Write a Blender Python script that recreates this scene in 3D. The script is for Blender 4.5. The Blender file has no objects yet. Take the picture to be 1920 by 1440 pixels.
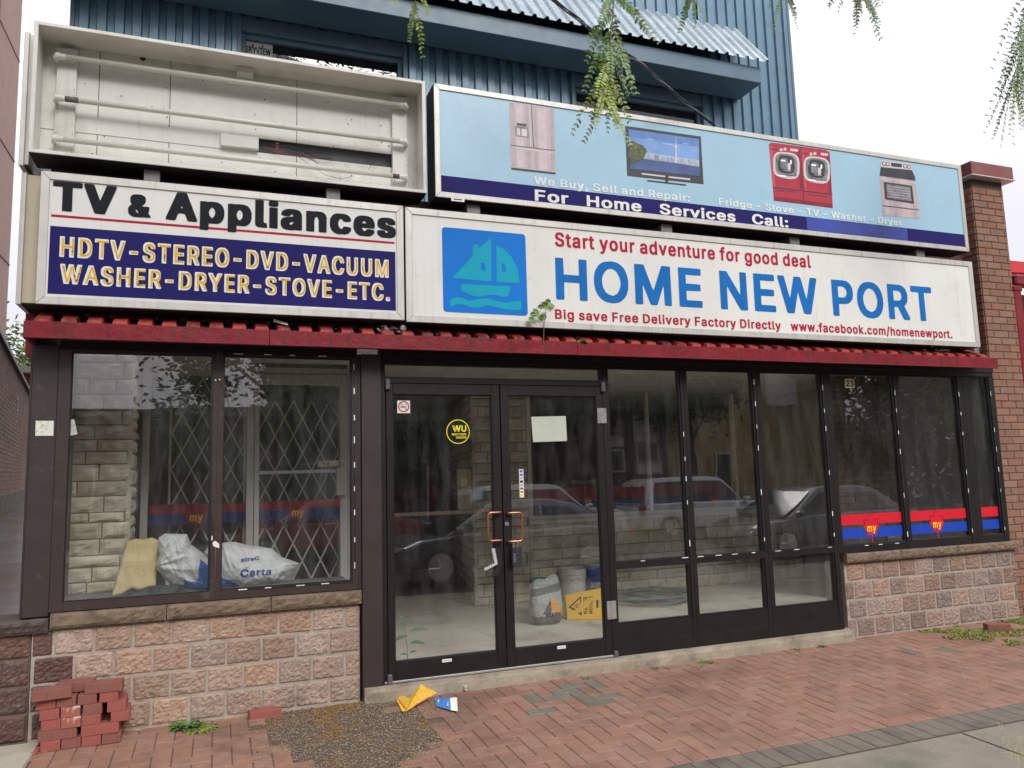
import bpy, math, random
from mathutils import Vector, Matrix, noise
from mathutils.geometry import tessellate_polygon

rad = math.radians
rnd = random.Random(11)
sc = bpy.context.scene
col = sc.collection
V = Vector

# ------------------------------------------------------------------ camera
FPX = 1462.93                      # focal length in pixels of a 1920 wide picture
YAW, PITCH, ROLL = rad(20.7946), rad(6.9642), rad(-1.6742)
EYE = V((0.0, -5.75, 1.55))
_f = V((math.sin(YAW) * math.cos(PITCH), math.cos(YAW) * math.cos(PITCH), math.sin(PITCH)))
_r0 = V((math.cos(YAW), -math.sin(YAW), 0))
_u0 = _r0.cross(_f)
_r = _r0 * math.cos(ROLL) + _u0 * math.sin(ROLL)
_u = -_r0 * math.sin(ROLL) + _u0 * math.cos(ROLL)
cd = bpy.data.cameras.new('camera')
cam = bpy.data.objects.new('camera', cd)
col.objects.link(cam)
cd.sensor_width = 36
cd.lens = FPX * 36 / 1920
cd.clip_start = 0.05
cd.clip_end = 2000
m4 = Matrix((_r, _u, -_f)).transposed().to_4x4()
m4.translation = EYE
cam.matrix_world = m4
sc.camera = cam

# ------------------------------------------------------------------ sky, sun, exposure
SUN_EL, SUN_AZ = rad(40), rad(168)     # high and behind the camera, behind cloud
w = bpy.data.worlds.new('World')
sc.world = w
w.use_nodes = True
nt = w.node_tree
bg = nt.nodes['Background']
sky = nt.nodes.new('ShaderNodeTexSky')
sky.sky_type = 'NISHITA'
sky.sun_disc = False
sky.sun_elevation = SUN_EL
sky.sun_rotation = SUN_AZ
sky.dust_density = 4
sky.air_density = 1.0
hs = nt.nodes.new('ShaderNodeHueSaturation')
hs.inputs['Saturation'].default_value = 0.22
nt.links.new(sky.outputs[0], hs.inputs['Color'])
mx = nt.nodes.new('ShaderNodeMix')       # the cloud layer: an even pale deck over the clear sky
mx.data_type = 'RGBA'
mx.inputs[0].default_value = 0.85
# an overcast deck is about three times as bright overhead as at the horizon, with faint cloud tone
tcw = nt.nodes.new('ShaderNodeTexCoord')
sepw = nt.nodes.new('ShaderNodeSeparateXYZ')
nt.links.new(tcw.outputs['Generated'], sepw.inputs[0])
mrw = nt.nodes.new('ShaderNodeMapRange')
mrw.inputs[1].default_value, mrw.inputs[2].default_value = 0.0, 1.0
mrw.inputs[3].default_value, mrw.inputs[4].default_value = 7.4, 21.5
nt.links.new(sepw.outputs['Z'], mrw.inputs[0])
nzw = nt.nodes.new('ShaderNodeTexNoise')
nzw.inputs['Scale'].default_value = 3.0
nzw.inputs['Detail'].default_value = 5
nt.links.new(tcw.outputs['Generated'], nzw.inputs['Vector'])
mrn = nt.nodes.new('ShaderNodeMapRange')
mrn.inputs[1].default_value, mrn.inputs[2].default_value = 0.3, 0.7
mrn.inputs[3].default_value, mrn.inputs[4].default_value = 0.93, 1.07
nt.links.new(nzw.outputs[0], mrn.inputs[0])
mmw = nt.nodes.new('ShaderNodeMath')
mmw.operation = 'MULTIPLY'
nt.links.new(mrw.outputs[0], mmw.inputs[0])
nt.links.new(mrn.outputs[0], mmw.inputs[1])
ccw = nt.nodes.new('ShaderNodeMix')
ccw.data_type = 'RGBA'
ccw.blend_type = 'MULTIPLY'
ccw.inputs[0].default_value = 1
ccw.inputs[6].default_value = (0.985, 0.975, 1.06, 1)
nt.links.new(mmw.outputs[0], ccw.inputs[7])
nt.links.new(ccw.outputs[2], mx.inputs[7])
nt.links.new(hs.outputs[0], mx.inputs[6])
nt.links.new(mx.outputs[2], bg.inputs[0])
bg.inputs[1].default_value = 0.058
sd = bpy.data.lights.new('sun', 'SUN')
sd.energy = 1.5
sd.angle = rad(25)
sd.color = (1, 0.97, 0.92)
so = bpy.data.objects.new('sun', sd)
col.objects.link(so)
_sdir = V((math.sin(SUN_AZ) * math.cos(SUN_EL), math.cos(SUN_AZ) * math.cos(SUN_EL), math.sin(SUN_EL)))
so.rotation_euler = _sdir.to_track_quat('Z', 'Y').to_euler()
so.location = (0, -20, 30)
sc.view_settings.view_transform = 'Standard'
sc.view_settings.look = 'None'
sc.view_settings.exposure = 0.74
sc.view_settings.gamma = 1
sc.cycles.max_bounces = 8
sc.cycles.diffuse_bounces = 4
sc.cycles.glossy_bounces = 4
sc.cycles.transparent_max_bounces = 16
sc.cycles.caustics_reflective = False
sc.cycles.caustics_refractive = False


def ray(px, py):
    return _f + _r * ((px - 960) / FPX) + _u * ((720 - py) / FPX)


def at(px, py, Y=0.0):
    """the point of the plane y = Y seen at a pixel of the 1920 x 1440 photograph"""
    d = ray(px, py)
    return EYE + d * ((Y - EYE.y) / d.y)


def gr(px, py, z=0.0):
    d = ray(px, py)
    return EYE + d * ((z - EYE.z) / d.z)


def gz(y):
    """height of the sloping sidewalk"""
    return 0.030 + 0.033 * min(y, 0)


# ------------------------------------------------------------------ materials
MATS = {}


def mat(name, c, r=0.6, v=0.12, s=5.0, bump=0.0, bs=60.0, met=0.0, isl=0.0, dirt=None, streak=0.0, spec=0.5,
        bd=0.01, speck=None, coat=0.0):
    """base colour with soft noise, optional per-piece variation, dirt blotches, vertical streaks, specks, bump"""
    m = bpy.data.materials.new(name)
    m.use_nodes = True
    t = m.node_tree
    L = t.links
    p = t.nodes['Principled BSDF']
    tc = t.nodes.new('ShaderNodeTexCoord')

    def nz(scale, detail=5, rough=0.6, sx=None):
        n = t.nodes.new('ShaderNodeTexNoise')
        n.inputs['Scale'].default_value = scale
        n.inputs['Detail'].default_value = detail
        n.inputs['Roughness'].default_value = rough
        if sx:
            mp = t.nodes.new('ShaderNodeMapping')
            mp.inputs['Scale'].default_value = sx
            L.new(tc.outputs['Object'], mp.inputs['Vector'])
            L.new(mp.outputs[0], n.inputs['Vector'])
        else:
            L.new(tc.outputs['Object'], n.inputs['Vector'])
        return n.outputs[0]

    def ramp(fac, a, b):
        q = t.nodes.new('ShaderNodeMapRange')
        q.inputs[1].default_value = a
        q.inputs[2].default_value = b
        L.new(fac, q.inputs[0])
        return q.outputs[0]

    def mix(fac, a, b, mode='MIX'):
        q = t.nodes.new('ShaderNodeMix')
        q.data_type = 'RGBA'
        q.blend_type = mode
        for k, x in ((0, fac), (6, a), (7, b)):
            if isinstance(x, (int, float)):
                q.inputs[k].default_value = x
            elif isinstance(x, (tuple, list)):
                q.inputs[k].default_value = (*x[:3], 1)
            else:
                L.new(x, q.inputs[k])
        return q.outputs[2]

    lo = tuple(max(0, x * (1 - v)) for x in c)
    hi = tuple(min(1, x * (1 + v)) for x in c)
    cc = mix(ramp(nz(s), 0.3, 0.7), lo, hi)
    if isl:
        g = t.nodes.new('ShaderNodeNewGeometry')
        h = t.nodes.new('ShaderNodeHueSaturation')
        vr = t.nodes.new('ShaderNodeMapRange')
        vr.inputs[3].default_value = 1 - isl
        vr.inputs[4].default_value = 1 + isl
        L.new(g.outputs['Random Per Island'], vr.inputs[0])
        L.new(vr.outputs[0], h.inputs['Value'])
        wn = t.nodes.new('ShaderNodeTexWhiteNoise')
        wn.noise_dimensions = '1D'
        L.new(g.outputs['Random Per Island'], wn.inputs['W'])
        sr = t.nodes.new('ShaderNodeMapRange')
        sr.inputs[3].default_value = 1 - isl
        sr.inputs[4].default_value = 1 + isl * 0.8
        L.new(wn.outputs[0], sr.inputs[0])
        L.new(sr.outputs[0], h.inputs['Saturation'])
        L.new(cc, h.inputs['Color'])
        cc = h.outputs[0]
    if speck:
        for (sp_c, sp_s, lo_, hi_) in speck:
            cc = mix(ramp(nz(sp_s, 2, 0.5), lo_, hi_), cc, sp_c)
    if dirt:
        for (d_c, d_s, lo_, hi_) in dirt:
            cc = mix(ramp(nz(d_s, 8, 0.68), lo_, hi_), cc, d_c)
    if streak:
        cc = mix(ramp(nz(1.0, 4, 0.6, (28, 28, 1.1)), 0.57 - 0.10 * streak, 0.8), cc, mix(streak, cc, (0.03, 0.025, 0.02)))
    L.new(cc, p.inputs['Base Color'])
    p.inputs['Metallic'].default_value = met
    p.inputs['Specular IOR Level'].default_value = spec
    p.inputs['Coat Weight'].default_value = coat
    if r < 0.95:
        q = t.nodes.new('ShaderNodeMapRange')
        q.inputs[3].default_value = max(0.02, r - 0.1)
        q.inputs[4].default_value = min(1, r + 0.12)
        L.new(nz(s * 2.3, 4), q.inputs[0])
        L.new(q.outputs[0], p.inputs['Roughness'])
    else:
        p.inputs['Roughness'].default_value = r
    if bump:
        b = t.nodes.new('ShaderNodeBump')
        b.inputs['Strength'].default_value = bump
        b.inputs['Distance'].default_value = bd
        L.new(nz(bs, 6, 0.65), b.inputs['Height'])
        L.new(b.outputs[0], p.inputs['Normal'])
    MATS[name] = m
    return m


def glass(name, tint=(0.98, 0.99, 0.985), ior=2.5, dust=0.05, wave=0.25, dcol=(0.55, 0.57, 0.55)):
    m = bpy.data.materials.new(name)
    m.use_nodes = True
    t = m.node_tree
    L = t.links
    t.nodes.remove(t.nodes['Principled BSDF'])
    out = t.nodes['Material Output']
    tc = t.nodes.new('ShaderNodeTexCoord')
    n = t.nodes.new('ShaderNodeTexNoise')
    n.inputs['Scale'].default_value = 1.7
    n.inputs['Detail'].default_value = 1
    L.new(tc.outputs['Object'], n.inputs['Vector'])
    b = t.nodes.new('ShaderNodeBump')
    b.inputs['Strength'].default_value = wave
    b.inputs['Distance'].default_value = 0.004
    L.new(n.outputs[0], b.inputs['Height'])
    fr = t.nodes.new('ShaderNodeFresnel')
    fr.inputs[0].default_value = ior
    g = t.nodes.new('ShaderNodeNewGeometry')
    inv = t.nodes.new('ShaderNodeMath')
    inv.operation = 'SUBTRACT'
    inv.inputs[0].default_value = 1
    L.new(g.outputs['Backfacing'], inv.inputs[1])
    mu = t.nodes.new('ShaderNodeMath')
    mu.operation = 'MULTIPLY'
    L.new(fr.outputs[0], mu.inputs[0])
    L.new(inv.outputs[0], mu.inputs[1])
    tr = t.nodes.new('ShaderNodeBsdfTransparent')
    tr.inputs[0].default_value = (*tint, 1)
    gl = t.nodes.new('ShaderNodeBsdfGlossy')
    gl.inputs['Roughness'].default_value = 0.0
    L.new(b.outputs[0], gl.inputs['Normal'])
    ms = t.nodes.new('ShaderNodeMixShader')
    L.new(mu.outputs[0], ms.inputs[0])
    L.new(tr.outputs[0], ms.inputs[1])
    L.new(gl.outputs[0], ms.inputs[2])
    df = t.nodes.new('ShaderNodeBsdfDiffuse')
    df.inputs[0].default_value = (*dcol, 1)
    mp = t.nodes.new('ShaderNodeMapping')
    mp.inputs['Scale'].default_value = (9, 9, 2.2)
    L.new(tc.outputs['Object'], mp.inputs[0])
    dn = t.nodes.new('ShaderNodeTexNoise')
    dn.inputs['Scale'].default_value = 1.0
    dn.inputs['Detail'].default_value = 8
    dn.inputs['Roughness'].default_value = 0.7
    L.new(mp.outputs[0], dn.inputs['Vector'])
    dr = t.nodes.new('ShaderNodeMapRange')
    dr.inputs[1].default_value = 0.42
    dr.inputs[2].default_value = 0.78
    dr.inputs[3].default_value = dust * 0.3
    dr.inputs[4].default_value = dust * 3.2
    L.new(dn.outputs[0], dr.inputs[0])
    ms2 = t.nodes.new('ShaderNodeMixShader')
    L.new(dr.outputs[0], ms2.inputs[0])
    L.new(ms.outputs[0], ms2.inputs[1])
    L.new(df.outputs[0], ms2.inputs[2])
    L.new(ms2.outputs[0], out.inputs[0])
    return m


# ------------------------------------------------------------------ mesh builder
GL = {}          # glyph outlines, filled at the end of the data section


def glyph_polys(ch, font):
    adv, s = GL[font][ch]
    loops = []
    if s:
        for lp in s.split('|'):
            loops.append([tuple(float(q) / 250 for q in p.split(',')) for p in lp.split()])
    return adv / 250, loops


class MB:
    def __init__(self):
        self.v, self.f, self.m = [], [], []

    def poly(self, pts, m=0):
        n = len(self.v)
        self.v += [V(p) for p in pts]
        self.f.append(tuple(range(n, n + len(pts))))
        self.m.append(m)
        return self

    def box(self, x0, x1, y0, y1, z0, z1, m=0):
        if x1 < x0: x0, x1 = x1, x0
        if y1 < y0: y0, y1 = y1, y0
        if z1 < z0: z0, z1 = z1, z0
        return self.hexa([(x0, y0, z0), (x1, y0, z0), (x1, y1, z0), (x0, y1, z0),
                          (x0, y0, z1), (x1, y0, z1), (x1, y1, z1), (x0, y1, z1)], m)

    def hexa(self, p, m=0):
        n = len(self.v)
        self.v += [V(q) for q in p]
        for q in ((0, 3, 2, 1), (4, 5, 6, 7), (0, 1, 5, 4), (1, 2, 6, 5), (2, 3, 7, 6), (3, 0, 4, 7)):
            self.f.append(tuple(n + k for k in q))
            self.m.append(m)
        return self

    def slab(self, pts, n, t, m=0):
        """a flat polygon given thickness t along n"""
        n = V(n).normalized() * t
        a = len(self.v)
        k = len(pts)
        self.v += [V(p) for p in pts] + [V(p) + n for p in pts]
        self.f.append(tuple(range(a, a + k)))
        self.f.append(tuple(range(a + 2 * k - 1, a + k - 1, -1)))
        self.m += [m, m]
        for i in range(k):
            j = (i + 1) % k
            self.f.append((a + j, a + i, a + k + i, a + k + j))
            self.m.append(m)
        return self

    def tube(self, pts, r, m=0, seg=7, cap=True):
        pts = [V(p) for p in pts]
        n = len(pts)
        rs = r if isinstance(r, (list, tuple)) else [r] * n
        base = len(self.v)
        up = V((0, 0, 1))
        prev = None
        for i, p in enumerate(pts):
            d = (pts[min(i + 1, n - 1)] - pts[max(i - 1, 0)])
            if d.length < 1e-9: d = V((0, 0, 1))
            d.normalize()
            if prev is None:
                a = d.cross(up)
                if a.length < 1e-3: a = d.cross(V((1, 0, 0)))
            else:
                a = prev - d * prev.dot(d)
                if a.length < 1e-4: a = d.cross(V((1, 0, 0)))
            a.normalize()
            prev = a
            b = d.cross(a)
            for k in range(seg):
                an = 2 * math.pi * k / seg
                self.v.append(p + (a * math.cos(an) + b * math.sin(an)) * rs[i])
        for i in range(n - 1):
            for k in range(seg):
                k2 = (k + 1) % seg
                self.f.append((base + i * seg + k, base + i * seg + k2, base + (i + 1) * seg + k2, base + (i + 1) * seg + k))
                self.m.append(m)
        if cap:
            self.f.append(tuple(base + k for k in range(seg - 1, -1, -1)))
            self.f.append(tuple(base + (n - 1) * seg + k for k in range(seg)))
            self.m += [m, m]
        return self

    def lathe(self, c, prof, m=0, seg=24, axis=None):
        c = V(c)
        ax = V(axis or (0, 0, 1)).normalized()
        a = ax.cross(V((0, 1, 0)) if abs(ax.y) < 0.9 else V((1, 0, 0))).normalized()
        b = ax.cross(a)
        base = len(self.v)
        for (r, z) in prof:
            for k in range(seg):
                an = 2 * math.pi * k / seg
                self.v.append(c + ax * z + (a * math.cos(an) + b * math.sin(an)) * r)
        for i in range(len(prof) - 1):
            for k in range(seg):
                k2 = (k + 1) % seg
                self.f.append((base + i * seg + k, base + i * seg + k2, base + (i + 1) * seg + k2, base + (i + 1) * seg + k))
                self.m.append(m)
        for i, rev in ((0, True), (len(prof) - 1, False)):
            if prof[i][0] > 1e-4:
                q = [base + i * seg + k for k in range(seg)]
                self.f.append(tuple(q[::-1] if rev else q))
                self.m.append(m)
        return self

    def shape(self, loops, fn, m=0):
        """flat shape with holes: loops of (a, b); fn maps (a, b) to a point"""
        def area(lp): return sum(lp[k - 1][0] * lp[k][1] - lp[k][0] * lp[k - 1][1] for k in range(len(lp)))
        order = sorted(loops, key=lambda lp: -abs(area(lp)))
        groups = []
        for lp in order:
            dep = [g for g in groups if inside(lp[0], g[0])]
            own = dep[-1] if dep and not any(inside(lp[0], h) for h in dep[-1][1:]) else None
            if own is not None: own.append(lp)
            else: groups.append([lp])
        for g in groups:
            tr = tessellate_polygon([[V((p[0], p[1], 0)) for p in lp] for lp in g])
            base = len(self.v)
            flat = [p for lp in g for p in lp]
            self.v += [V(fn(a, b)) for a, b in flat]
            for (i, j, k) in tr:
                (ax, ay), (bx, by), (cx, cy) = flat[i], flat[j], flat[k]
                ar = (bx - ax) * (cy - ay) - (by - ay) * (cx - ax)
                if abs(ar) < 1e-13: continue
                self.f.append((base + i, base + j, base + k) if ar > 0 else (base + i, base + k, base + j))
                self.m.append(m)
        return self

    def text(self, s, P0, U, Z, width, cap, m=0, font='bold', track=0.0):
        """lettering: from P0 along unit U, up along unit Z, squeezed to width, capitals cap high"""
        P0, U, Z = V(P0), V(U).normalized(), V(Z).normalized()
        x = 0
        runs = []
        lo, hi = 1e9, -1e9
        for ch in s:
            if ch == ' ':
                x += 0.2
                continue
            adv, lps = glyph_polys(ch, font)
            for lp in lps:
                for a, b in lp:
                    lo, hi = min(lo, x + a), max(hi, x + a)
            runs.append((x, lps))
            x += adv + track
        sx = width / (hi - lo)
        capz = max(b for lp in glyph_polys('H' if 'H' in GL[font] else 'T', font)[1] for a, b in lp)
        sz = cap / capz
        for x0, lps in runs:
            if lps:
                self.shape(lps, lambda a, b, x0=x0: P0 + U * ((x0 + a - lo) * sx) + Z * (b * sz), m)
        return self

    def rock(self, O, U, W, N, w_, h_, gap=0.006, relief=0.012, nu=10, nv=6, m=0, depth=0.04, seed=0, fq=14):
        """a rock faced block on a wall plane: O corner, U along, W up, N outwards"""
        O, U, W, N = V(O), V(U), V(W), V(N)
        base = len(self.v)
        for j in range(nv + 1):
            for i in range(nu + 1):
                a = gap / 2 + (w_ - gap) * i / nu
                b = gap / 2 + (h_ - gap) * j / nv
                ed = min(i, nu - i, j, nv - j)
                p = O + U * a + W * b
                q = p * fq + V((seed * 3.1, seed * 1.7, seed))
                d = relief * (0.55 + 1.1 * noise.noise(q) + 0.5 * noise.noise(q * 2.7))
                if ed == 0:
                    d = -0.006
                elif ed == 1:
                    d *= 0.75
                if ed == 0 and gap > 0:
                    p += U * (0.0018 * noise.noise(q * 1.3)) + W * (0.0018 * noise.noise(q * 1.7 + V((9, 0, 0))))
                self.v.append(p + N * d)
        k = nu + 1
        for j in range(nv):
            for i in range(nu):
                a = base + j * k + i
                self.f.append((a, a + 1, a + k + 1, a + k))
                self.m.append(m)
        # returns
        rim = [base + i for i in range(nu + 1)] + [base + j * k + nu for j in range(1, nv + 1)] + \
              [base + nv * k + i for i in range(nu - 1, -1, -1)] + [base + j * k for j in range(nv - 1, 0, -1)]
        b2 = len(self.v)
        for q in rim:
            self.v.append(self.v[q] - N * depth)
        for i in range(len(rim)):
            j = (i + 1) % len(rim)
            self.f.append((rim[j], rim[i], b2 + i, b2 + j))
            self.m.append(m)
        return self

    def build(self, name, mats, parent=None, bevel=0.0, smooth=False, local=False, seg=1):
        if not isinstance(mats, (list, tuple)): mats = [mats]
        me = bpy.data.meshes.new(name)
        org = V((0, 0, 0))
        if parent is not None and not local:
            org = ORG[parent.name]
        me.from_pydata([tuple(p - org) for p in self.v], [], self.f)
        for x in mats: me.materials.append(x)
        me.polygons.foreach_set('material_index', self.m)
        if smooth: me.polygons.foreach_set('use_smooth', [True] * len(me.polygons))
        me.update()
        o = bpy.data.objects.new(name, me)
        col.objects.link(o)
        if parent is not None: o.parent = parent
        ORG[o.name] = org
        if bevel:
            b = o.modifiers.new('bevel', 'BEVEL')
            b.width = bevel
            b.segments = seg
            b.limit_method = 'ANGLE'
            b.angle_limit = rad(40)
        return o


ORG = {}


def build_split(mb, name, mats, parent):
    """like MB.build, but words that stand far apart become parts of their own"""
    n = len(mb.v)
    par = list(range(n))

    def find(a):
        while par[a] != a:
            par[a] = par[par[a]]
            a = par[a]
        return a
    for f in mb.f:
        for k in f[1:]: par[find(k)] = find(f[0])
    isl = {}
    for i in range(n): isl.setdefault(find(i), []).append(i)
    keys = list(isl)
    box = []
    for k in keys:
        q = [mb.v[i] for i in isl[k]]
        lo = V((min(a.x for a in q), min(a.y for a in q), min(a.z for a in q)))
        hi = V((max(a.x for a in q), max(a.y for a in q), max(a.z for a in q)))
        box.append((lo, hi, max(hi - lo)))
    grp = list(range(len(keys)))

    def fg(a):
        while grp[a] != a: a = grp[a]
        return a
    for i in range(len(keys)):
        for j in range(i):
            g = V((max(0, box[i][0][c] - box[j][1][c], box[j][0][c] - box[i][1][c]) for c in range(3))).length
            if g <= max(.019, .48 * max(box[i][2], box[j][2])): grp[fg(i)] = fg(j)
    out = {}
    for i, k in enumerate(keys): out.setdefault(fg(i), set()).update(isl[k])
    for s in out.values():
        b = MB()
        idx = {}
        for f, m in zip(mb.f, mb.m):
            if f[0] in s:
                for q in f:
                    if q not in idx:
                        idx[q] = len(b.v)
                        b.v.append(mb.v[q])
                b.f.append(tuple(idx[q] for q in f))
                b.m.append(m)
        if b.f: b.build(name, mats, parent)


def tag(o, label, cat, group=None):
    o['label'] = label
    o['category'] = cat
    if group: o['group'] = group
    return o


def thing(name, label, cat, loc=(0, 0, 0), rotz=0.0, group=None):
    o = bpy.data.objects.new(name, None)
    o.empty_display_size = 0.2
    col.objects.link(o)
    o.location = loc
    o.rotation_euler = (0, 0, rotz)
    ORG[o.name] = V(loc)
    return tag(o, label, cat, group)


def setting(o, kind='structure'):
    o['kind'] = kind
    return o


def copy_tree(o, parent=None):
    c = o.copy()
    col.objects.link(c)
    c.parent = parent
    if o.name in ORG: ORG[c.name] = ORG[o.name]
    for ch in list(o.children):
        copy_tree(ch, c)
    return c


def inside(p, poly):
    x, y = p
    r = False
    n = len(poly)
    for i in range(n):
        (x0, y0), (x1, y1) = poly[i], poly[(i + 1) % n]
        if (y0 > y) != (y1 > y) and x < (x1 - x0) * (y - y0) / (y1 - y0) + x0: r = not r
    return r

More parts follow.
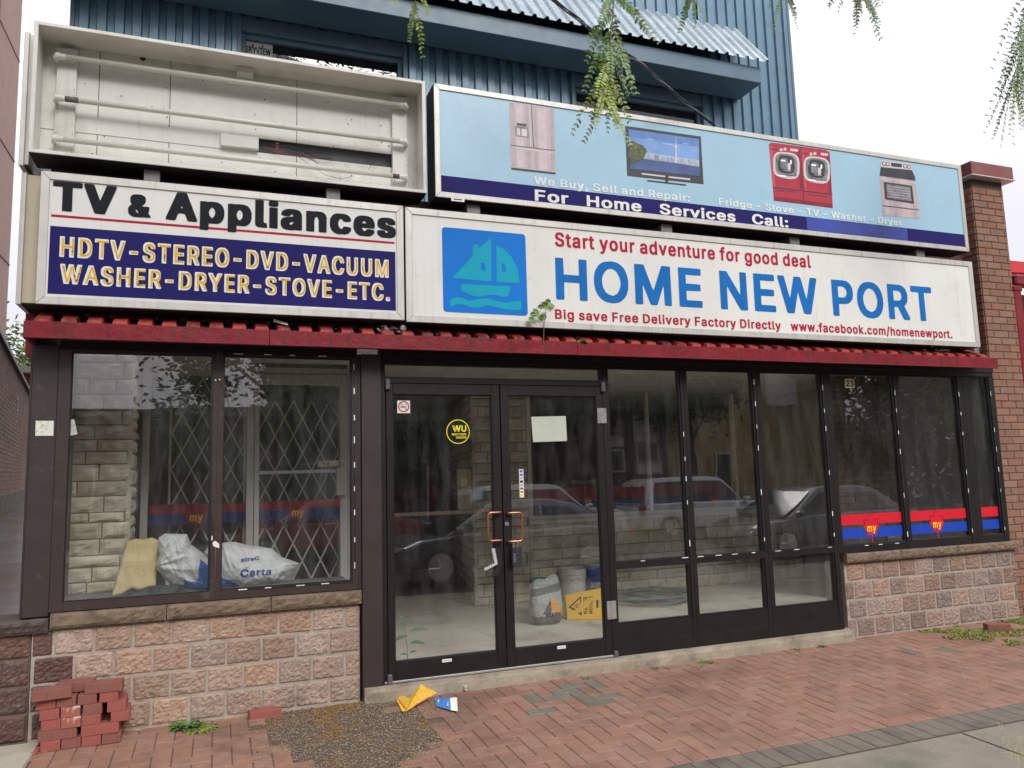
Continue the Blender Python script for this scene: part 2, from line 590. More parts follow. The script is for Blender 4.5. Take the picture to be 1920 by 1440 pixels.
# glyph outlines: advance and closed loops on a 250 unit square
GL = {
  'bold': {
    '&': (122, '42,-6 54,-7 60,-6 70,-4 80,0 85,-4 93,-5 107,-5 114,-4 115,-3 116,-1 115,4 102,20 101,22 106,35 108,43 108,59 106,60 100,61 83,60 81,59 80,50 79,49 66,65 66,66 78,76 86,87 88,95 88,108 85,116 81,122 74,128 69,131 55,133 40,132 30,130 23,126 16,118 13,109 13,90 15,83 23,70 13,61 8,55 4,47 2,39 2,27 4,19 9,9 15,3 22,-1 31,-5|45,17 41,19 36,23 32,31 32,35 34,40 38,45 41,47 43,46 62,23 60,21 56,19 50,17|46,89 42,96 42,101 45,107 50,110 51,110 55,108 57,105 58,100 52,91 48,88'),
    ',': (57, '9,-35 20,-35 26,-34 28,-32 41,13 41,20 40,21 32,23 19,23 12,22 10,20 2,-27 3,-33 5,-34'),
    '-': (124, '28,42 82,42 90,43 91,45 90,64 89,65 82,66 30,66 23,65 22,62 22,45 23,43'),
    '.': (57, '20,-5 25,-6 33,-5 36,-3 41,1 42,5 42,16 40,20 36,24 32,26 25,27 16,26 10,23 7,19 6,15 6,5 8,0 13,-4'),
    '/': (73, '3,-24 16,-24 23,-23 25,-21 65,127 65,135 64,137 56,138 46,138 40,137 38,136 -3,-16 -3,-22 -1,-23'),
    '0': (124, '50,-6 61,-7 73,-5 85,0 92,7 100,18 105,31 107,45 108,58 108,69 107,87 103,101 98,112 94,118 84,127 75,131 58,134 43,132 36,131 27,125 19,118 14,110 9,99 6,82 5,70 5,56 7,40 9,28 14,16 20,8 29,0 40,-5|55,18 49,20 44,25 38,38 34,55 34,70 37,86 41,97 48,106 53,109 57,110 62,108 66,105 74,94 78,78 79,70 79,57 76,38 71,29 64,20 59,18'),
    '2': (124, '16,-5 95,-5 102,-4 104,-3 104,15 103,18 95,19 55,19 54,20 59,27 75,43 88,58 97,71 101,80 102,85 102,101 100,109 94,119 88,125 81,129 71,132 58,134 38,131 31,129 24,124 17,117 13,110 10,100 10,89 12,87 30,86 37,87 42,101 48,107 55,110 60,109 67,105 71,100 73,93 71,84 62,72 9,15 9,-2 10,-4'),
    '3': (124, '48,-6 60,-7 72,-5 82,-1 91,4 96,9 100,14 102,19 105,29 105,42 104,49 101,55 97,63 91,68 83,73 76,76 72,76 70,78 100,112 100,129 99,131 91,132 20,132 13,132 11,130 11,112 12,110 20,108 56,108 58,107 33,78 33,60 34,58 40,57 57,56 67,51 71,47 75,39 75,32 71,25 66,21 61,19 58,18 51,18 43,21 39,24 36,29 33,37 25,38 13,38 5,37 4,35 4,28 6,20 9,13 16,5 20,2 30,-3'),
    ':': (57, '20,-5 25,-6 33,-5 36,-3 41,1 42,5 42,16 40,20 36,24 32,26 25,27 16,26 10,23 7,19 6,15 6,5 8,0 13,-4|22,63 30,63 35,65 38,67 41,72 41,86 39,90 34,94 24,96 14,94 9,90 6,85 6,75 7,70 13,65'),
    'A': (130, '4,-5 20,-5 27,-4 39,29 40,30 42,31 79,31 81,29 93,-4 100,-5 114,-5 120,-4 122,-3 122,3 121,9 76,129 75,131 67,132 52,132 45,132 44,130 -2,5 -2,-3 0,-4|50,55 49,56 49,59 60,87 61,84 71,56 69,55'),
    'B': (125, '15,-5 68,-5 80,-3 94,1 100,5 106,13 109,18 111,25 111,44 109,50 106,55 103,60 95,67 101,74 105,80 106,85 106,103 104,110 100,117 90,126 80,130 62,132 17,132 10,132 9,130 8,-1 10,-4|39,19 38,21 38,50 38,52 66,52 73,49 79,43 81,37 82,33 80,28 75,23 70,20 65,19|39,77 38,79 38,106 38,108 58,108 65,107 70,105 73,102 76,96 77,90 74,85 70,80 62,77'),
    'C': (138, '59,-6 72,-7 84,-5 95,-1 100,1 106,5 116,15 121,25 125,37 125,42 123,44 116,45 104,45 96,44 91,33 85,26 78,21 70,18 60,19 51,24 45,28 41,34 36,44 33,54 32,60 33,73 37,85 40,92 46,100 53,105 60,108 65,109 73,108 80,105 89,98 93,92 95,84 97,83 104,82 116,82 124,83 125,85 125,90 121,102 116,111 108,121 101,126 95,129 86,132 69,134 51,132 44,131 35,127 24,120 16,110 9,97 5,86 3,73 3,54 5,41 10,26 17,15 26,6 34,1 45,-4'),
    'D': (136, '15,-5 61,-5 82,-1 92,3 99,7 105,13 112,21 117,31 122,49 122,78 121,84 117,96 112,106 105,116 94,124 85,128 78,130 58,132 17,132 10,132 9,130 8,-1 10,-4|39,19 38,21 38,107 40,108 54,108 66,106 74,103 80,98 88,87 91,77 93,64 91,47 87,39 82,31 72,24 60,19'),
    'E': (115, '15,-5 92,-5 99,-4 100,-3 101,15 100,18 92,19 40,19 38,20 38,21 38,50 38,52 87,53 95,54 96,56 96,73 95,75 87,77 38,77 38,79 38,108 40,108 91,108 99,110 100,112 100,129 99,131 91,132 17,132 10,132 9,130 8,-1 10,-4'),
    'F': (113, '15,-5 29,-5 35,-4 37,-3 38,48 38,50 85,50 92,51 93,53 93,70 92,73 85,74 38,75 38,76 38,108 40,108 90,108 98,110 99,112 99,129 98,131 90,132 17,132 10,132 9,130 8,-1 10,-4'),
    'G': (141, '59,-6 73,-7 85,-5 96,-1 104,3 111,9 118,17 123,27 126,39 126,65 125,68 117,69 73,69 66,68 65,67 65,47 66,46 73,45 95,45 96,43 94,37 87,27 77,20 71,18 64,18 51,24 45,29 40,35 36,44 33,54 32,60 33,73 37,85 40,92 45,99 53,105 58,107 65,109 73,108 78,106 87,99 91,93 95,85 97,83 104,83 116,83 124,84 125,85 125,93 121,105 114,115 110,119 102,125 92,130 82,132 68,134 46,131 34,126 25,120 15,110 9,97 5,86 3,73 3,54 5,42 8,32 14,19 27,5 35,0 45,-4'),
    'H': (140, '15,-5 29,-5 35,-4 37,-3 38,51 38,53 40,53 91,53 92,51 92,-3 94,-4 100,-5 113,-5 119,-4 120,-3 121,129 120,131 112,132 100,132 94,132 92,130 92,80 91,78 90,78 38,78 38,80 37,130 35,132 29,132 16,132 10,132 9,131 8,-1 10,-4'),
    'I': (86, '8,-5 65,-5 72,-4 74,-3 74,17 72,18 66,19 54,19 52,21 52,106 54,108 66,108 72,109 74,110 74,129 73,131 65,132 10,132 3,132 1,130 1,110 3,109 9,108 21,108 22,106 22,21 21,19 9,19 3,18 1,17 1,-2 2,-4'),
    'K': (127, '15,-5 29,-5 35,-4 37,-3 38,37 43,45 48,49 50,47 87,-4 95,-5 110,-5 116,-4 118,-3 118,5 71,71 72,74 117,122 118,125 118,130 117,131 110,132 93,132 85,131 39,82 38,82 38,84 37,130 35,132 29,132 16,132 10,132 9,131 8,-1 10,-4'),
    'L': (109, '15,-5 88,-5 95,-4 97,-2 97,15 95,18 88,19 40,19 38,20 38,129 36,131 30,132 16,132 10,131 8,130 8,-1 10,-4'),
    'M': (168, '15,-5 29,-5 35,-4 37,-3 38,62 41,58 64,0 66,-4 74,-5 84,-5 90,-4 92,-3 116,58 119,62 120,-3 121,-4 128,-5 140,-5 146,-4 148,-3 148,129 147,131 140,132 121,132 115,132 113,130 79,45 74,54 45,131 43,132 36,132 17,132 10,132 9,131 8,-1 10,-4'),
    'N': (141, '15,-5 30,-5 36,-4 37,-2 38,77 41,75 90,-3 92,-4 99,-5 114,-5 120,-4 122,-3 122,129 121,131 114,132 102,132 95,132 94,130 93,52 93,50 92,50 40,131 32,132 17,132 10,132 9,131 8,-1 10,-4'),
    'O': (144, '59,-6 72,-7 88,-4 97,-1 107,6 116,15 123,26 128,41 130,55 130,73 127,90 121,104 115,114 105,123 95,129 86,132 69,134 51,132 41,130 31,125 23,119 16,110 9,99 5,86 3,73 3,54 5,41 9,30 15,18 25,7 32,2 45,-4|63,19 51,24 45,28 41,34 35,46 33,60 32,66 34,78 37,85 43,95 50,102 55,106 60,108 68,109 73,108 80,105 87,100 91,95 98,81 101,68 101,60 99,49 96,41 90,30 85,25 78,21 70,18'),
    'P': (122, '15,-5 29,-5 35,-4 37,-3 38,40 38,41 66,42 81,44 93,50 103,61 106,66 108,75 109,83 108,99 104,111 100,117 91,125 80,130 60,132 17,132 10,132 9,130 8,-1 10,-4|39,66 38,68 38,108 40,108 60,108 65,107 73,102 77,95 79,89 79,85 77,78 74,73 70,69 62,66'),
    'R': (123, '15,-5 29,-5 35,-4 37,-3 38,42 38,43 40,44 56,44 79,0 83,-4 90,-5 105,-5 111,-4 113,-3 113,5 89,49 90,50 95,54 101,60 104,64 107,71 109,82 109,95 106,107 100,118 90,126 85,128 76,131 60,132 17,132 10,132 9,130 8,-1 10,-4|39,69 38,71 38,106 38,108 60,108 69,106 74,102 77,97 79,90 78,81 74,74 69,71 64,69'),
    'S': (122, '52,-7 58,-7 73,-6 89,-1 98,6 103,12 106,19 108,25 108,45 105,54 97,62 91,66 80,71 60,77 46,82 41,85 37,90 36,95 40,103 46,107 55,110 62,109 71,104 74,101 79,90 86,89 98,89 105,90 106,91 107,101 105,109 102,114 95,122 90,126 82,130 72,132 59,134 36,131 23,126 13,116 9,109 7,102 7,83 10,75 17,67 31,59 59,51 70,46 76,42 79,37 79,32 75,25 68,20 60,18 50,18 41,22 36,27 33,36 31,38 24,39 12,39 5,38 4,37 3,26 6,17 10,10 17,4 22,0 31,-4'),
    'T': (123, '48,-5 63,-5 70,-4 71,-2 71,107 73,108 102,108 110,110 111,112 111,129 110,131 102,132 10,132 4,132 2,130 2,112 3,110 10,108 40,108 42,107 42,-1 43,-4'),
    'U': (140, '54,-6 74,-7 85,-5 95,-1 105,5 112,12 116,20 119,25 121,35 121,129 120,131 112,132 100,132 94,132 92,130 92,45 91,40 87,31 80,23 73,19 65,18 56,19 48,24 42,31 39,40 38,46 37,130 35,132 29,132 16,132 10,132 9,130 8,35 10,26 13,20 17,13 26,4 39,-3'),
    'V': (130, '51,-5 68,-5 75,-4 76,-3 120,116 122,125 122,130 121,131 114,132 100,132 94,132 92,130 60,41 59,44 28,130 26,131 19,132 5,132 0,132 -2,130 -2,125 -1,120 43,0 45,-4'),
    'W': (182, '38,-5 55,-5 63,-4 65,-2 85,73 86,73 87,70 107,-3 109,-4 115,-5 130,-5 137,-4 139,-3 141,1 174,123 174,130 173,131 165,132 153,132 146,132 144,130 125,55 123,52 120,59 104,122 100,131 93,132 79,132 72,132 70,130 49,52 48,52 46,57 27,130 25,132 19,132 6,132 0,132 -2,131 -2,122 32,-2 33,-4'),
    'X': (129, '5,-5 21,-5 29,-4 58,37 60,39 89,-4 97,-5 111,-5 118,-4 120,-3 120,5 78,65 84,75 118,124 118,130 117,131 110,132 95,132 88,131 60,92 58,93 34,129 31,131 24,132 10,132 3,132 1,131 1,125 2,122 40,65 36,57 -1,5 -1,-3 0,-4'),
    'Y': (128, '51,-5 65,-5 71,-4 73,-3 74,49 119,121 120,124 120,129 119,131 111,132 97,132 90,131 60,83 58,84 29,131 20,132 6,132 0,132 -2,130 -2,125 -1,120 44,49 44,-2 45,-4'),
    'a': (108, '38,-7 40,-7 54,-6 62,-3 71,-5 82,-5 90,-4 91,-2 91,70 90,77 86,86 79,93 73,96 66,99 55,101 42,101 30,99 23,96 15,91 10,87 4,76 3,70 4,69 20,64 30,64 38,73 42,76 46,77 51,77 55,76 61,70 62,65 60,62 54,61 28,57 15,53 7,47 2,39 1,33 1,20 3,13 7,5 11,1 18,-3 26,-6|39,17 35,19 31,24 30,28 33,32 40,36 45,37 59,39 62,38 61,30 56,22 47,17'),
    'b': (117, '49,-6 64,-7 77,-4 88,3 96,11 101,21 104,36 104,57 102,68 99,78 92,87 85,94 79,97 70,100 63,101 50,101 40,99 37,97 35,98 35,129 34,131 26,132 9,132 7,131 7,129 7,-2 8,-4 15,-5 27,-5 36,-3 40,-5|53,17 45,21 39,29 36,39 35,50 38,62 42,70 49,76 55,78 61,76 69,69 74,57 75,51 75,43 72,32 67,24 60,18 56,17'),
    'c': (109, '43,-6 59,-7 65,-6 75,-3 80,-1 85,3 90,8 94,14 97,21 97,28 96,30 77,34 70,33 65,24 59,19 55,17 50,17 45,19 42,21 37,26 34,33 31,45 32,55 34,63 38,69 45,76 52,78 60,75 65,70 69,64 71,62 77,61 84,62 94,64 96,66 97,73 96,77 89,87 80,95 70,99 58,101 45,101 31,98 23,94 13,85 9,79 5,71 3,62 2,54 2,40 4,28 9,15 13,9 20,3 25,-1 34,-5'),
    'd': (117, '41,-6 55,-7 65,-5 70,-2 74,-4 80,-5 92,-5 98,-4 100,-3 100,129 99,131 91,132 80,132 73,132 71,131 70,98 55,101 43,101 30,98 19,92 12,85 6,75 3,62 2,54 3,32 6,20 11,10 21,0 27,-3|49,17 40,22 37,26 33,35 31,44 31,50 32,56 36,67 41,73 49,77 51,78 59,75 63,71 66,68 70,57 71,52 71,42 69,34 64,25 57,19 52,17'),
    'e': (111, '43,-6 60,-7 75,-4 87,3 93,9 97,17 97,25 96,27 78,31 70,30 67,24 60,19 55,17 50,17 40,22 37,25 34,31 32,36 34,37 90,38 97,38 99,40 99,61 96,73 93,80 87,88 81,93 75,96 69,99 57,101 45,101 34,99 25,96 20,92 12,84 7,75 3,62 2,54 2,40 3,33 6,20 9,14 13,9 23,0 31,-4|34,60 33,62 38,70 45,76 50,78 56,76 61,73 66,68 68,62 68,60 66,60'),
    'f': (74, '20,-5 35,-5 41,-4 42,-2 43,75 45,77 61,78 63,79 63,80 63,98 61,99 55,100 44,100 43,101 43,106 45,111 48,113 55,113 61,113 64,115 67,126 68,131 66,134 63,136 52,137 44,138 33,136 26,133 19,127 15,121 13,114 13,101 -3,99 -5,97 -5,79 -3,78 3,77 11,77 13,75 13,-1 15,-4'),
    'g': (117, '42,-42 59,-42 70,-41 79,-38 88,-32 94,-26 97,-20 100,-8 100,96 99,99 91,100 80,100 74,99 70,97 62,100 55,101 44,101 32,99 25,96 19,92 12,85 6,75 4,67 2,55 2,41 3,34 7,20 15,9 25,1 35,-2 49,-4 62,-2 69,0 70,0 71,-1 70,-7 67,-13 62,-16 55,-19 48,-19 43,-17 38,-14 30,-6 20,-6 9,-12 7,-14 7,-22 10,-27 15,-32 21,-36 27,-39|48,20 40,25 36,30 32,40 31,50 34,62 39,71 45,76 49,77 52,78 61,73 66,68 70,59 72,48 68,33 63,25 55,20'),
    'h': (113, '13,-5 26,-5 33,-4 35,-3 35,56 36,62 39,68 42,72 47,76 52,77 58,76 62,72 66,66 67,59 68,-3 70,-4 75,-5 87,-5 95,-4 96,-2 96,70 94,79 92,84 89,88 82,95 78,97 70,100 62,101 52,101 35,98 35,130 34,131 27,132 15,132 8,131 7,130 7,-1 8,-4'),
    'i': (52, '13,-5 27,-5 34,-4 35,-2 35,96 35,98 33,99 15,100 8,99 7,97 7,-1 8,-4|18,106 22,106 30,107 33,108 37,113 38,117 38,126 37,130 32,134 22,136 13,135 9,133 5,130 3,124 3,117 5,112 10,108'),
    'k': (106, '13,-5 26,-5 33,-4 35,-3 35,30 35,31 37,33 40,31 65,-1 68,-4 75,-5 90,-5 98,-4 99,-2 99,3 98,5 61,52 61,54 70,65 96,90 97,93 96,98 95,99 88,100 73,100 65,99 37,70 35,70 35,130 34,131 27,132 15,132 8,131 7,130 7,-1 8,-4'),
    'l': (58, '32,-5 36,-6 49,-4 51,-3 52,0 52,5 49,16 47,17 37,19 35,25 35,130 34,131 26,132 9,132 7,131 7,129 7,13 9,6 15,-1 21,-4'),
    'm': (163, '13,-5 26,-5 33,-4 35,-3 35,60 36,65 40,72 45,76 50,77 53,76 58,73 62,65 62,-1 63,-4 70,-5 82,-5 89,-4 90,-3 91,64 93,69 95,72 100,76 105,78 111,75 114,72 116,67 117,62 118,-3 120,-4 126,-5 137,-5 145,-4 146,-1 146,72 143,83 140,89 134,95 126,99 111,102 105,102 95,100 88,97 80,92 70,99 57,102 46,101 36,98 26,100 15,100 8,99 7,96 7,-1 8,-4'),
    'n': (113, '13,-5 26,-5 33,-4 35,-3 35,56 36,62 39,68 42,72 47,76 52,77 58,76 62,72 66,66 67,59 68,-3 70,-4 76,-5 88,-5 94,-4 95,-3 96,70 92,83 89,88 82,95 73,99 62,101 45,100 36,97 32,99 25,100 15,100 9,99 7,98 7,-1 8,-4'),
    'o': (114, '43,-6 59,-7 65,-6 75,-3 80,-1 86,4 93,12 98,21 101,30 102,36 102,58 100,68 97,75 93,82 86,90 78,96 70,99 58,101 45,101 31,98 23,94 13,85 9,79 5,71 3,62 2,54 2,40 4,28 9,15 13,9 20,3 25,-1 34,-5|50,17 44,20 37,26 33,35 31,44 31,49 34,63 38,69 45,76 53,78 62,73 67,67 71,57 73,46 71,34 66,25 57,18 54,17'),
    'p': (117, '13,-40 26,-41 33,-40 35,-39 35,-3 51,-7 64,-7 75,-5 82,-1 88,3 93,8 99,16 102,26 104,37 104,57 103,65 99,77 96,83 89,91 80,96 70,100 63,101 50,101 40,99 36,97 33,99 26,100 15,100 9,99 7,98 7,-37 8,-40|53,17 45,21 39,29 36,39 35,50 38,62 42,70 49,76 55,78 61,76 69,69 74,57 75,51 75,43 72,32 67,24 60,18 56,17'),
    'r': (75, '13,-5 26,-5 33,-4 35,-3 35,58 36,63 40,70 46,75 51,77 59,76 65,77 67,78 68,97 66,100 59,101 49,101 35,98 26,100 15,100 9,99 7,98 7,-1 8,-4'),
    's': (102, '36,-6 53,-7 70,-3 76,0 81,4 86,10 88,15 89,20 89,35 87,40 83,46 78,51 70,55 47,60 40,63 37,65 35,69 37,74 43,77 47,78 55,75 59,70 60,66 62,65 73,65 86,69 87,70 87,77 82,87 75,94 71,96 65,99 54,101 40,101 29,99 20,96 15,92 10,87 6,80 5,75 5,60 9,52 15,46 25,40 52,33 57,30 60,26 57,21 52,18 49,17 43,17 40,18 35,21 30,29 28,31 17,31 5,28 3,26 3,19 4,13 11,3 21,-3'),
    't': (67, '35,-5 49,-6 58,-4 60,-2 60,4 57,16 55,17 50,18 42,18 39,20 38,25 38,75 40,77 50,77 55,78 57,79 57,97 55,99 39,101 38,119 37,121 30,122 11,122 9,120 9,101 -3,99 -5,98 -5,80 -3,78 7,77 9,75 9,21 10,14 12,8 20,-1 26,-4'),
    'u': (113, '44,-6 58,-5 66,-2 70,-4 76,-5 88,-5 94,-4 95,-3 96,96 95,99 87,100 76,100 70,99 68,98 68,40 66,33 64,27 60,23 56,19 50,18 45,19 40,23 37,29 35,35 35,98 33,99 26,100 15,100 9,99 7,98 7,25 9,14 16,4 21,-1 32,-5'),
    'v': (108, '41,-5 55,-5 61,-4 64,-1 99,90 99,97 98,99 90,100 78,100 71,99 70,98 50,44 49,42 47,45 27,98 25,99 19,100 5,100 0,99 -2,98 -2,93 -1,89 33,0 35,-4'),
    'w': (152, '34,-5 48,-5 55,-4 56,-3 68,37 70,45 71,45 85,-3 87,-4 94,-5 105,-5 112,-4 114,-3 142,90 142,98 140,99 134,100 122,100 115,99 114,98 100,51 99,51 98,54 85,98 84,99 77,100 65,100 58,99 55,95 44,53 43,50 42,50 28,98 26,99 20,100 8,100 0,99 -1,97 -1,90 24,7 28,-3 30,-4'),
    'y': (108, '22,-41 35,-40 44,-36 50,-31 56,-23 99,90 99,97 98,99 90,100 78,100 71,99 70,98 50,44 49,42 47,45 27,98 25,99 19,100 5,100 0,99 -2,98 -2,93 -1,89 32,0 31,-7 26,-15 22,-17 17,-17 10,-18 9,-19 8,-21 5,-32 5,-38 10,-40'),
    'É': (115, '15,-5 92,-5 99,-4 100,-3 101,15 100,18 92,19 40,19 38,20 38,21 38,50 38,52 87,53 95,54 96,56 96,73 95,75 87,77 38,77 38,79 38,108 40,108 91,108 99,110 100,112 100,129 99,131 91,132 17,132 10,132 9,130 8,-1 10,-4|48,135 58,134 65,135 67,136 83,160 83,168 81,169 75,170 62,170 54,168 41,142 41,136 43,135'),
  },
  'black': {
    '&': (131, '42,-7 54,-7 66,-7 77,-5 93,-6 107,-6 120,-5 122,-3 121,5 108,22 112,33 114,41 114,60 100,62 77,61 73,65 84,75 91,85 93,93 93,110 90,120 84,126 75,131 68,133 46,134 33,133 23,131 17,127 13,123 9,118 7,110 7,88 9,81 15,70 15,69 5,60 0,54 -3,46 -4,40 -4,26 -2,17 3,7 8,3 14,-1 25,-6|48,19 41,25 38,31 39,36 40,39 42,39 54,24 53,21|49,97 48,98 48,100 49,103 50,104 52,102 52,100 50,98'),
    '-': (132, '28,41 82,41 95,42 97,44 97,65 95,66 82,67 30,67 17,66 16,64 16,43 18,42'),
    '.': (66, '20,-6 39,-6 42,-5 46,-1 48,4 47,18 46,22 43,25 38,27 23,28 9,26 3,23 0,17 0,3 2,-1 5,-4 8,-6'),
    'A': (139, '4,-5 20,-6 33,-5 45,28 46,29 48,30 72,30 74,29 84,2 87,-5 114,-6 128,-4 128,5 126,10 81,132 67,133 52,133 40,132 38,131 -8,6 -8,-3 -8,-5|56,56 56,58 60,67 61,66 64,57 62,56'),
    'C': (146, '59,-7 72,-7 85,-7 95,-5 107,0 113,4 121,13 127,23 131,34 131,43 130,45 116,46 90,45 86,35 82,30 75,24 66,20 58,24 51,30 47,35 42,45 39,55 38,65 40,76 43,84 46,90 52,98 63,106 69,106 80,100 86,91 90,82 116,81 130,82 131,91 130,97 127,104 122,113 115,121 110,125 101,130 94,132 81,134 65,135 45,133 30,129 18,121 10,112 3,99 -1,88 -2,75 -2,51 0,36 4,25 8,19 12,13 19,6 27,0 34,-3 42,-6'),
    'D': (144, '15,-5 61,-6 75,-5 85,-3 97,1 105,6 111,11 118,20 123,30 127,47 127,80 125,93 119,106 112,115 105,121 99,126 91,129 80,132 58,133 17,133 3,132 2,-3 4,-5|45,20 43,22 43,105 45,107 51,108 60,106 67,102 74,97 79,91 82,85 86,75 87,70 87,58 85,49 81,40 74,30 62,23 53,20'),
    'E': (123, '15,-5 92,-6 106,-4 107,17 105,19 92,20 45,20 44,20 43,22 43,50 44,51 87,52 100,53 102,55 102,75 100,77 87,78 44,78 43,80 44,107 45,108 91,108 105,108 106,110 106,130 105,132 91,133 17,133 3,132 2,-3 4,-5'),
    'H': (148, '15,-5 29,-6 43,-4 43,50 44,52 45,53 84,53 85,52 86,-3 87,-5 112,-6 126,-4 127,130 126,132 100,133 86,132 86,80 85,79 84,78 45,78 44,79 43,130 43,132 17,133 3,132 2,-3 4,-5'),
    'M': (176, '15,-5 29,-6 43,-4 44,31 46,27 58,-2 60,-5 84,-6 98,-5 111,29 113,30 113,-3 114,-5 128,-6 153,-5 154,-3 154,132 140,133 121,133 107,132 81,65 79,62 76,66 50,132 36,133 17,133 3,132 2,130 2,-3 4,-5'),
    'O': (152, '59,-7 72,-7 90,-6 102,-2 110,2 121,12 126,19 132,33 134,40 136,53 136,75 134,88 131,99 123,112 116,120 105,128 94,132 81,134 65,135 45,133 30,129 17,120 10,112 4,100 -1,88 -2,75 -2,51 0,36 3,29 8,19 13,12 19,6 27,0 34,-3 42,-6|66,20 54,27 47,35 41,48 39,55 38,65 40,76 43,84 48,93 57,102 63,106 67,107 74,104 80,99 87,90 92,80 94,72 95,62 93,50 91,43 85,33 78,26 72,22'),
    'R': (131, '15,-5 29,-6 43,-4 43,41 44,43 45,43 49,43 51,42 74,-1 76,-5 90,-6 105,-6 119,-4 119,6 96,48 97,50 103,54 110,62 113,70 115,80 115,97 112,109 106,120 97,126 92,129 82,132 60,133 17,133 3,132 2,-3 4,-5|45,70 43,72 44,107 45,108 54,107 62,105 68,101 71,95 73,89 71,81 67,75 60,71 56,70'),
    'S': (130, '52,-8 58,-8 80,-7 95,-2 105,6 110,12 114,22 114,47 111,55 105,62 98,67 87,72 67,78 53,83 47,87 42,93 43,96 46,102 53,106 56,107 61,106 67,101 73,89 98,88 112,90 112,91 112,104 111,110 108,115 102,122 97,126 84,132 59,135 42,134 30,132 23,130 13,124 5,115 1,105 1,81 4,73 10,67 16,62 25,58 52,50 63,46 70,40 73,35 71,29 66,24 61,21 55,19 48,23 43,28 38,39 24,40 -1,39 -2,37 -2,25 0,15 5,9 10,3 20,-3 33,-7'),
    'T': (131, '48,-5 62,-6 75,-5 77,-4 77,106 79,108 102,108 116,109 117,110 117,130 115,132 102,133 10,133 -2,132 -4,131 -4,110 -3,109 10,108 34,108 36,106 36,-3 37,-5'),
    'U': (148, '54,-7 73,-7 85,-7 97,-4 105,-1 110,3 117,10 122,18 125,24 127,33 127,130 126,132 100,133 86,132 86,46 83,36 79,30 73,24 65,20 58,23 50,29 47,35 44,42 43,48 43,132 29,133 17,133 3,132 2,34 5,22 12,10 19,3 26,-1 39,-6'),
    'V': (139, '51,-5 68,-6 80,-5 82,-4 128,122 128,130 128,132 114,133 100,133 86,132 62,63 60,60 59,60 56,69 34,131 32,132 19,133 6,133 -8,132 -8,123 -7,119 37,-1 40,-5'),
    'W': (190, '38,-5 55,-6 69,-5 70,-4 85,50 86,50 87,47 102,-5 115,-6 130,-6 145,-4 146,0 180,121 180,132 165,133 153,133 139,132 126,85 124,76 123,76 122,77 108,130 106,132 79,133 65,132 49,76 48,76 46,81 33,132 19,133 6,133 -8,132 -8,130 -8,120 26,-4 28,-5'),
    'Y': (137, '51,-5 65,-6 79,-4 79,47 125,120 126,123 126,130 125,132 111,133 97,133 83,132 60,96 59,95 36,130 35,132 6,133 -8,132 -8,123 -6,119 38,47 38,-4 40,-5'),
    'a': (116, '38,-8 54,-7 66,-5 71,-6 95,-5 97,-4 97,72 96,78 91,89 85,95 78,98 68,101 55,102 42,102 24,100 15,96 7,92 3,87 -2,78 -2,70 -2,68 13,63 36,63 44,72 48,75 50,74 55,68 55,65 51,63 25,59 9,55 1,49 -4,40 -5,35 -5,19 -3,11 2,3 10,-3 19,-6|42,19 37,25 38,29 41,32 46,35 53,37 55,36 56,35 55,31 51,25 45,20'),
    'c': (118, '43,-7 59,-7 71,-7 81,-4 88,-1 95,6 100,12 103,20 103,29 102,31 90,34 77,35 64,34 59,25 55,21 51,20 43,28 39,37 37,47 40,61 44,68 51,74 53,74 56,72 60,68 63,62 65,61 77,60 90,61 102,65 102,75 100,82 92,92 81,98 71,101 58,102 33,101 25,99 16,95 8,87 3,80 -1,73 -4,56 -4,39 -2,26 3,14 8,7 13,2 19,-2 32,-7'),
    'e': (120, '43,-7 60,-7 74,-7 81,-5 93,2 99,8 103,15 103,26 101,28 90,31 78,32 65,31 57,22 53,19 48,22 44,25 39,33 39,35 40,37 90,37 105,38 105,62 101,76 98,83 93,90 85,96 75,100 57,102 45,102 32,101 25,99 14,93 7,87 2,79 -1,70 -4,55 -4,39 -2,26 4,12 13,2 23,-4 32,-7|40,61 40,63 43,67 48,72 51,74 57,70 62,62 60,61'),
    'i': (60, '13,-5 26,-6 39,-5 41,-4 41,98 40,100 15,101 3,100 1,99 1,-3 2,-5|18,105 35,106 39,107 42,110 44,115 44,127 43,131 40,134 35,136 20,137 5,136 0,131 -2,125 -2,115 -1,110 2,108 5,106'),
    'l': (66, '32,-6 36,-7 55,-5 57,-4 58,-2 57,7 55,17 54,18 46,18 44,19 42,22 41,26 41,131 39,132 26,133 2,132 1,130 1,11 3,4 9,-2 15,-5'),
    'n': (121, '13,-5 26,-6 39,-5 41,-4 41,55 44,66 48,71 52,73 55,72 58,68 62,57 62,-4 76,-6 87,-6 101,-4 102,72 98,85 95,90 89,95 85,98 76,101 62,102 52,102 35,100 15,101 1,99 1,-3 2,-5'),
    'p': (125, '13,-41 26,-42 40,-40 41,-9 42,-7 64,-7 77,-7 84,-5 95,2 99,6 104,14 108,25 110,35 110,59 109,65 106,75 101,85 96,91 89,96 76,101 63,102 51,102 35,100 15,101 1,99 1,-39 2,-41|55,20 49,25 45,30 42,40 41,49 43,58 46,65 52,72 55,74 62,68 66,62 68,55 69,45 67,36 64,29 58,22'),
    's': (110, '36,-7 53,-7 65,-7 76,-4 83,-1 87,3 91,8 94,13 95,18 95,36 93,42 90,47 85,51 76,56 49,63 45,65 41,69 43,72 47,75 51,71 55,65 56,64 80,64 93,68 93,78 90,86 83,94 76,98 67,101 54,102 40,102 22,100 14,96 8,92 4,89 0,81 -1,76 -1,60 2,52 4,49 10,44 16,40 45,32 50,30 53,26 51,22 45,19 40,23 36,30 35,32 10,32 -1,29 -3,28 -3,16 -1,10 5,2 13,-3 20,-6'),
  },
  'thin': {
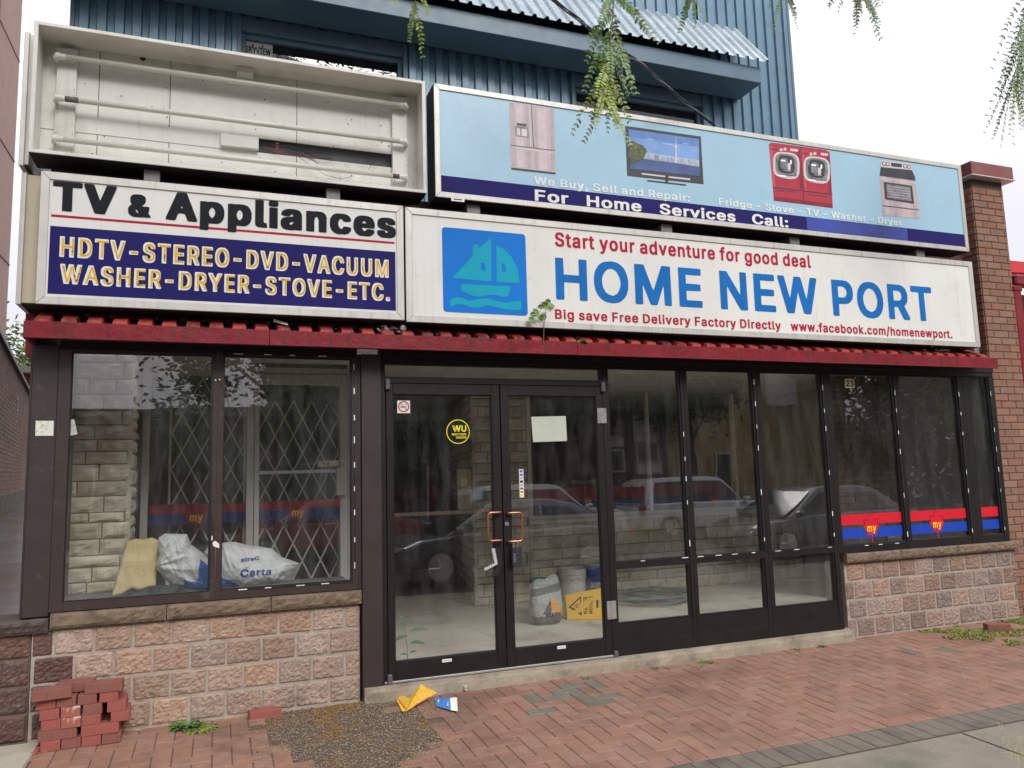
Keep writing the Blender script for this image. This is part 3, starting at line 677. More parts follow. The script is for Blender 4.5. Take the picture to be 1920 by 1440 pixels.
    '-': (113, '29,47 83,47 84,49 84,60 82,61 30,61 28,59 28,49'),
    '.': (47, '20,0 25,-1 29,0 34,5 35,8 35,14 32,18 29,21 23,22 19,21 15,18 13,14 12,9 14,5 16,2'),
    'A': (120, '5,0 20,0 21,1 33,35 35,36 85,35 99,1 100,0 115,0 114,5 69,127 52,128 50,126 8,10 5,2|40,50 39,52 60,112 61,110 69,85 80,51 79,50'),
    'C': (128, '59,-1 72,-2 79,-1 90,3 100,9 108,17 112,23 115,28 118,39 116,40 102,40 98,30 90,21 82,16 71,13 60,14 54,15 45,19 38,26 31,36 29,43 26,57 26,70 28,81 30,89 35,98 40,103 47,109 55,112 64,114 70,114 79,112 88,108 95,102 99,95 102,87 116,87 118,88 116,97 111,105 102,117 95,121 89,125 81,127 69,129 57,128 47,126 37,121 28,113 19,102 15,94 12,83 10,70 10,56 13,41 17,29 24,19 32,10 38,6 46,2'),
    'D': (126, '16,0 61,0 76,3 86,7 93,11 99,16 106,25 111,35 115,52 115,75 114,80 111,93 106,103 99,112 88,120 79,124 67,127 59,127 17,128 15,127 15,2|32,14 31,16 31,112 33,113 54,113 65,112 76,109 82,105 89,100 94,91 98,80 100,68 100,60 98,47 94,35 87,25 75,18 66,15 59,14'),
    'E': (105, '16,0 92,0 94,1 94,12 93,14 33,14 32,15 31,16 31,55 32,57 87,57 88,58 89,60 89,70 88,72 32,72 31,74 31,113 33,113 92,113 93,115 93,125 93,127 17,128 15,127 15,2'),
    'H': (129, '16,0 29,0 31,1 31,56 31,58 33,58 98,58 98,56 98,1 100,0 112,0 114,1 114,125 113,127 100,128 98,126 98,75 98,73 96,73 32,73 31,75 31,126 29,128 17,128 15,127 15,2'),
    'M': (157, '16,0 29,0 30,0 31,2 30,104 32,103 41,76 71,2 73,0 84,0 85,1 86,2 115,75 125,105 126,105 126,2 126,1 128,0 140,0 141,1 142,125 141,127 121,128 119,126 88,46 81,24 79,21 77,24 71,44 38,126 36,128 17,128 15,127 15,2'),
    'O': (133, '59,-1 72,-2 82,0 91,4 102,10 110,19 116,30 121,45 123,58 123,70 121,86 115,100 108,111 102,116 90,124 81,127 69,129 57,128 47,126 37,121 28,113 19,102 16,95 12,83 10,70 10,57 12,45 15,34 22,21 31,11 38,6 46,2|60,14 54,15 45,19 39,25 34,30 29,40 27,50 26,57 26,70 28,81 30,89 34,95 40,103 45,107 55,112 64,114 69,114 79,112 86,109 93,104 98,98 104,87 106,78 108,70 108,57 106,45 102,36 97,28 92,22 85,18 77,14 71,13'),
    'R': (112, '16,0 29,0 31,1 31,47 31,48 33,49 62,49 88,1 90,0 106,0 106,2 79,51 80,53 90,58 96,65 101,75 102,85 102,97 99,105 93,115 85,121 77,125 70,127 60,128 17,128 15,127 15,2|32,64 31,66 31,111 32,113 60,113 66,112 75,110 80,106 84,100 87,88 85,78 80,70 73,66 66,64'),
    'S': (112, '52,-2 58,-2 68,-1 77,1 87,6 92,10 96,15 100,22 102,29 102,41 100,47 96,53 91,58 84,63 75,67 55,73 40,78 35,82 31,85 29,89 29,99 34,107 40,111 45,113 55,115 68,113 76,109 81,105 85,94 98,94 100,95 100,99 97,107 93,114 89,118 85,121 76,126 70,127 59,129 42,127 35,125 26,120 18,110 13,99 13,87 15,81 19,75 23,71 37,63 65,55 75,51 82,46 86,40 87,34 86,29 82,23 78,19 74,16 61,13 50,13 45,13 35,18 29,24 25,34 12,34 10,33 10,30 13,20 18,13 23,8 35,1 45,-2'),
    'T': (112, '49,0 62,0 63,0 64,2 64,112 66,113 103,113 104,115 104,125 103,127 10,128 8,126 8,115 10,113 46,113 48,112 48,2'),
    'U': (129, '54,-1 74,-2 89,3 99,9 105,15 110,23 112,29 114,38 114,125 113,127 100,128 99,127 98,125 98,42 96,31 92,25 85,19 76,14 65,13 53,14 45,18 38,25 34,31 31,43 31,126 29,128 17,128 15,126 15,39 17,30 19,23 24,16 31,8 40,3'),
    'V': (120, '51,0 68,0 70,1 113,120 115,125 115,127 100,128 98,126 60,16 59,19 49,50 21,126 19,128 5,127 5,125 9,115 49,4'),
    'W': (172, '39,0 55,0 58,1 80,81 85,105 86,105 92,80 113,1 115,0 132,1 134,5 157,90 167,125 167,127 153,128 151,127 150,125 130,48 125,23 124,19 123,19 95,126 93,128 77,127 74,120 58,56 49,19 48,19 47,22 41,50 21,126 19,128 5,127 4,125'),
    'Y': (118, '52,0 65,0 67,1 67,52 112,125 113,126 112,127 95,127 74,92 60,67 58,68 51,82 23,126 20,128 5,127 6,124 51,52 51,2'),
  },
}

# ------------------------------------------------------------------ palette
BROWN = mat('brown_painted_metal', (0.040, 0.026, 0.023), 0.42, 0.2, 6, 0.05, 90, dirt=[((0.10, 0.085, 0.075), 9, 0.60, 0.80)], streak=0.3)
POSTM = mat('brown_post_cladding', (0.038, 0.026, 0.025), 0.45, 0.15, 5, 0.05, 60, dirt=[((0.12, 0.10, 0.095), 11, 0.62, 0.8)])
BLACKM = mat('black_gasket', (0.012, 0.012, 0.014), 0.4)
CHIP = mat('white_glazing_tape', (0.75, 0.75, 0.72), 0.6)
RED = mat('red_painted_metal', (0.205, 0.012, 0.019), 0.42, 0.15, 4, 0.5, 5, bd=.02, dirt=[((0.07, 0.012, 0.014), 3.2, 0.56, 0.8), ((0.30, 0.06, 0.06), 15, 0.72, 0.95)], streak=0.85, spec=.3)
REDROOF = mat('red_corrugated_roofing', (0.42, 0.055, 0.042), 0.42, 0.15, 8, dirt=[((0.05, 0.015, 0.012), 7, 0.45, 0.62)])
ALU = mat('sign_aluminium', (0.55, 0.54, 0.50), 0.42, 0.08, 6, met=0.35, dirt=[((0.28, 0.25, 0.20), 7, 0.62, 0.85)], streak=0.35)
WHITESIGN = mat('white_sign_face', (0.72, 0.72, 0.68), 0.3, 0.04, 2, streak=0.12, dirt=[((0.56, 0.55, 0.50), 3, 0.58, 0.85), ((0.35, 0.34, 0.31), 34, 0.74, 0.84)])
SIGNDARK = mat('sign_underside', (0.028, 0.022, 0.022), 0.7, 0.3, 6)
CREAM = mat('enamelled_steel', (0.70, 0.69, 0.64), 0.4, 0.05, 3, streak=.15, dirt=[((0.46, 0.43, 0.35), 2.4, 0.52, 0.80), ((0.17, 0.13, 0.09), 26, 0.72, 0.82)])
CONC = mat('old_concrete', (0.32, 0.275, 0.205), 0.85, 0.15, 4, 0.4, 70, dirt=[((0.14, 0.12, 0.095), 5, 0.5, 0.75), ((0.30, 0.22, 0.13), 3, 0.6, 0.8)], speck=[((0.45, 0.42, 0.38), 160, 0.62, 0.72)])
WALK = mat('sidewalk_concrete', (0.235, 0.208, 0.158), 0.8, 0.12, 2, 0.35, 120, dirt=[((0.14, 0.135, 0.105), 1.6, 0.5, 0.7)], speck=[((0.40, 0.38, 0.33), 190, 0.62, 0.74), ((0.09, 0.085, 0.07), 150, 0.62, 0.74)])
PAVER = mat('red_brick_paver', (0.270, 0.148, 0.102), 0.82, 0.16, 9, 0.35, 170, isl=0.08, dirt=[((0.17, 0.085, 0.060), 1.7, 0.52, 0.70), ((0.20, 0.14, 0.095), 5, 0.56, 0.74), ((0.15, 0.09, 0.065), 0.9, 0.54, 0.70)], speck=[((0.45, 0.32, 0.25), 260, 0.63, 0.72), ((0.13, 0.06, 0.045), 210, 0.64, 0.74)])
PAVERG = mat('grey_green_paver', (0.150, 0.136, 0.105), 0.85, 0.16, 9, 0.35, 170, isl=0.12, speck=[((0.32, 0.30, 0.24), 260, 0.62, 0.74)])
PAVERK = mat('charcoal_paver', (0.160, 0.135, 0.105), 0.78, 0.15, 9, 0.35, 170, isl=0.13, dirt=[((0.08, 0.072, 0.062), 2.2, 0.5, 0.7)], speck=[((0.28, 0.26, 0.23), 260, 0.62, 0.74)])
SAND = mat('joint_sand', (0.105, 0.073, 0.054), 0.95, 0.25, 30, dirt=[((0.055, 0.065, 0.025), 3, 0.6, 0.75)])
ASPH = mat('wet_asphalt', (0.045, 0.045, 0.048), 0.35, 0.2, 5, 0.3, 160, spec=0.6)
BLOCKP = mat('pink_split_block', (0.37, 0.262, 0.200), 0.9, 0.2, 12, 0.9, 75, isl=0.20, bd=0.012,
             dirt=[((0.27, 0.12, 0.085), 4.5, 0.60, 0.74), ((0.46, 0.41, 0.36), 5, 0.62, 0.85), ((0.17, 0.12, 0.10), 3.0, 0.55, 0.76)], speck=[((0.15, 0.10, 0.085), 120, 0.63, 0.75)])
BLOCKW = mat('rain_soaked_block', (0.105, 0.058, 0.046), 0.6, 0.25, 9, 0.5, 90, isl=0.15, bd=0.008,
             dirt=[((0.30, 0.25, 0.22), 5, 0.57, 0.72)])
BLOCKR = mat('brown_grey_split_block', (0.29, 0.205, 0.165), 0.9, 0.2, 12, 0.9, 75, isl=0.24, bd=0.012,
             dirt=[((0.40, 0.36, 0.32), 7, 0.58, 0.75), ((0.16, 0.055, 0.042), 4.5, 0.62, 0.76)], speck=[((0.13, 0.09, 0.08), 120, 0.63, 0.75)])
MORTAR = mat('pale_mortar', (0.36, 0.315, 0.26), 0.95, 0.15, 20, 0.3, 120, dirt=[((0.18, 0.15, 0.13), 6, 0.5, 0.7)])
SILL = mat('brown_cast_stone_sill', (0.175, 0.125, 0.082), 0.85, 0.22, 14, 0.6, 110, bd=0.008, isl=0.08,
           dirt=[((0.075, 0.052, 0.036), 6, 0.5, 0.7)], speck=[((0.30, 0.235, 0.165), 150, 0.62, 0.75), ((0.05, 0.035, 0.028), 130, 0.62, 0.74)])
SILLW = mat('wet_cast_stone_cap', (0.060, 0.043, 0.034), 0.5, 0.22, 14, 0.6, 110, bd=0.008)
BRICKO = mat('orange_brown_brick', (0.235, 0.120, 0.080), 0.85, 0.14, 14, 0.3, 150, isl=0.13, dirt=[((0.19, 0.095, 0.06), 1.4, 0.52, 0.72)], speck=[((0.16, 0.075, 0.05), 130, 0.64, 0.75)])
BMORT = mat('dark_brick_mortar', (0.115, 0.078, 0.06), 0.95)
STONE = mat('beige_ashlar_stone', (0.66, 0.59, 0.45), 0.9, 0.16, 7, 0.4, 60, isl=0.15, dirt=[((0.28, 0.235, 0.165), 3, 0.52, 0.75)])
STONE2 = mat('tan_grey_ashlar_stone', (0.58, 0.51, 0.40), 0.9, 0.16, 7, 0.4, 60, isl=0.18, dirt=[((0.24, 0.195, 0.145), 3, 0.52, 0.75)])
SMORT = mat('dark_stone_mortar', (0.20, 0.17, 0.13), 0.95)
SFLOOR = mat('scuffed_shop_floor', (0.60, 0.56, 0.48), 0.65, 0.1, 2, dirt=[((0.34, 0.31, 0.26), 2.5, 0.5, 0.72), ((0.22, 0.195, 0.165), 7, 0.66, 0.8)])
INT = mat('dark_interior_wall', (0.055, 0.052, 0.048), 0.9)
CEIL = mat('interior_ceiling', (0.62, 0.61, 0.58), 0.9)
GREYF = mat('grey_aluminium_frame', (0.58, 0.57, 0.52), 0.45, 0.06, 4, met=0.2)
WHITEF = mat('white_window_trim', (0.62, 0.60, 0.54), 0.5, 0.06, 4)
GLASS = glass('shop_glass', dust=0.012)
GLASSD = glass('dusty_shop_glass', dust=0.020, wave=0.4)
GLASSI = glass('inner_glass', dust=0.008, ior=1.5)
COPPER = mat('copper_handle', (0.46, 0.19, 0.105), 0.3, 0.12, 20, met=0.85)
STEEL = mat('brushed_steel', (0.62, 0.62, 0.60), 0.32, 0.08, 12, met=0.85)
BLK = mat('black_plastic', (0.014, 0.015, 0.017), 0.38)
INK = mat('black_vinyl', (0.010, 0.012, 0.016), 0.6, spec=0.15)
REDV = mat('crimson_vinyl', (0.42, 0.008, 0.036), 0.55, 0.06, 6, spec=.2)
NAVYV = mat('navy_vinyl', (0.014, 0.011, 0.120), 0.6, 0.1, 3, streak=0.2, spec=.15)
WHITEV = mat('white_vinyl', (0.74, 0.73, 0.68), 0.45, 0.03, 3)
YELLV = mat('peeling_yellow_vinyl', (0.72, 0.43, 0.004), 0.6, 0.08, 8, spec=.2, dirt=[((0.13, 0.085, 0.02), 17, 0.60, 0.64)])
SKYV = mat('pale_blue_sign_face', (0.335, 0.535, 0.66), 0.3, 0.04, 2, dirt=[((0.28, 0.45, 0.57), 2.5, 0.55, 0.8), ((0.15, 0.22, 0.27), 40, 0.76, 0.84)])
BLUEV = mat('bright_blue_vinyl', (0.003, 0.170, 0.60), 0.55, 0.06, 3, spec=.2)
HBLUE = mat('letter_blue_vinyl', (0.003, 0.140, 0.455), 0.55, 0.12, 5, spec=.2)
TEALV = mat('teal_vinyl', (0.004, 0.340, 0.475), 0.55, 0.05, 3, spec=.2)
PATCHV = mat('overlaid_blue_vinyl', (0.030, 0.055, 0.30), 0.3, 0.35, 3)
PAPER = mat('white_paper', (0.74, 0.74, 0.66), 0.8, 0.03, 4)
PAPERG = mat('grey_printed_paper', (0.52, 0.53, 0.50), 0.8, 0.2, 40)
LEAF = mat('locust_leaf', (0.085, 0.170, 0.028), 0.5, 0.3, 3, isl=0.38)
LEAFY = mat('young_leaf', (0.20, 0.27, 0.035), 0.5, 0.25, 3, isl=0.35)
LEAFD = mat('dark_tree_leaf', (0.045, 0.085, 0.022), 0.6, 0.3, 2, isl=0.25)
BARK = mat('bark', (0.085, 0.065, 0.05), 0.9, 0.25, 8, 0.5, 30)
BARKG = mat('green_twig', (0.16, 0.13, 0.06), 0.8)

# ------------------------------------------------------------------ ground
b = MB()
b.poly([(-300, -300, -0.34), (300, -300, -0.34), (300, 300, -0.34), (-300, 300, -0.34)])
setting(b.build('ground', mat('far_ground', (0.10, 0.10, 0.085), 0.9)))
b = MB()
b.poly([(-120, -14.8, -0.20), (120, -14.8, -0.20), (120, -6.2, -0.20), (-120, -6.2, -0.20)])
setting(b.build('road', ASPH))
b = MB()
b.box(-120, 120, -19.0, -14.8, -0.32, -0.06)
setting(b.build('far_pavement', WALK))
b = MB()
b.poly([(-120, -6.05, gz(-6.05)), (120, -6.05, gz(-6.05)), (120, -2.085, gz(-2.085)), (-120, -2.085, gz(-2.085))])
b.box(-120, 120, -6.2, -6.055, -0.3, gz(-6.05) + 0.004)
# expansion joints of the poured strip: shallow dark grooves
for x in (2.66, 4.2, 5.75, 7.3, 1.1, -0.45, -2.0):
    b.poly([(x, -6.0, gz(-6) + .004), (x + .012, -6.0, gz(-6) + .004), (x + .012, -2.10, gz(-2.1) + .004), (x, -2.10, gz(-2.1) + .004)], 1)
b.poly([(-20, -2.092, gz(-2.09) + .004), (60, -2.092, gz(-2.09) + .004), (60, -2.080, gz(-2.09) + .004), (-20, -2.080, gz(-2.09) + .004)], 1)
setting(b.build('concrete_walk', [WALK, SAND]))

GRAVEL = [(0.28, 0.03), (0.30, -0.30), (0.36, -0.62), (0.40, -0.92), (0.50, -1.00), (0.56, -1.24), (0.66, -1.50), (1.00, -1.50), (1.06, -1.22), (1.26, -1.06), (1.34, -0.93),
          (1.30, -0.60), (1.42, -0.42), (1.14, -0.30), (1.12, -0.18), (1.30, -0.10), (1.30, 0.03)]


def paver(b, x0, x1, y0, y1, m, jig=True):
    g = 0.0022
    x0 += g; x1 -= g; y0 += g; y1 -= g
    dz = rnd.uniform(-0.0015, 0.0015)
    tx, ty = rnd.uniform(-.006, .006), rnd.uniform(-.006, .006)
    cx, cy = (x0 + x1) / 2, (y0 + y1) / 2
    n = len(b.v)
    for e, z in ((0.0, -0.03), (0.0, -0.0045), (0.0032, 0.0)):
        for x, y in ((x0 + e, y0 + e), (x1 - e, y0 + e), (x1 - e, y1 - e), (x0 + e, y1 - e)):
            b.v.append(V((x, y, gz(y) + z + dz + (x - cx) * tx + (y - cy) * ty)))
    for r_ in (0, 4):
        for k in range(4):
            k2 = (k + 1) % 4
            b.f.append((n + r_ + k, n + r_ + k2, n + r_ + 4 + k2, n + r_ + 4 + k)); b.m.append(m)
    b.f.append((n + 8, n + 9, n + 10, n + 11)); b.m.append(m)


b = MB()
b.poly([(-1.9, -1.84, gz(-1.84) - .0045), (14, -1.84, gz(-1.84) - .0045), (14, 0.02, gz(0) - .0045), (-1.9, 0.02, gz(0) - .0045)], 2)
PW = 0.1085
greys = [(2.10, -.46), (2.22, -.46), (2.36, -.42), (2.50, -.33), (2.60, -.25), (2.66, -.32), (2.47, -.70), (2.42, -.52), (2.55, -.62), (2.12, -.68),
         (5.55, -.55), (5.75, -.62), (5.9, -.45), (7.05, -.85)]
yt = -1.834
for i in range(-16, 120):
    for j in range(0, 18):
        k = (i - j) % 4
        if k == 0:
            x0, x1, y0, y1 = i * PW, (i + 2) * PW, yt + j * PW, yt + (j + 1) * PW
        elif k == 3:
            x0, x1, y0, y1 = i * PW, (i + 1) * PW, yt + j * PW, yt + (j + 2) * PW
        elif k == 2 and j == 0:
            x0, x1, y0, y1 = i * PW, (i + 1) * PW, yt, yt + PW
        else:
            continue
        y1 = min(y1, 0.015)
        if y1 - y0 < 0.03: continue
        cx, cy = (x0 + x1) / 2, (y0 + y1) / 2
        if x0 < -1.75 or inside((cx, cy), GRAVEL): continue
        if cx < -0.98 and cy < -0.02: continue
        mi = 1 if any(abs(cx - a) < .075 and abs(cy - c) < .075 for a, c in greys) else 0
        paver(b, x0, x1, y0, y1, mi)
setting(b.build('brick_sidewalk', [PAVER, PAVERG, SAND]))
b = MB()
for i in range(-16, 140):
    paver(b, i * 0.112, (i + 1) * 0.112, -2.08, -1.84, 0)
b.poly([(-1.9, -2.08, gz(-2.08) - .0045), (16, -2.08, gz(-2.08) - .0045), (16, -1.84, gz(-1.84) - .0045), (-1.9, -1.84, gz(-1.84) - .0045)], 1)
setting(b.build('paver_border', [PAVERK, SAND]))
b = MB()
b.hexa([(-6, -1.80, -.1), (-1.0, -1.80, -.1), (-1.0, -0.03, -.1), (-6, -0.03, -.1),
        (-6, -1.80, gz(-1.8) + .012), (-1.03, -1.80, gz(-1.8) + .012), (-0.985, -0.03, gz(0) + .012), (-6, -0.03, gz(0) + .012)])
setting(b.build('concrete_slab', mat('pale_slab_concrete', (0.40, 0.37, 0.30), 0.85, 0.1, 4, 0.3, 90, dirt=[((0.24, 0.21, 0.17), 4, 0.55, 0.75)])))

# loose gravel in the gap of the paving
GRAV = mat('wet_gravel', (0.21, 0.160, 0.105), 0.6, 0.3, 40, isl=0.6, dirt=[((0.27, 0.15, 0.04), 1.9, 0.52, 0.62)])
b = MB()
b.poly([(x, y, gz(y) - .006) for x, y in GRAVEL], 1)
n_st = 0
while n_st < 15000:
    x, y = rnd.uniform(0.2, 1.5), rnd.uniform(-1.52, 0.06)
    if not inside((x, y), GRAVEL):
        if rnd.random() > 0.13 or y > -.02: continue
    n_st += 1
    s = rnd.choice((.0025, .003, .0035, .004, .005, .0065))
    c = V((x, y, gz(y) + s * .1 + rnd.uniform(-.006, .003)))
    n = len(b.v)
    ax = [V((rnd.uniform(.7, 1.3) * s, 0, 0)), V((0, rnd.uniform(.7, 1.3) * s, 0)), V((0, 0, s * rnd.uniform(.5, .9)))]
    ro = Matrix.Rotation(rnd.uniform(0, 6.28), 3, 'Z')
    for sgn, k in ((1, 0), (-1, 0), (1, 1), (-1, 1), (1, 2), (-1, 2)):
        b.v.append(c + ro @ (ax[k] * sgn + V((rnd.uniform(-.3, .3), rnd.uniform(-.3, .3), 0)) * s))
    for q in ((0, 2, 4), (2, 1, 4), (1, 3, 4), (3, 0, 4), (2, 0, 5), (1, 2, 5), (3, 1, 5), (0, 3, 5)):
        b.f.append(tuple(n + k for k in q)); b.m.append(0)
setting(b.build('gravel', [GRAV, mat('gravel_bed', (0.10, 0.075, 0.05), 0.8, 0.3, 60, 0.6, 200)]), 'stuff')

# the alley: wet ramp climbing away behind the retaining wall
b = MB()
for (ya, yb, za, zb) in ((0.30, 3.0, .755, .90), (3.0, 7.5, .90, 1.43), (7.5, 45, 1.43, 1.75)):
    b.poly([(-7, ya, za), (-1.13, ya, za), (-1.13, yb, zb), (-7, yb, zb)])
setting(b.build('alley', mat('rain_wet_asphalt', (0.17, 0.155, 0.155), 0.10, 0.3, 2.2, 0.35, 50, spec=0.7, dirt=[((0.12, 0.075, 0.055), 1.3, 0.5, 0.62)], bd=0.006)))

# ------------------------------------------------------------------ low block walls
Nf, Ux, Uz = V((0, -1, 0)), V((1, 0, 0)), V((0, 0, 1))
ROWS = [(0.535, 0.700), (0.370, 0.535), (0.205, 0.370), (0.040, 0.205), (-0.125, 0.040)]


def block_wall(b, x0, x1, step, offs, mchoose, y=0.0):
    seed = 0
    for r_, (z0, z1) in enumerate(ROWS):
        o = offs[r_ % 2]
        k = math.floor((x0 - o) / step)
        while True:
            a = max(x0, o + k * step)
            c = min(x1, o + (k + 1) * step)
            k += 1
            if a >= x1 - 1e-6: break
            if c - a < 0.025: continue
            seed += 1
            b.rock((a, y, z0), Ux, Uz, Nf, c - a, z1 - z0, 0.010, 0.0085, max(4, int((c - a) / .0125)), 13, mchoose(a, c, r_), 0.03, seed * 0.37, 52)


def sill_stones(b, cuts, z0, z1, y0, y1, m=0):
    for a, c in zip(cuts[:-1], cuts[1:]):
        b.rock((a, y0, z0), Ux, Uz, Nf, c - a, z1 - z0, 0.005, 0.010, max(8, int((c - a) / .022)), 5, m, 0.03, a * 3.3, 30)
        b.box(a + .003, c - .003, y0 + 0.004, y1, z0 + .004, z1 - .004, m)


lw = thing('block_wall', 'low wall of pink split-face blocks under the left shop window, dark with rain at its left end', 'wall', (0, 0, 0))
b = MB()
block_wall(b, -1.06, 0.975, 0.2255, (-0.714, -0.597), lambda a, c, r_: 0 if a > -1.03 + 0.08 * (r_ % 3) else 1)
b.box(-1.06, 0.97, 0.004, 0.25, -0.15, 0.698, 2)
b.build('blocks', [BLOCKP, BLOCKW, MORTAR], lw)
b = MB()
sill_stones(b, [-0.962, -0.292, 0.362, 0.982], 0.703, 0.802, -0.040, 0.055)
b.build('sill', SILL, lw)

rw = thing('retaining_wall', 'rain-darkened block retaining wall holding up the wet alley at the left edge', 'wall', (-2, 0, 0))
b = MB()
block_wall(b, -3.6, -1.065, 0.32, (-1.065, -1.225), lambda a, c, r_: 0)
b.box(-3.6, -1.066, 0.010, 0.30, -0.15, 0.676, 1)
b.build('blocks', [BLOCKW, mat('wet_dark_mortar', (.14, .115, .10), .8, .2, 9)], rw)
b = MB()
sill_stones(b, [-3.6, -2.6, -1.78, -0.967], 0.682, 0.777, -0.035, 0.30)
b.build('cap', SILLW, rw)

rwl = thing('block_wall', 'low wall of small brown-grey split-face blocks under the right windows beside the brick pier', 'wall', (6.4, 0, 0))
b = MB()
block_wall(b, 5.372, 7.56, 0.212, (5.606, 5.472), lambda a, c, r_: 0)
b.box(5.374, 7.55, 0.004, 0.25, -0.15, 0.698, 1)
b.build('blocks', [BLOCKR, MORTAR], rwl)
b = MB()
sill_stones(b, [5.376, 6.02, 6.75, 7.60], 0.703, 0.790, -0.045, 0.055)
b.build('sill', SILL, rwl)

# ------------------------------------------------------------------ brick pier at the right
def brick_face(b, O, U, length, z0, z1, m=0, bl=0.21, ch=0.0745, N=None, first=0):
    O, U = V(O), V(U)
    N = N or U.cross(V((0, 0, 1)))
    r_ = first
    z = z0
    while z < z1 - 0.02:
        o = 0.0 if r_ % 2 else -bl / 2
        a = o
        while a < length:
            s, e = max(0, a) + .005, min(length, a + bl) - .005
            if e - s > .02:
                d = rnd.uniform(-.001, .001)
                p = [O + U * s + V((0, 0, z + .005)), O + U * e + V((0, 0, z + .005)), O + U * e + V((0, 0, z + ch - .005)), O + U * s + V((0, 0, z + ch - .005))]
                b.slab([q + N * (0.004 + d) for q in p], -N, 0.02, m)
            a += bl
        z += ch
        r_ += 1


bp = thing('brick_pier', 'tall orange-brown brick pier with a red metal cap at the right end of the signs', 'pier', (7.75, 0.2, 0))
b = MB()
brick_face(b, (7.515, 0.012, -0.1), (1, 0, 0), 0.465, -0.1 + 0.1, 4.62)
brick_face(b, (7.512, 0.50, -0.1), (0, -1, 0), 0.485, -0.1 + 0.1, 4.62, first=1)
b.box(7.518, 7.978, 0.014, 0.5, -0.15, 4.62, 1)
b.build('brickwork', [BRICKO, BMORT], bp, bevel=0.0025)
b = MB()
b.box(7.435, 8.06, -0.07, 0.56, 4.62, 4.765, 0)
b.box(7.425, 8.07, -0.08, 0.57, 4.606, 4.621, 1)
b.build('cap', [mat('weathered_red_cap', (0.20, 0.045, 0.04), 0.5, 0.2, 6, dirt=[((0.14, 0.11, 0.10), 7, 0.5, 0.7)]), ALU], bp, bevel=0.004)

# ------------------------------------------------------------------ the shop
DARKB = mat('dark_storefront_metal', (0.012, 0.009, 0.009), 0.45, 0.25, 7, 0.05, 90, dirt=[((0.05, 0.045, 0.042), 10, 0.66, 0.84)], streak=0.2, spec=.35)
shop = thing('shop_building', 'single storey shop with brown framed glass front, red roof edge and double glass doors', 'shop', (3, 0, 0))
TOPZ = 2.453

# corner post, wide post beside the doors, head beam, door step
b = MB()
b.box(-1.118, -0.972, -0.022, 0.20, 0.782, 2.505)
b.box(-1.135, -1.119, 0.0, 0.20, 0.78, 2.50)
b.build('corner_post', POSTM, shop, bevel=0.004)
b = MB()
b.box(0.985, 1.128, -0.045, 0.10, 0.05, 2.50)
b.box(0.958, 0.984, -0.018, 0.08, 0.805, 2.50, 0)
b.build('door_post', POSTM, shop, bevel=0.003)
b = MB()
b.box(-0.971, 0.957, -0.022, 0.09, 2.472, 2.56)
b.box(1.129, 7.50, -0.018, 0.09, TOPZ + .002, 2.56)
b.box(-0.971, 0.957, -0.030, -0.023, 2.535, 2.556)
b.box(1.129, 7.50, -0.028, -0.019, 2.50, 2.556)
b.build('head_beam', DARKB, shop, bevel=0.003)
b = MB()
cuts = [0.99, 1.62, 2.4, 3.1, 3.9, 4.7, 5.368]
for a, c in zip(cuts[:-1], cuts[1:]):
    b.rock((a, -0.075, -0.05), Ux, Uz, Nf, c - a, 0.178, 0.002, 0.006, 14, 5, 0, 0.03, a * 2.1, 14)
    b.hexa([(a, -0.072, 0), (c, -0.072, 0), (c, 0.12, 0), (a, 0.12, 0), (a, -0.072, 0.124), (c, -0.072, 0.124), (c, 0.12, 0.130), (a, 0.12, 0.130)])
b.build('door_step', CONC, shop)
b = MB()
b.box(1.14, 2.97, -0.035, 0.06, 0.131, 0.146)
b.build('threshold_plate', STEEL, shop, bevel=0.002)


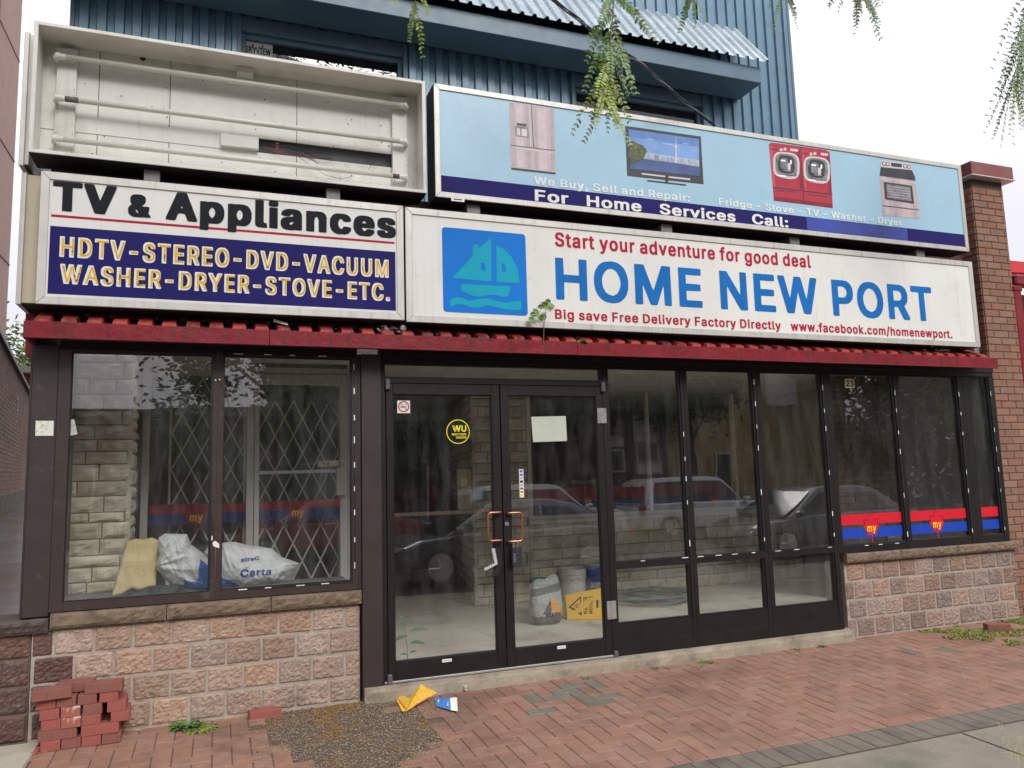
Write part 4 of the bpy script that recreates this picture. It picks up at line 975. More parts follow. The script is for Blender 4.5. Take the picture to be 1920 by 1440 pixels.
def window(x0, x1, z0, z1, l, r_, bot, top, m=BROWN, gl=GLASS, rail=None, kick=None, tape=(), label=None, stop=0.014):
    """one framed window: glass from x0 to x1, z0 to z1; l/r_/bot/top are the bar widths; rail = (z of the rail bottom, rail top)"""
    f = MB()
    zl_ = 0.131 if kick else z0 - bot
    f.box(x0 - l, x0, -0.02, 0.055, zl_, z1 + top)
    f.box(x1, x1 + r_, -0.02, 0.055, zl_, z1 + top)
    f.box(x0, x1, -0.017, 0.052, z1, z1 + top)
    f.box(x0, x1, -0.017, 0.052, z0 - bot, z0)
    # glazing stops
    f.box(x0, x0 + stop * .35, -0.006, 0.012, z0, z1, 1)
    f.box(x1 - stop, x1, -0.010, 0.012, z0, z1, 1)
    f.box(x0 + stop * .35, x1 - stop, -0.006, 0.012, z1 - stop, z1, 1)
    f.box(x0 + stop * .35, x1 - stop, -0.012, 0.012, z0, z0 + stop * .5, 1)
    if rail:
        f.box(x0, x1, -0.019, 0.05, rail[0], rail[1])
    if kick:
        f.box(x0, x1, -0.016, 0.05, 0.131, kick)
        f.box(x0, x1, -0.0185, -0.0165, 0.131, 0.225)
    o = f.build('window', [m, BLACKM], shop, bevel=0.0025)
    if label: o['label'] = label
    p = MB()
    if rail:
        p.box(x0, x1, 0.013, 0.019, rail[1], z1)
        p.box(x0, x1, 0.013, 0.019, kick or z0, rail[0])
    else:
        p.box(x0, x1, 0.013, 0.019, z0, z1)
    p.build('pane', gl, o)
    if tape:
        t = MB()
        for kind, a, c, d in tape:
            # kind 'v': x, z from, z to ; 'h': z, x from, x to
            if kind == 'v': t.box(a - .002, a + .011, -.0208, -.0201, c - .02, d + .02, 1)
            else: t.box(c - .02, d + .02, -.0208, -.0201, a - .002, a + .009, 1)
            q = c
            while q < d:
                ln = rnd.uniform(.030, .052)
                if rnd.random() < .86:
                    if kind == 'v':
                        wv = rnd.uniform(.005, .009)
                        t.box(a, a + wv, -0.0225, -0.0205, q, q + ln)
                    else:
                        t.box(q, q + ln * 1.2, -0.0225, -0.0205, a, a + rnd.uniform(.004, .007))
                q += rnd.uniform(.165, .215)
        t.build('glazing_tape', [CHIP, BLACKM], o)
    return o


wa = window(-0.899, -0.032, 0.862, 2.471, 0.072, 0.032, 0.057, 0.0005, BROWN, GLASSD, tape=[('v', -0.026, 1.2, 1.35)], label='wide dusty pane at the left of the shop window')
wb = window(0.038, 0.918, 0.868, 2.471, 0.037, 0.040, 0.063, 0.0005, BROWN, GLASSD,
            tape=[('v', 0.931, .95, 2.42), ('h', 2.476, .1, .9), ('h', 0.858, 0.15, 0.9)])
zlt, zlb = at(1158, 1067).z, at(1160.4, 1168.8).z
w1 = window(3.031, 3.725, zlb, TOPZ, 0.06, 0.034, 0.0, 0.0, DARKB, GLASS, (zlt, 0.867), zlb, [('v', 3.728, .95, 2.4), ('h', .855, 3.05, 3.7)])
w2 = window(3.794, 4.488, zlb, TOPZ, 0.034, 0.040, 0.0, 0.0, DARKB, GLASS, (zlt, 0.867), zlb, [('v', 4.492, .95, 2.45), ('h', .855, 3.8, 4.45)])
w3 = window(4.570, 5.259, zlb, TOPZ, 0.040, 0.050, 0.0, 0.0, DARKB, GLASS, (zlt, 0.867), zlb, [('v', 5.264, .95, 2.45), ('h', .855, 4.6, 5.2)])
w4 = window(5.367, 6.138, 0.862, TOPZ, 0.057, 0.033, 0.072, 0.0, DARKB, GLASS, tape=[('v', 6.142, .9, 2.4), ('h', .846, 5.4, 6.1)])
w5 = window(6.205, 6.982, 0.862, TOPZ, 0.033, 0.075, 0.072, 0.0, DARKB, GLASS, tape=[('v', 6.987, .9, 2.4)])
w6 = window(7.142, 7.427, 0.862, TOPZ, 0.084, 0.075, 0.072, 0.0, DARKB, GLASS, tape=[('v', 7.435, .9, 2.4)], label='narrow end window against the brick pier')
b = MB()
b.box(-0.971, 0.957, 0.0555, 0.08, 0.79, 0.86)
b.build('window_base', BROWN, shop)

# transom light over the doors and the door frame
f = MB()
f.box(1.129, 1.164, -0.02, 0.06, 0.131, TOPZ)
f.box(2.9705, 2.9705 + .0005, -0.02, 0.05, 0.131, 2.29)
f.box(1.164, 2.9705, -0.02, 0.06, 2.294, 2.340)
f.box(1.164, 2.9705, -0.012, 0.05, 2.435, TOPZ, 0)
o = f.build('transom_window', DARKB, shop, bevel=0.0025)
p = MB(); p.box(1.164, 2.9705, 0.013, 0.019, 2.340, 2.435); p.build('pane', GLASS, o)


def stick(o, name, pts, mats, polys, y=-0.001):
    pass


# doors -----------------------------------------------------------------------
def door(x0, x1, gx0, gx1, gz0, gz1, hinge_left):
    f = MB()
    zb, zt = 0.149, 2.289
    f.box(x0, gx0, -0.022, 0.03, zb, zt)
    f.box(gx1, x1, -0.022, 0.03, zb, zt)
    f.box(gx0, gx1, -0.0205, 0.03, gz1, zt)
    f.box(gx0, gx1, -0.0205, 0.03, zb, gz0)
    for q in ((gx0, gx0 + .006, gz0, gz1), (gx1 - .006, gx1, gz0, gz1), (gx0 + .006, gx1 - .006, gz0, gz0 + .006), (gx0 + .006, gx1 - .006, gz1 - .006, gz1)):
        f.box(q[0], q[1], -0.012, 0.008, q[2], q[3], 1)
    o = f.build('door', [DARKB, BLACKM], shop, bevel=0.0025)
    p = MB(); p.box(gx0, gx1, 0.009, 0.015, gz0, gz1); p.build('pane', GLASS, o)
    return o


dl = door(1.170, 2.066, 1.221, 1.998, 0.275, 2.207, True)
dr = door(2.074, 2.968, 2.141, 2.907, 0.275, 2.207, False)
dl['label'] = 'left glass door with a no smoking sign and a round black and yellow sticker'
dr['label'] = 'right glass door with a blank sheet of paper taped inside'


def bent_handle(pts, par):
    b = MB()
    P = [V(p) for p in pts]
    out = [P[0]]
    for i in range(1, len(P) - 1):
        a, c, d = P[i - 1], P[i], P[i + 1]
        r_ = 0.03
        u, v_ = (a - c).normalized(), (d - c).normalized()
        for k in range(6):
            t = k / 5
            out.append((c + u * r_) * (1 - t) ** 2 + c * 2 * t * (1 - t) + (c + v_ * r_) * t * t)
    out.append(P[-1])
    b.tube(out, 0.0095, 0, 10)
    for e in (P[0], P[-1]):
        b.lathe(e + V((0, 0.001, 0)), [(0.0, -0.006), (.015, -.004), (.015, 0.002), (0.0, .004)], 0, 14, (0, -1, 0))
    return b.build('handle', COPPER, par, smooth=True)


hy = -0.062
for par, q in ((dl, [(936.4, 959.4), (916, 963), (915, 1011), (938, 1017)]), (dr, [(946, 960.5), (978.5, 963), (979.5, 1012), (951, 1018.5)])):
    pts = [at(*p, hy) for p in q]
    zt, zb = (pts[0].z + pts[1].z) / 2, (pts[2].z + pts[3].z) / 2
    xo = (pts[1].x + pts[2].x) / 2
    xi = 2.037 if par is dl else 2.105
    bent_handle([(xi, -0.02, zt), (xi + (.01 if par is dl else -.01), hy, zt), (xo, hy, zt), (xo, hy, zb), (xi + (.01 if par is dl else -.01), hy, zb), (xi, -0.02, zb)], par)
zbar = at(830, 962, .06).z
b = MB()
b.box(1.215, 2.004, 0.055, 0.075, zbar - .014, zbar + .014)
b.box(1.205, 1.225, 0.031, 0.075, zbar - .02, zbar + .02); b.box(1.995, 2.012, 0.031, 0.075, zbar - .02, zbar + .02)
b.build('push_bar', mat('brown_push_bar', (0.075, 0.04, 0.032), 0.45), dl, bevel=0.003)
b = MB()
c = at(950, 982.5, -.022)
b.lathe((c.x, -.021, c.z), [(.017, 0), (.017, .006), (.014, .010), (0, .010)], 0, 20, (0, -1, 0))
b.box(c.x - .0015, c.x + .0015, -.0325, -.0305, c.z - .008, c.z + .008, 1)
b.build('lock_cylinder', [STEEL, BLK], dr)
for (a, c, d, e, par) in ((1120, 765, 1138, 793.6, dr), (1138, 1128, 1156.5, 1160, dr)):
    P, Q = at(a, c, -.03), at(d, e, -.03)
    b = MB()
    b.box(P.x, (P.x + Q.x) / 2 - .004, -.030, -.0225, Q.z, P.z); b.box((P.x + Q.x) / 2 + .004, Q.x, -.030, -.0225, Q.z, P.z)
    xm, zm = (P.x + Q.x) / 2, (P.z + Q.z) / 2
    b.lathe((xm, -.032, Q.z), [(.0095, 0), (.0095, (P.z - Q.z) * .48)], 0, 12)
    b.lathe((xm, -.032, zm + .002), [(.0095, 0), (.0095, (P.z - Q.z) * .48)], 0, 12)
    for k in (.25, .75):
        for xx in (P.x + .012, Q.x - .012):
            b.lathe((xx, -.0300, Q.z + (P.z - Q.z) * k), [(.004, 0), (.003, .0016), (0, .002)], 0, 8, (0, -1, 0))
    b.build('hinge', STEEL, par, bevel=0.001)
PIV = mat('pivot_grey', (0.13, 0.135, 0.14), 0.4, met=0.3)
for x, z, par in ((1.180, 2.28, dl), (1.176, .155, dl), (2.972, 2.285, dr), (2.985, .135, dr)):
    b = MB(); b.lathe((x, -.036, z - .04), [(.016, 0), (.019, .006), (.019, .075), (.012, .082)], 0, 14)
    b.build('pivot', PIV, par, smooth=False)


def quad_px(b, pts, Y, m=0, t=0.0012):
    q = [at(x, y, Y) for x, y in pts]
    b.slab(q, (0, 1, 0), t, m)


def rect_px(b, a, c, d, e, Y, m=0, t=0.0012):
    P, Q = at(a, c, Y), at(d, e, Y)
    b.box(P.x, Q.x, Y, Y + t, Q.z, P.z, m)
    return P.x, Q.x, Q.z, P.z


def disc(b, cx, cz, r0, r1, y, m, n=40):
    lo = [[(cx + r1 * math.cos(2 * math.pi * k / n), cz + r1 * math.sin(2 * math.pi * k / n)) for k in range(n)]]
    if r0: lo.append([(cx + r0 * math.cos(2 * math.pi * k / n), cz + r0 * math.sin(2 * math.pi * k / n)) for k in range(n)])
    b.shape(lo, lambda a, c: (a, y, c), m)


GY = 0.0076       # just in front of the door panes
# no smoking sticker
NSR = mat('sticker_red', (0.42, 0.02, 0.05), 0.5)
b = MB()
x0, x1, z0, z1 = rect_px(b, 744.7, 751, 769, 774.7, GY, 0)
cx, cz = (x0 + x1) / 2, (z0 + z1) / 2 + .002
s = (x1 - x0)
disc(b, cx, cz, s * .34, s * .43, GY - .0008, 1)
d = s * .36
b.shape([[(-.7 * d + .05 * s, -.7 * d), (-.7 * d + .14 * s, -.7 * d), (.7 * d, .7 * d - .05 * s), (.7 * d - .05 * s, .7 * d)][::-1]] and
        [[(-.72 * d, .62 * d), (-.62 * d, .72 * d), (.72 * d, -.62 * d), (.62 * d, -.72 * d)]], lambda a, c: (cx + a, GY - .0011, cz + c), 1)
b.box(cx - .27 * s, cx + .12 * s, GY - .0006, GY - .0003, cz - .07 * s, cz, 2)
b.box(cx + .14 * s, cx + .20 * s, GY - .0006, GY - .0003, cz - .07 * s, cz, 2)
b.tube([(cx + .1 * s, GY - .0005, cz + .05 * s), (cx + .2 * s, GY - .0005, cz + .12 * s), (cx + .12 * s, GY - .0005, cz + .2 * s), (cx + .22 * s, GY - .0005, cz + .25 * s)], .0009, 2, 4)
b.build('no_smoking_sticker', [WHITEV, NSR, INK], dl)
# round money-transfer sticker
YEL = mat('sticker_yellow', (0.80, 0.68, 0.02), 0.45)
b = MB()
c = at(858.9, 809.4, GY); r_ = abs(at(881, 809.4, GY).x - c.x)
disc(b, c.x, c.z, 0, r_, GY, 0)
disc(b, c.x, c.z, r_ * .92, r_ * .99, GY - .0008, 1)
b.text('WU', (c.x - r_ * .42, GY - .0008, c.z + r_ * .02), Ux, Uz, r_ * 1.12, r_ * .50, 1, 'bold')
for k in range(2):
    xx = c.x - r_ * (.62 - .10 * k)
    b.shape([[(xx + .03, 0), (xx + .033, 0), (xx + .012, r_ * .5), (xx + .009, r_ * .5)]], lambda a, cc: (a, GY - .0008, c.z + r_ * .02 + cc), 1)
b.text('WESTERN', (c.x - r_ * .55, GY - .0008, c.z - r_ * .30), Ux, Uz, r_ * 1.22, r_ * .17, 1)
b.text('UNION', (c.x - r_ * .18, GY - .0008, c.z - r_ * .55), Ux, Uz, r_ * .85, r_ * .17, 1)
b.build('round_sticker', [INK, YEL], dl)
# paper sheet behind the right door pane
b = MB(); quad_px(b, [(996, 781.5), (1060.8, 780), (1063.3, 826.7), (999.5, 829)], .0165)
b.build('paper_sheet', mat('blank_paper', (0.84, 0.86, 0.74), 0.8, 0.02, 3), dr)
# strip of small card logos
b = MB()
x0, x1, z0, z1 = rect_px(b, 973, 880, 982.8, 932.5, GY, 0)
cols = [mat('strip_blue', (0.03, 0.15, 0.45), .5), NSR, YEL, INK, mat('strip_grey', (0.35, 0.38, 0.4), .5)]
for k, (ci, h) in enumerate(((0, .8), (0, .8), (4, .6), (3, .8), (4, .7), (1, .7), (1, .5), (2, .8))):
    zc = z1 - (z1 - z0) * (k + .6) / 8.2
    hh = (z1 - z0) / 8.2 * h * .42
    b.box(x0 + .006, x1 - .006, GY - .0006, GY - .0003, zc - hh, zc + hh, ci + 1)
b.build('card_logo_strip', [WHITEV] + cols, dr)
for par, (a, c, d, e) in ((dl, (829, 1236.5, 847, 1240.2)), (dr, (1045, 1211.6, 1061, 1215.5))):
    b = MB(); x0, x1, z0, z1 = rect_px(b, a, c, d, e, -.0225, 0)
    b.box(x0 + .006, x1 - .006, -.0231, -.0227, (z0 + z1) / 2 - .002, (z0 + z1) / 2 + .002, 1)
    b.build('rail_sticker', [WHITEV, mat('sticker_print', (0.3, 0.3, 0.3), .6)], par)
# stickers on the left post and pane
b = MB(); quad_px(b, [(67, 789), (101, 789), (100, 817), (66, 817)], -.0235)
for k in range(9):
    a, c = rnd.uniform(69, 96), rnd.uniform(791, 813)
    P = at(a, c, -.0240)
    q = [P]
    for j in range(4): q.append(q[-1] + V((rnd.uniform(-.012, .014), 0, rnd.uniform(-.014, .014))))
    b.tube(q, .0008, 1, 4)
o = b.build('scribbled_sticker', [PAPER, mat('grey_pen', (.22, .22, .22), .6)], [x for x in shop.children if x.name.startswith('corner_post')][0])
b = MB(); quad_px(b, [(133, 787), (139, 786), (145.5, 814), (131, 817)], .0125)
b.build('torn_label', PAPERG, wa)
b = MB(); quad_px(b, [(398.5, 1017), (404, 1014), (411, 1020), (411, 1028), (400, 1024)], -.0215)
b.build('torn_label', PAPER, wb)

# house number
b = MB()
x0, x1, z0, z1 = rect_px(b, 1584, 710.6, 1602.5, 727.5, .0118, 0)
w_ = x1 - x0; h_ = z1 - z0
b.text('2', (x0 + w_ * .10, .0110, z0 + h_ * .16), Ux, Uz, w_ * .36, h_ * .68, 1); b.text('3', (x0 + w_ * .55, .0110, z0 + h_ * .16), Ux, Uz, w_ * .36, h_ * .68, 1)
b.build('house_number_plate', [mat('gold_number_plate', (0.72, 0.64, 0.40), .5), INK], w4)

# striped decals with the leaf
SRED = mat('decal_red', (0.62, 0.012, 0.030), 0.35, 0.05, 6)
SBLU = mat('decal_blue', (0.010, 0.055, 0.42), 0.35, 0.05, 6)
SYEL = mat('decal_yellow', (0.85, 0.55, 0.02), 0.4)
LEAFP = [(0, 1), (.13, .72), (.27, .80), (.22, .38), (.42, .58), (.50, .45), (.80, .50), (.70, .22), (.95, .10), (.48, -.28), (.56, -.48), (.06, -.40), (.04, -1.0)]
LEAFP = LEAFP + [(-x, z) for x, z in LEAFP[::-1][:-1]]


def stripe(b, x0, x1, zr0, zr1, zb0, zb1, y, leaf=None, ls=.108):
    b.box(x0, x1, y, y + .0008, zr0, zr1, 0)
    b.box(x0, x1, y, y + .0008, zb0, zb1, 1)
    if leaf:
        cx, cz = leaf
        b.shape([[(cx + a * ls * 1.06, cz + c * ls * 1.4 + .002) for a, c in LEAFP]], lambda a, c: (a, y - .0008, c), 3)
        b.shape([[(cx + a * ls, cz + c * ls * 1.36) for a, c in LEAFP]], lambda a, c: (a, y - .0014, c), 0)
        b.text('my', (cx - ls * .50, y - .0022, cz - ls * .33), Ux, Uz, ls * 1.0, ls * .62, 2)


zr1, zr0 = at(1577.2, 966, 0).z, at(1578.3, 985.5, 0).z
zb1, zb0 = at(1580, 992, 0).z, at(1581, 1011.4, 0).z
for par, x0, x1, lf in ((w4, 5.372, 6.122, (1634, 989)), (w5, 6.208, 6.966, (1757, 982)), (w6, 7.147, 7.412, None)):
    b = MB()
    L = None
    if lf:
        P = at(*lf, .0115); L = (P.x, P.z)
    stripe(b, x0, x1, zr0, zr1, zb0, zb1, 0.0120, L)
    b.build('striped_decal', [SRED, SBLU, SYEL, INK], par)

# ------------------------------------------------------------------ red roof edge
b = MB()
xa, xb = -1.112, 7.27
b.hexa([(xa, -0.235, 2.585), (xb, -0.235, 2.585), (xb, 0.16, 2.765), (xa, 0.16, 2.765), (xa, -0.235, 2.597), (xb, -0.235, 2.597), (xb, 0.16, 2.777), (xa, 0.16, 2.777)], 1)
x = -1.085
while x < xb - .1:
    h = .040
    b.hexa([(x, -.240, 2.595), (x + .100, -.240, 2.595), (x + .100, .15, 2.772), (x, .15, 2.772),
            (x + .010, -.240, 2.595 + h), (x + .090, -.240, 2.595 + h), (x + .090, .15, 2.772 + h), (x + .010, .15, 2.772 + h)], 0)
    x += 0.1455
roof = b.build('roof', [REDROOF, mat('dark_roof_valley', (0.055, 0.018, 0.015), .7, .4, 9)], shop)  # sheet between the ribs is coloured darker than the ribs
b = MB()
j1, j2 = at(505, 640, -.26).x, at(1083, 665, -.26).x
for s, e in ((xa - .02, j1 - .001), (j1 + .001, j2 - .001), (j2 + .001, xb)):
    b.box(s, e, -.262, -.245, 2.505, 2.612)
    b.box(s, e, -.268, -.2625, 2.505, 2.512)
b.box(xa - .02, xa, -.244, .25, 2.50, 2.615)
b.hexa([(xa - .065, .05, 2.44), (xa - .021, .05, 2.44), (xa - .021, .45, 2.44), (xa - .065, .45, 2.44),
        (xa - .075, .05, 2.72), (xa - .021, .05, 2.72), (xa - .021, .45, 2.72), (xa - .075, .45, 2.72)])
b.build('fascia', RED, roof, bevel=0.003)
b = MB()
b.box(xa, xb, -.244, 0.09, 2.560, 2.584)
b.build('soffit', mat('brown_soffit', (0.03, 0.022, 0.02), .7), shop)

# shell of the shop so that the rooms behind the glass are enclosed
PAR = mat('maroon_parapet', (0.085, 0.024, 0.024), 0.6, 0.2, 5)
b = MB()
b.box(-1.10, 7.50, 0.17, 0.30, 2.70, 3.80)
b.build('parapet', PAR, shop)
b = MB()
b.box(-1.115, -1.02, 0.21, 2.30, 0.0, 2.80); b.box(-1.02, 1.10, 2.22, 2.30, 0.0, 2.80)
SIDE = mat('inner_side_wall', (.22, .21, .19), .9, .1, 3)
b.build('side_wall', SIDE, shop)
b = MB()
b.box(7.42, 7.50, 0.10, 9.0, 0.0, 2.80)
b.box(1.10, 7.42, 8.9, 9.0, 0.0, 2.80); b.box(1.10, 1.16, 5.6, 8.9, 0.0, 2.80)
b.build('side_wall', SIDE, shop)
b = MB()       # ceiling and flat roof; unseen slot added behind the front to brighten the rooms
b.box(-1.02, 1.05, 0.95, 2.22, 2.62, 2.80); b.box(1.05, 7.42, 1.07, 8.9, 2.62, 2.80)
b.box(-1.02, 7.42, 0.10, 0.32, 2.62, 2.70)
b.build('ceiling', CEIL, shop)
b = MB()
b.box(-1.019, 1.10, 0.125, 2.219, 0.02, 0.130); b.box(1.10, 7.419, 0.125, 8.899, 0.02, 0.130)
setting(b.build('shop_floor', SFLOOR))

# ------------------------------------------------------------------ inside the shop
def ashlar(b, O, U, W, z0, z1, N, m=0, seed=0, rmin=.07, rmax=.15, lmin=.16, lmax=.42, relief=.02):
    rr = random.Random(seed)
    O, U, N = V(O), V(U), V(N)
    z = z0
    k = 0
    while z < z1 - .02:
        h = min(rr.uniform(rmin, rmax), z1 - z)
        a = -rr.uniform(0, lmax * .6)
        while a < W:
            l = rr.uniform(lmin, lmax)
            s, e = max(a, 0), min(a + l, W)
            if e - s > .03:
                k += 1
                b.rock(O + U * s + V((0, 0, z)), U, Uz, N, e - s, h, .010, relief, max(4, int((e - s) / .035)), 5, m, .03, seed + k * .41, 13)
            a += l
        z += h


b = MB()
ashlar(b, (-1.015, .90, 0), (1, 0, 0), .41, .80, 2.60, (0, -1, 0), 0, 3, .07, .13, .17, .40)
ashlar(b, (-.605, .90, 0), (0, 1, 0), .30, .80, 2.60, (1, 0, 0), 0, 4, .07, .13)
b.box(-1.018, -.612, .908, 1.2, .13, 2.60, 1)
b.build('stone_pillar', [STONE, SMORT], shop)
# display shelf behind the left window
b = MB(); b.box(-1.018, 0.98, .085, .90, .765, .80); b.build('display_shelf', mat('shelf_board', (.19, .185, .165), .7, .15, 4), shop)

DIM = [mat('shaded_decal_red', (.24, .010, .018), .6), mat('shaded_decal_blue', (.014, .026, .14), .6), mat('shaded_decal_yellow', (.60, .36, .03), .6), INK]  # same decals as in front, indoor shade put into their colours
# inner glazed screen behind the display (y = 1.3)
YI = 1.30
def I(px, py): return at(px, py, YI)
xA, xB = I(272, 800).x, I(281, 800).x
xC, xD = I(463, 800).x, I(487, 800).x
xE, xF = I(637, 800).x, I(658, 800).x
zH = I(570, 705).z
zG = I(570, 722).z
b = MB()
b.box(xA - .02, xB, YI, YI + .06, .13, 2.62)
b.box(xC, xC + .06, YI, YI + .07, .13, 2.62)
b.box(xF - .03, xF + .05, YI, YI + .07, .13, 2.62)
b.box(xC + .06, xF - .03, YI, YI + .07, zH + .02, zH + .07)
b.box(xB, xC, YI, YI + .05, .13, .30); b.box(xB, xC, YI, YI + .05, 2.50, 2.62)
scr = b.build('inner_screen', GREYF, shop, bevel=0.003)
b = MB(); b.box(xB, xC, YI + .02, YI + .026, .30, 2.50); b.box(xC + .06, xF - .03, YI + .02, YI + .026, zH + .07, 2.62)
b.build('pane', GLASSI, scr)
f = MB()
f.box(xC + .064, xD, YI - .01, YI + .045, .15, zH + .015)
f.box(xE, xF - .034, YI - .01, YI + .045, .15, zH + .015)
f.box(xD, xE, YI - .008, YI + .043, zG, zH + .015)
f.box(xD, xE, YI - .008, YI + .043, .15, .38)
zr = I(560, 885).z
f.box(xD, xE - .04, YI - .045, YI - .02, zr - .014, zr + .014)
idoor = f.build('inner_door', GREYF, shop, bevel=0.003)
b = MB(); b.box(xD, xE, YI + .012, YI + .018, .38, zG); b.build('pane', GLASSI, idoor)
b = MB()
P, Q = I(630, 877), I(648, 928); b.box(P.x, Q.x, YI - .06, YI - .011, Q.z, P.z)
P = I(641, 934); b.lathe((P.x, YI - .011, P.z), [(.02, 0), (.02, .006), (0, .009)], 1, 16, (0, -1, 0))
b.build('lock', [WHITEF, STEEL], idoor, bevel=0.004)
b = MB()
P, Q = I(595.5, 864), I(635, 874); b.box(P.x, Q.x, YI - .012, YI - .0105, Q.z, P.z)
b.text('Pull', (P.x + .035, YI - .0130, Q.z + .012), Ux, Uz, .065, .028, 1)
b.build('door_sign', [mat('gold_door_sign', (.66, .56, .33), .5), INK], idoor)
zz = [I(280, 948).z, I(280, 965).z, I(280, 965.5).z, I(280, 986).z]
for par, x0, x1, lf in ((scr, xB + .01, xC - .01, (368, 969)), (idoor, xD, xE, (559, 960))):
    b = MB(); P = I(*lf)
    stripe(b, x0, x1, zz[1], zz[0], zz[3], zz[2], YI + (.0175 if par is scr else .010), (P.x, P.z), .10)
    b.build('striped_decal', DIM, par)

# folding lattice gates behind the inner screen
GATE = mat('cream_gate_steel', (0.74, 0.71, 0.62), 0.5, 0.08, 12)
def gate(label, x0, x1, z0, z1, y):
    t = thing('folding_gate', label, 'security gate', ((x0 + x1) / 2, y, .13), 0, 'folding lattice gates inside the shop')
    b = MB()
    dx, dz = .158, .315
    n = int((x1 - x0) / dx) + 8
    for sgn, yy in ((1, y), (-1, y + .012)):
        for k in range(-9, n + 9):
            xs = x0 + k * dx
            # x = xs + sgn*(z-z0)*dx/dz
            pts = []
            za, zb_ = z0, z1
            sl = sgn * dx / dz
            xa_, xb_ = xs, xs + (z1 - z0) * sl
            # clip to x0..x1
            def zx(xx): return z0 + (xx - xs) / sl
            lo, hi = sorted((zx(x0), zx(x1)))
            za, zb_ = max(z0, lo), min(z1, hi)
            if zb_ - za < .02: continue
            A, B = V((xs + (za - z0) * sl, yy, za)), V((xs + (zb_ - z0) * sl, yy, zb_))
            d = (B - A).normalized()
            nn = V((-d.z, 0, d.x)) * .0065
            b.slab([A - nn, B - nn, B + nn, A + nn], (0, 1, 0), .004)
    b.build('lattice', GATE, t)
    b = MB(); b.box(x0 - .02, x0, y - .01, y + .02, .13, z1 + .03); b.box(x1, x1 + .02, y - .01, y + .02, .13, z1 + .03)
    b.build('post', GATE, t)
gate('cream lattice gate behind the fixed inner pane, left of the inner glass door', xB + .16, xC - .02, .45, I(420, 690).z, 1.46)
gate('cream lattice gate behind the inner glass door with the Pull sign', xD - .02, xE + .01, .42, I(560, 748).z, 1.46)

# the deep inner screen seen through the left door (y = 5.5)
YD = 5.5
def D(px, py): return at(px, py, YD)
xq0, xq1 = D(834, 900).x, D(849, 900).x
b = MB()
b.box(1.16, xq0, YD, YD + .08, .131, D(780, 1068).z)
b.box(xq0, xq1, YD - .01, YD + .08, .131, 2.62)
b.box(1.16, xq0, YD, YD + .06, 2.45, 2.62)
o = b.build('inner_screen', WHITEF, shop, bevel=0.004)
b = MB(); b.box(1.16, xq0, YD + .03, YD + .036, D(780, 1068).z, 2.45); b.build('pane', GLASSI, o)
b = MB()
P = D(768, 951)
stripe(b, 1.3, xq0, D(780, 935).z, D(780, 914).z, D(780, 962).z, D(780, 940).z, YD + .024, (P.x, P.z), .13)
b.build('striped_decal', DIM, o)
b = MB(); b.box(1.10, 1.16, 1.37, 5.6, .131, 2.62); b.build('partition', mat('grey_partition', (.42, .41, .37), .8), shop)
# blinds and a pale box seen deep in the room
b = MB()
for k in range(7):
    x = D(742 + k * 15, 760).x
    b.box(x, x + .05, YD + .35, YD + .37, 1.9, 2.58)
b.build('vertical_blind', mat('blind_slats', (.20, .20, .19), .7), shop)

# stone wall to the right of the entrance: return, pillar, then a knee wall with glass above
YS = 2.90
xs0, xs1 = 2.76, at(990, 900, YS).x
b = MB()
ashlar(b, (xs0, YS, 0), (1, 0, 0), xs1 - xs0, .131, 2.60, (0, -1, 0), 0, 21, .08, .16, .2, .45)
dv = V((3.24 - xs0, 5.5 - YS, 0)); dl_ = dv.length
ashlar(b, (3.24, 5.5, 0), -dv / dl_, dl_, .131, 2.60, V((-dv.y, dv.x, 0)).normalized(), 0, 22, .08, .16, .2, .45)
zk = at(1190, 962, YS).z
ashlar(b, (xs1, YS, 0), (1, 0, 0), 7.40 - xs1, .131, zk - .075, (0, -1, 0), 0, 23, .08, .15, .22, .52)
b.box(xs0 + .03, xs1, YS + .012, YS + .16, .131, 2.60, 1)
b.box(xs1, 7.41, YS + .012, YS + .2, .131, zk - .08, 1)
b.slab([(xs0 + .02, YS + .03, .131), (3.26, 5.5, .131), (3.26, 5.5, 2.6), (xs0 + .02, YS + .03, 2.6)], (1, 0, 0), .1, 1)
b.build('stone_wall', [STONE2, SMORT], shop)
b = MB()
b.box(xs1, 7.41, YS - .03, YS + .2, zk - .075, zk - .028)
b.box(xs1, 7.41, YS + .0, YS + .07, zk - .028, zk + .02)
b.box(xs1 + .0, xs1 + .055, YS - .005, YS + .07, zk + .02, 2.6)
b.box(5.1, 5.14, YS + .005, YS + .07, zk + .02, 2.6)
b.box(6.4, 6.44, YS + .005, YS + .07, zk + .02, 2.6)
iw = b.build('inner_window', WHITEF, shop, bevel=0.004)
b = MB(); b.box(xs1 + .055, 7.41, YS + .03, YS + .036, zk + .02, 2.6); b.build('pane', GLASSI, iw)
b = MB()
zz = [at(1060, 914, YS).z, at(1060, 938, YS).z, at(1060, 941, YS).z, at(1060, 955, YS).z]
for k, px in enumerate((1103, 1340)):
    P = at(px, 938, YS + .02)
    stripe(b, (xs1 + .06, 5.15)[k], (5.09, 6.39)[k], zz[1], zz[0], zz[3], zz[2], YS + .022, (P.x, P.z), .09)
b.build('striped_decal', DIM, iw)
b = MB()
b.box(6.42, 7.415, 1.215, 1.30, .131, 2.62, 1)
brick_face(b, (6.42, 1.212, 0), (1, 0, 0), .995, .131, 2.61)
b.build('inner_brick_wall', [mat('dim_inner_brick', (.13, .085, .065), .85, .15, 6, isl=.15), BMORT], shop)
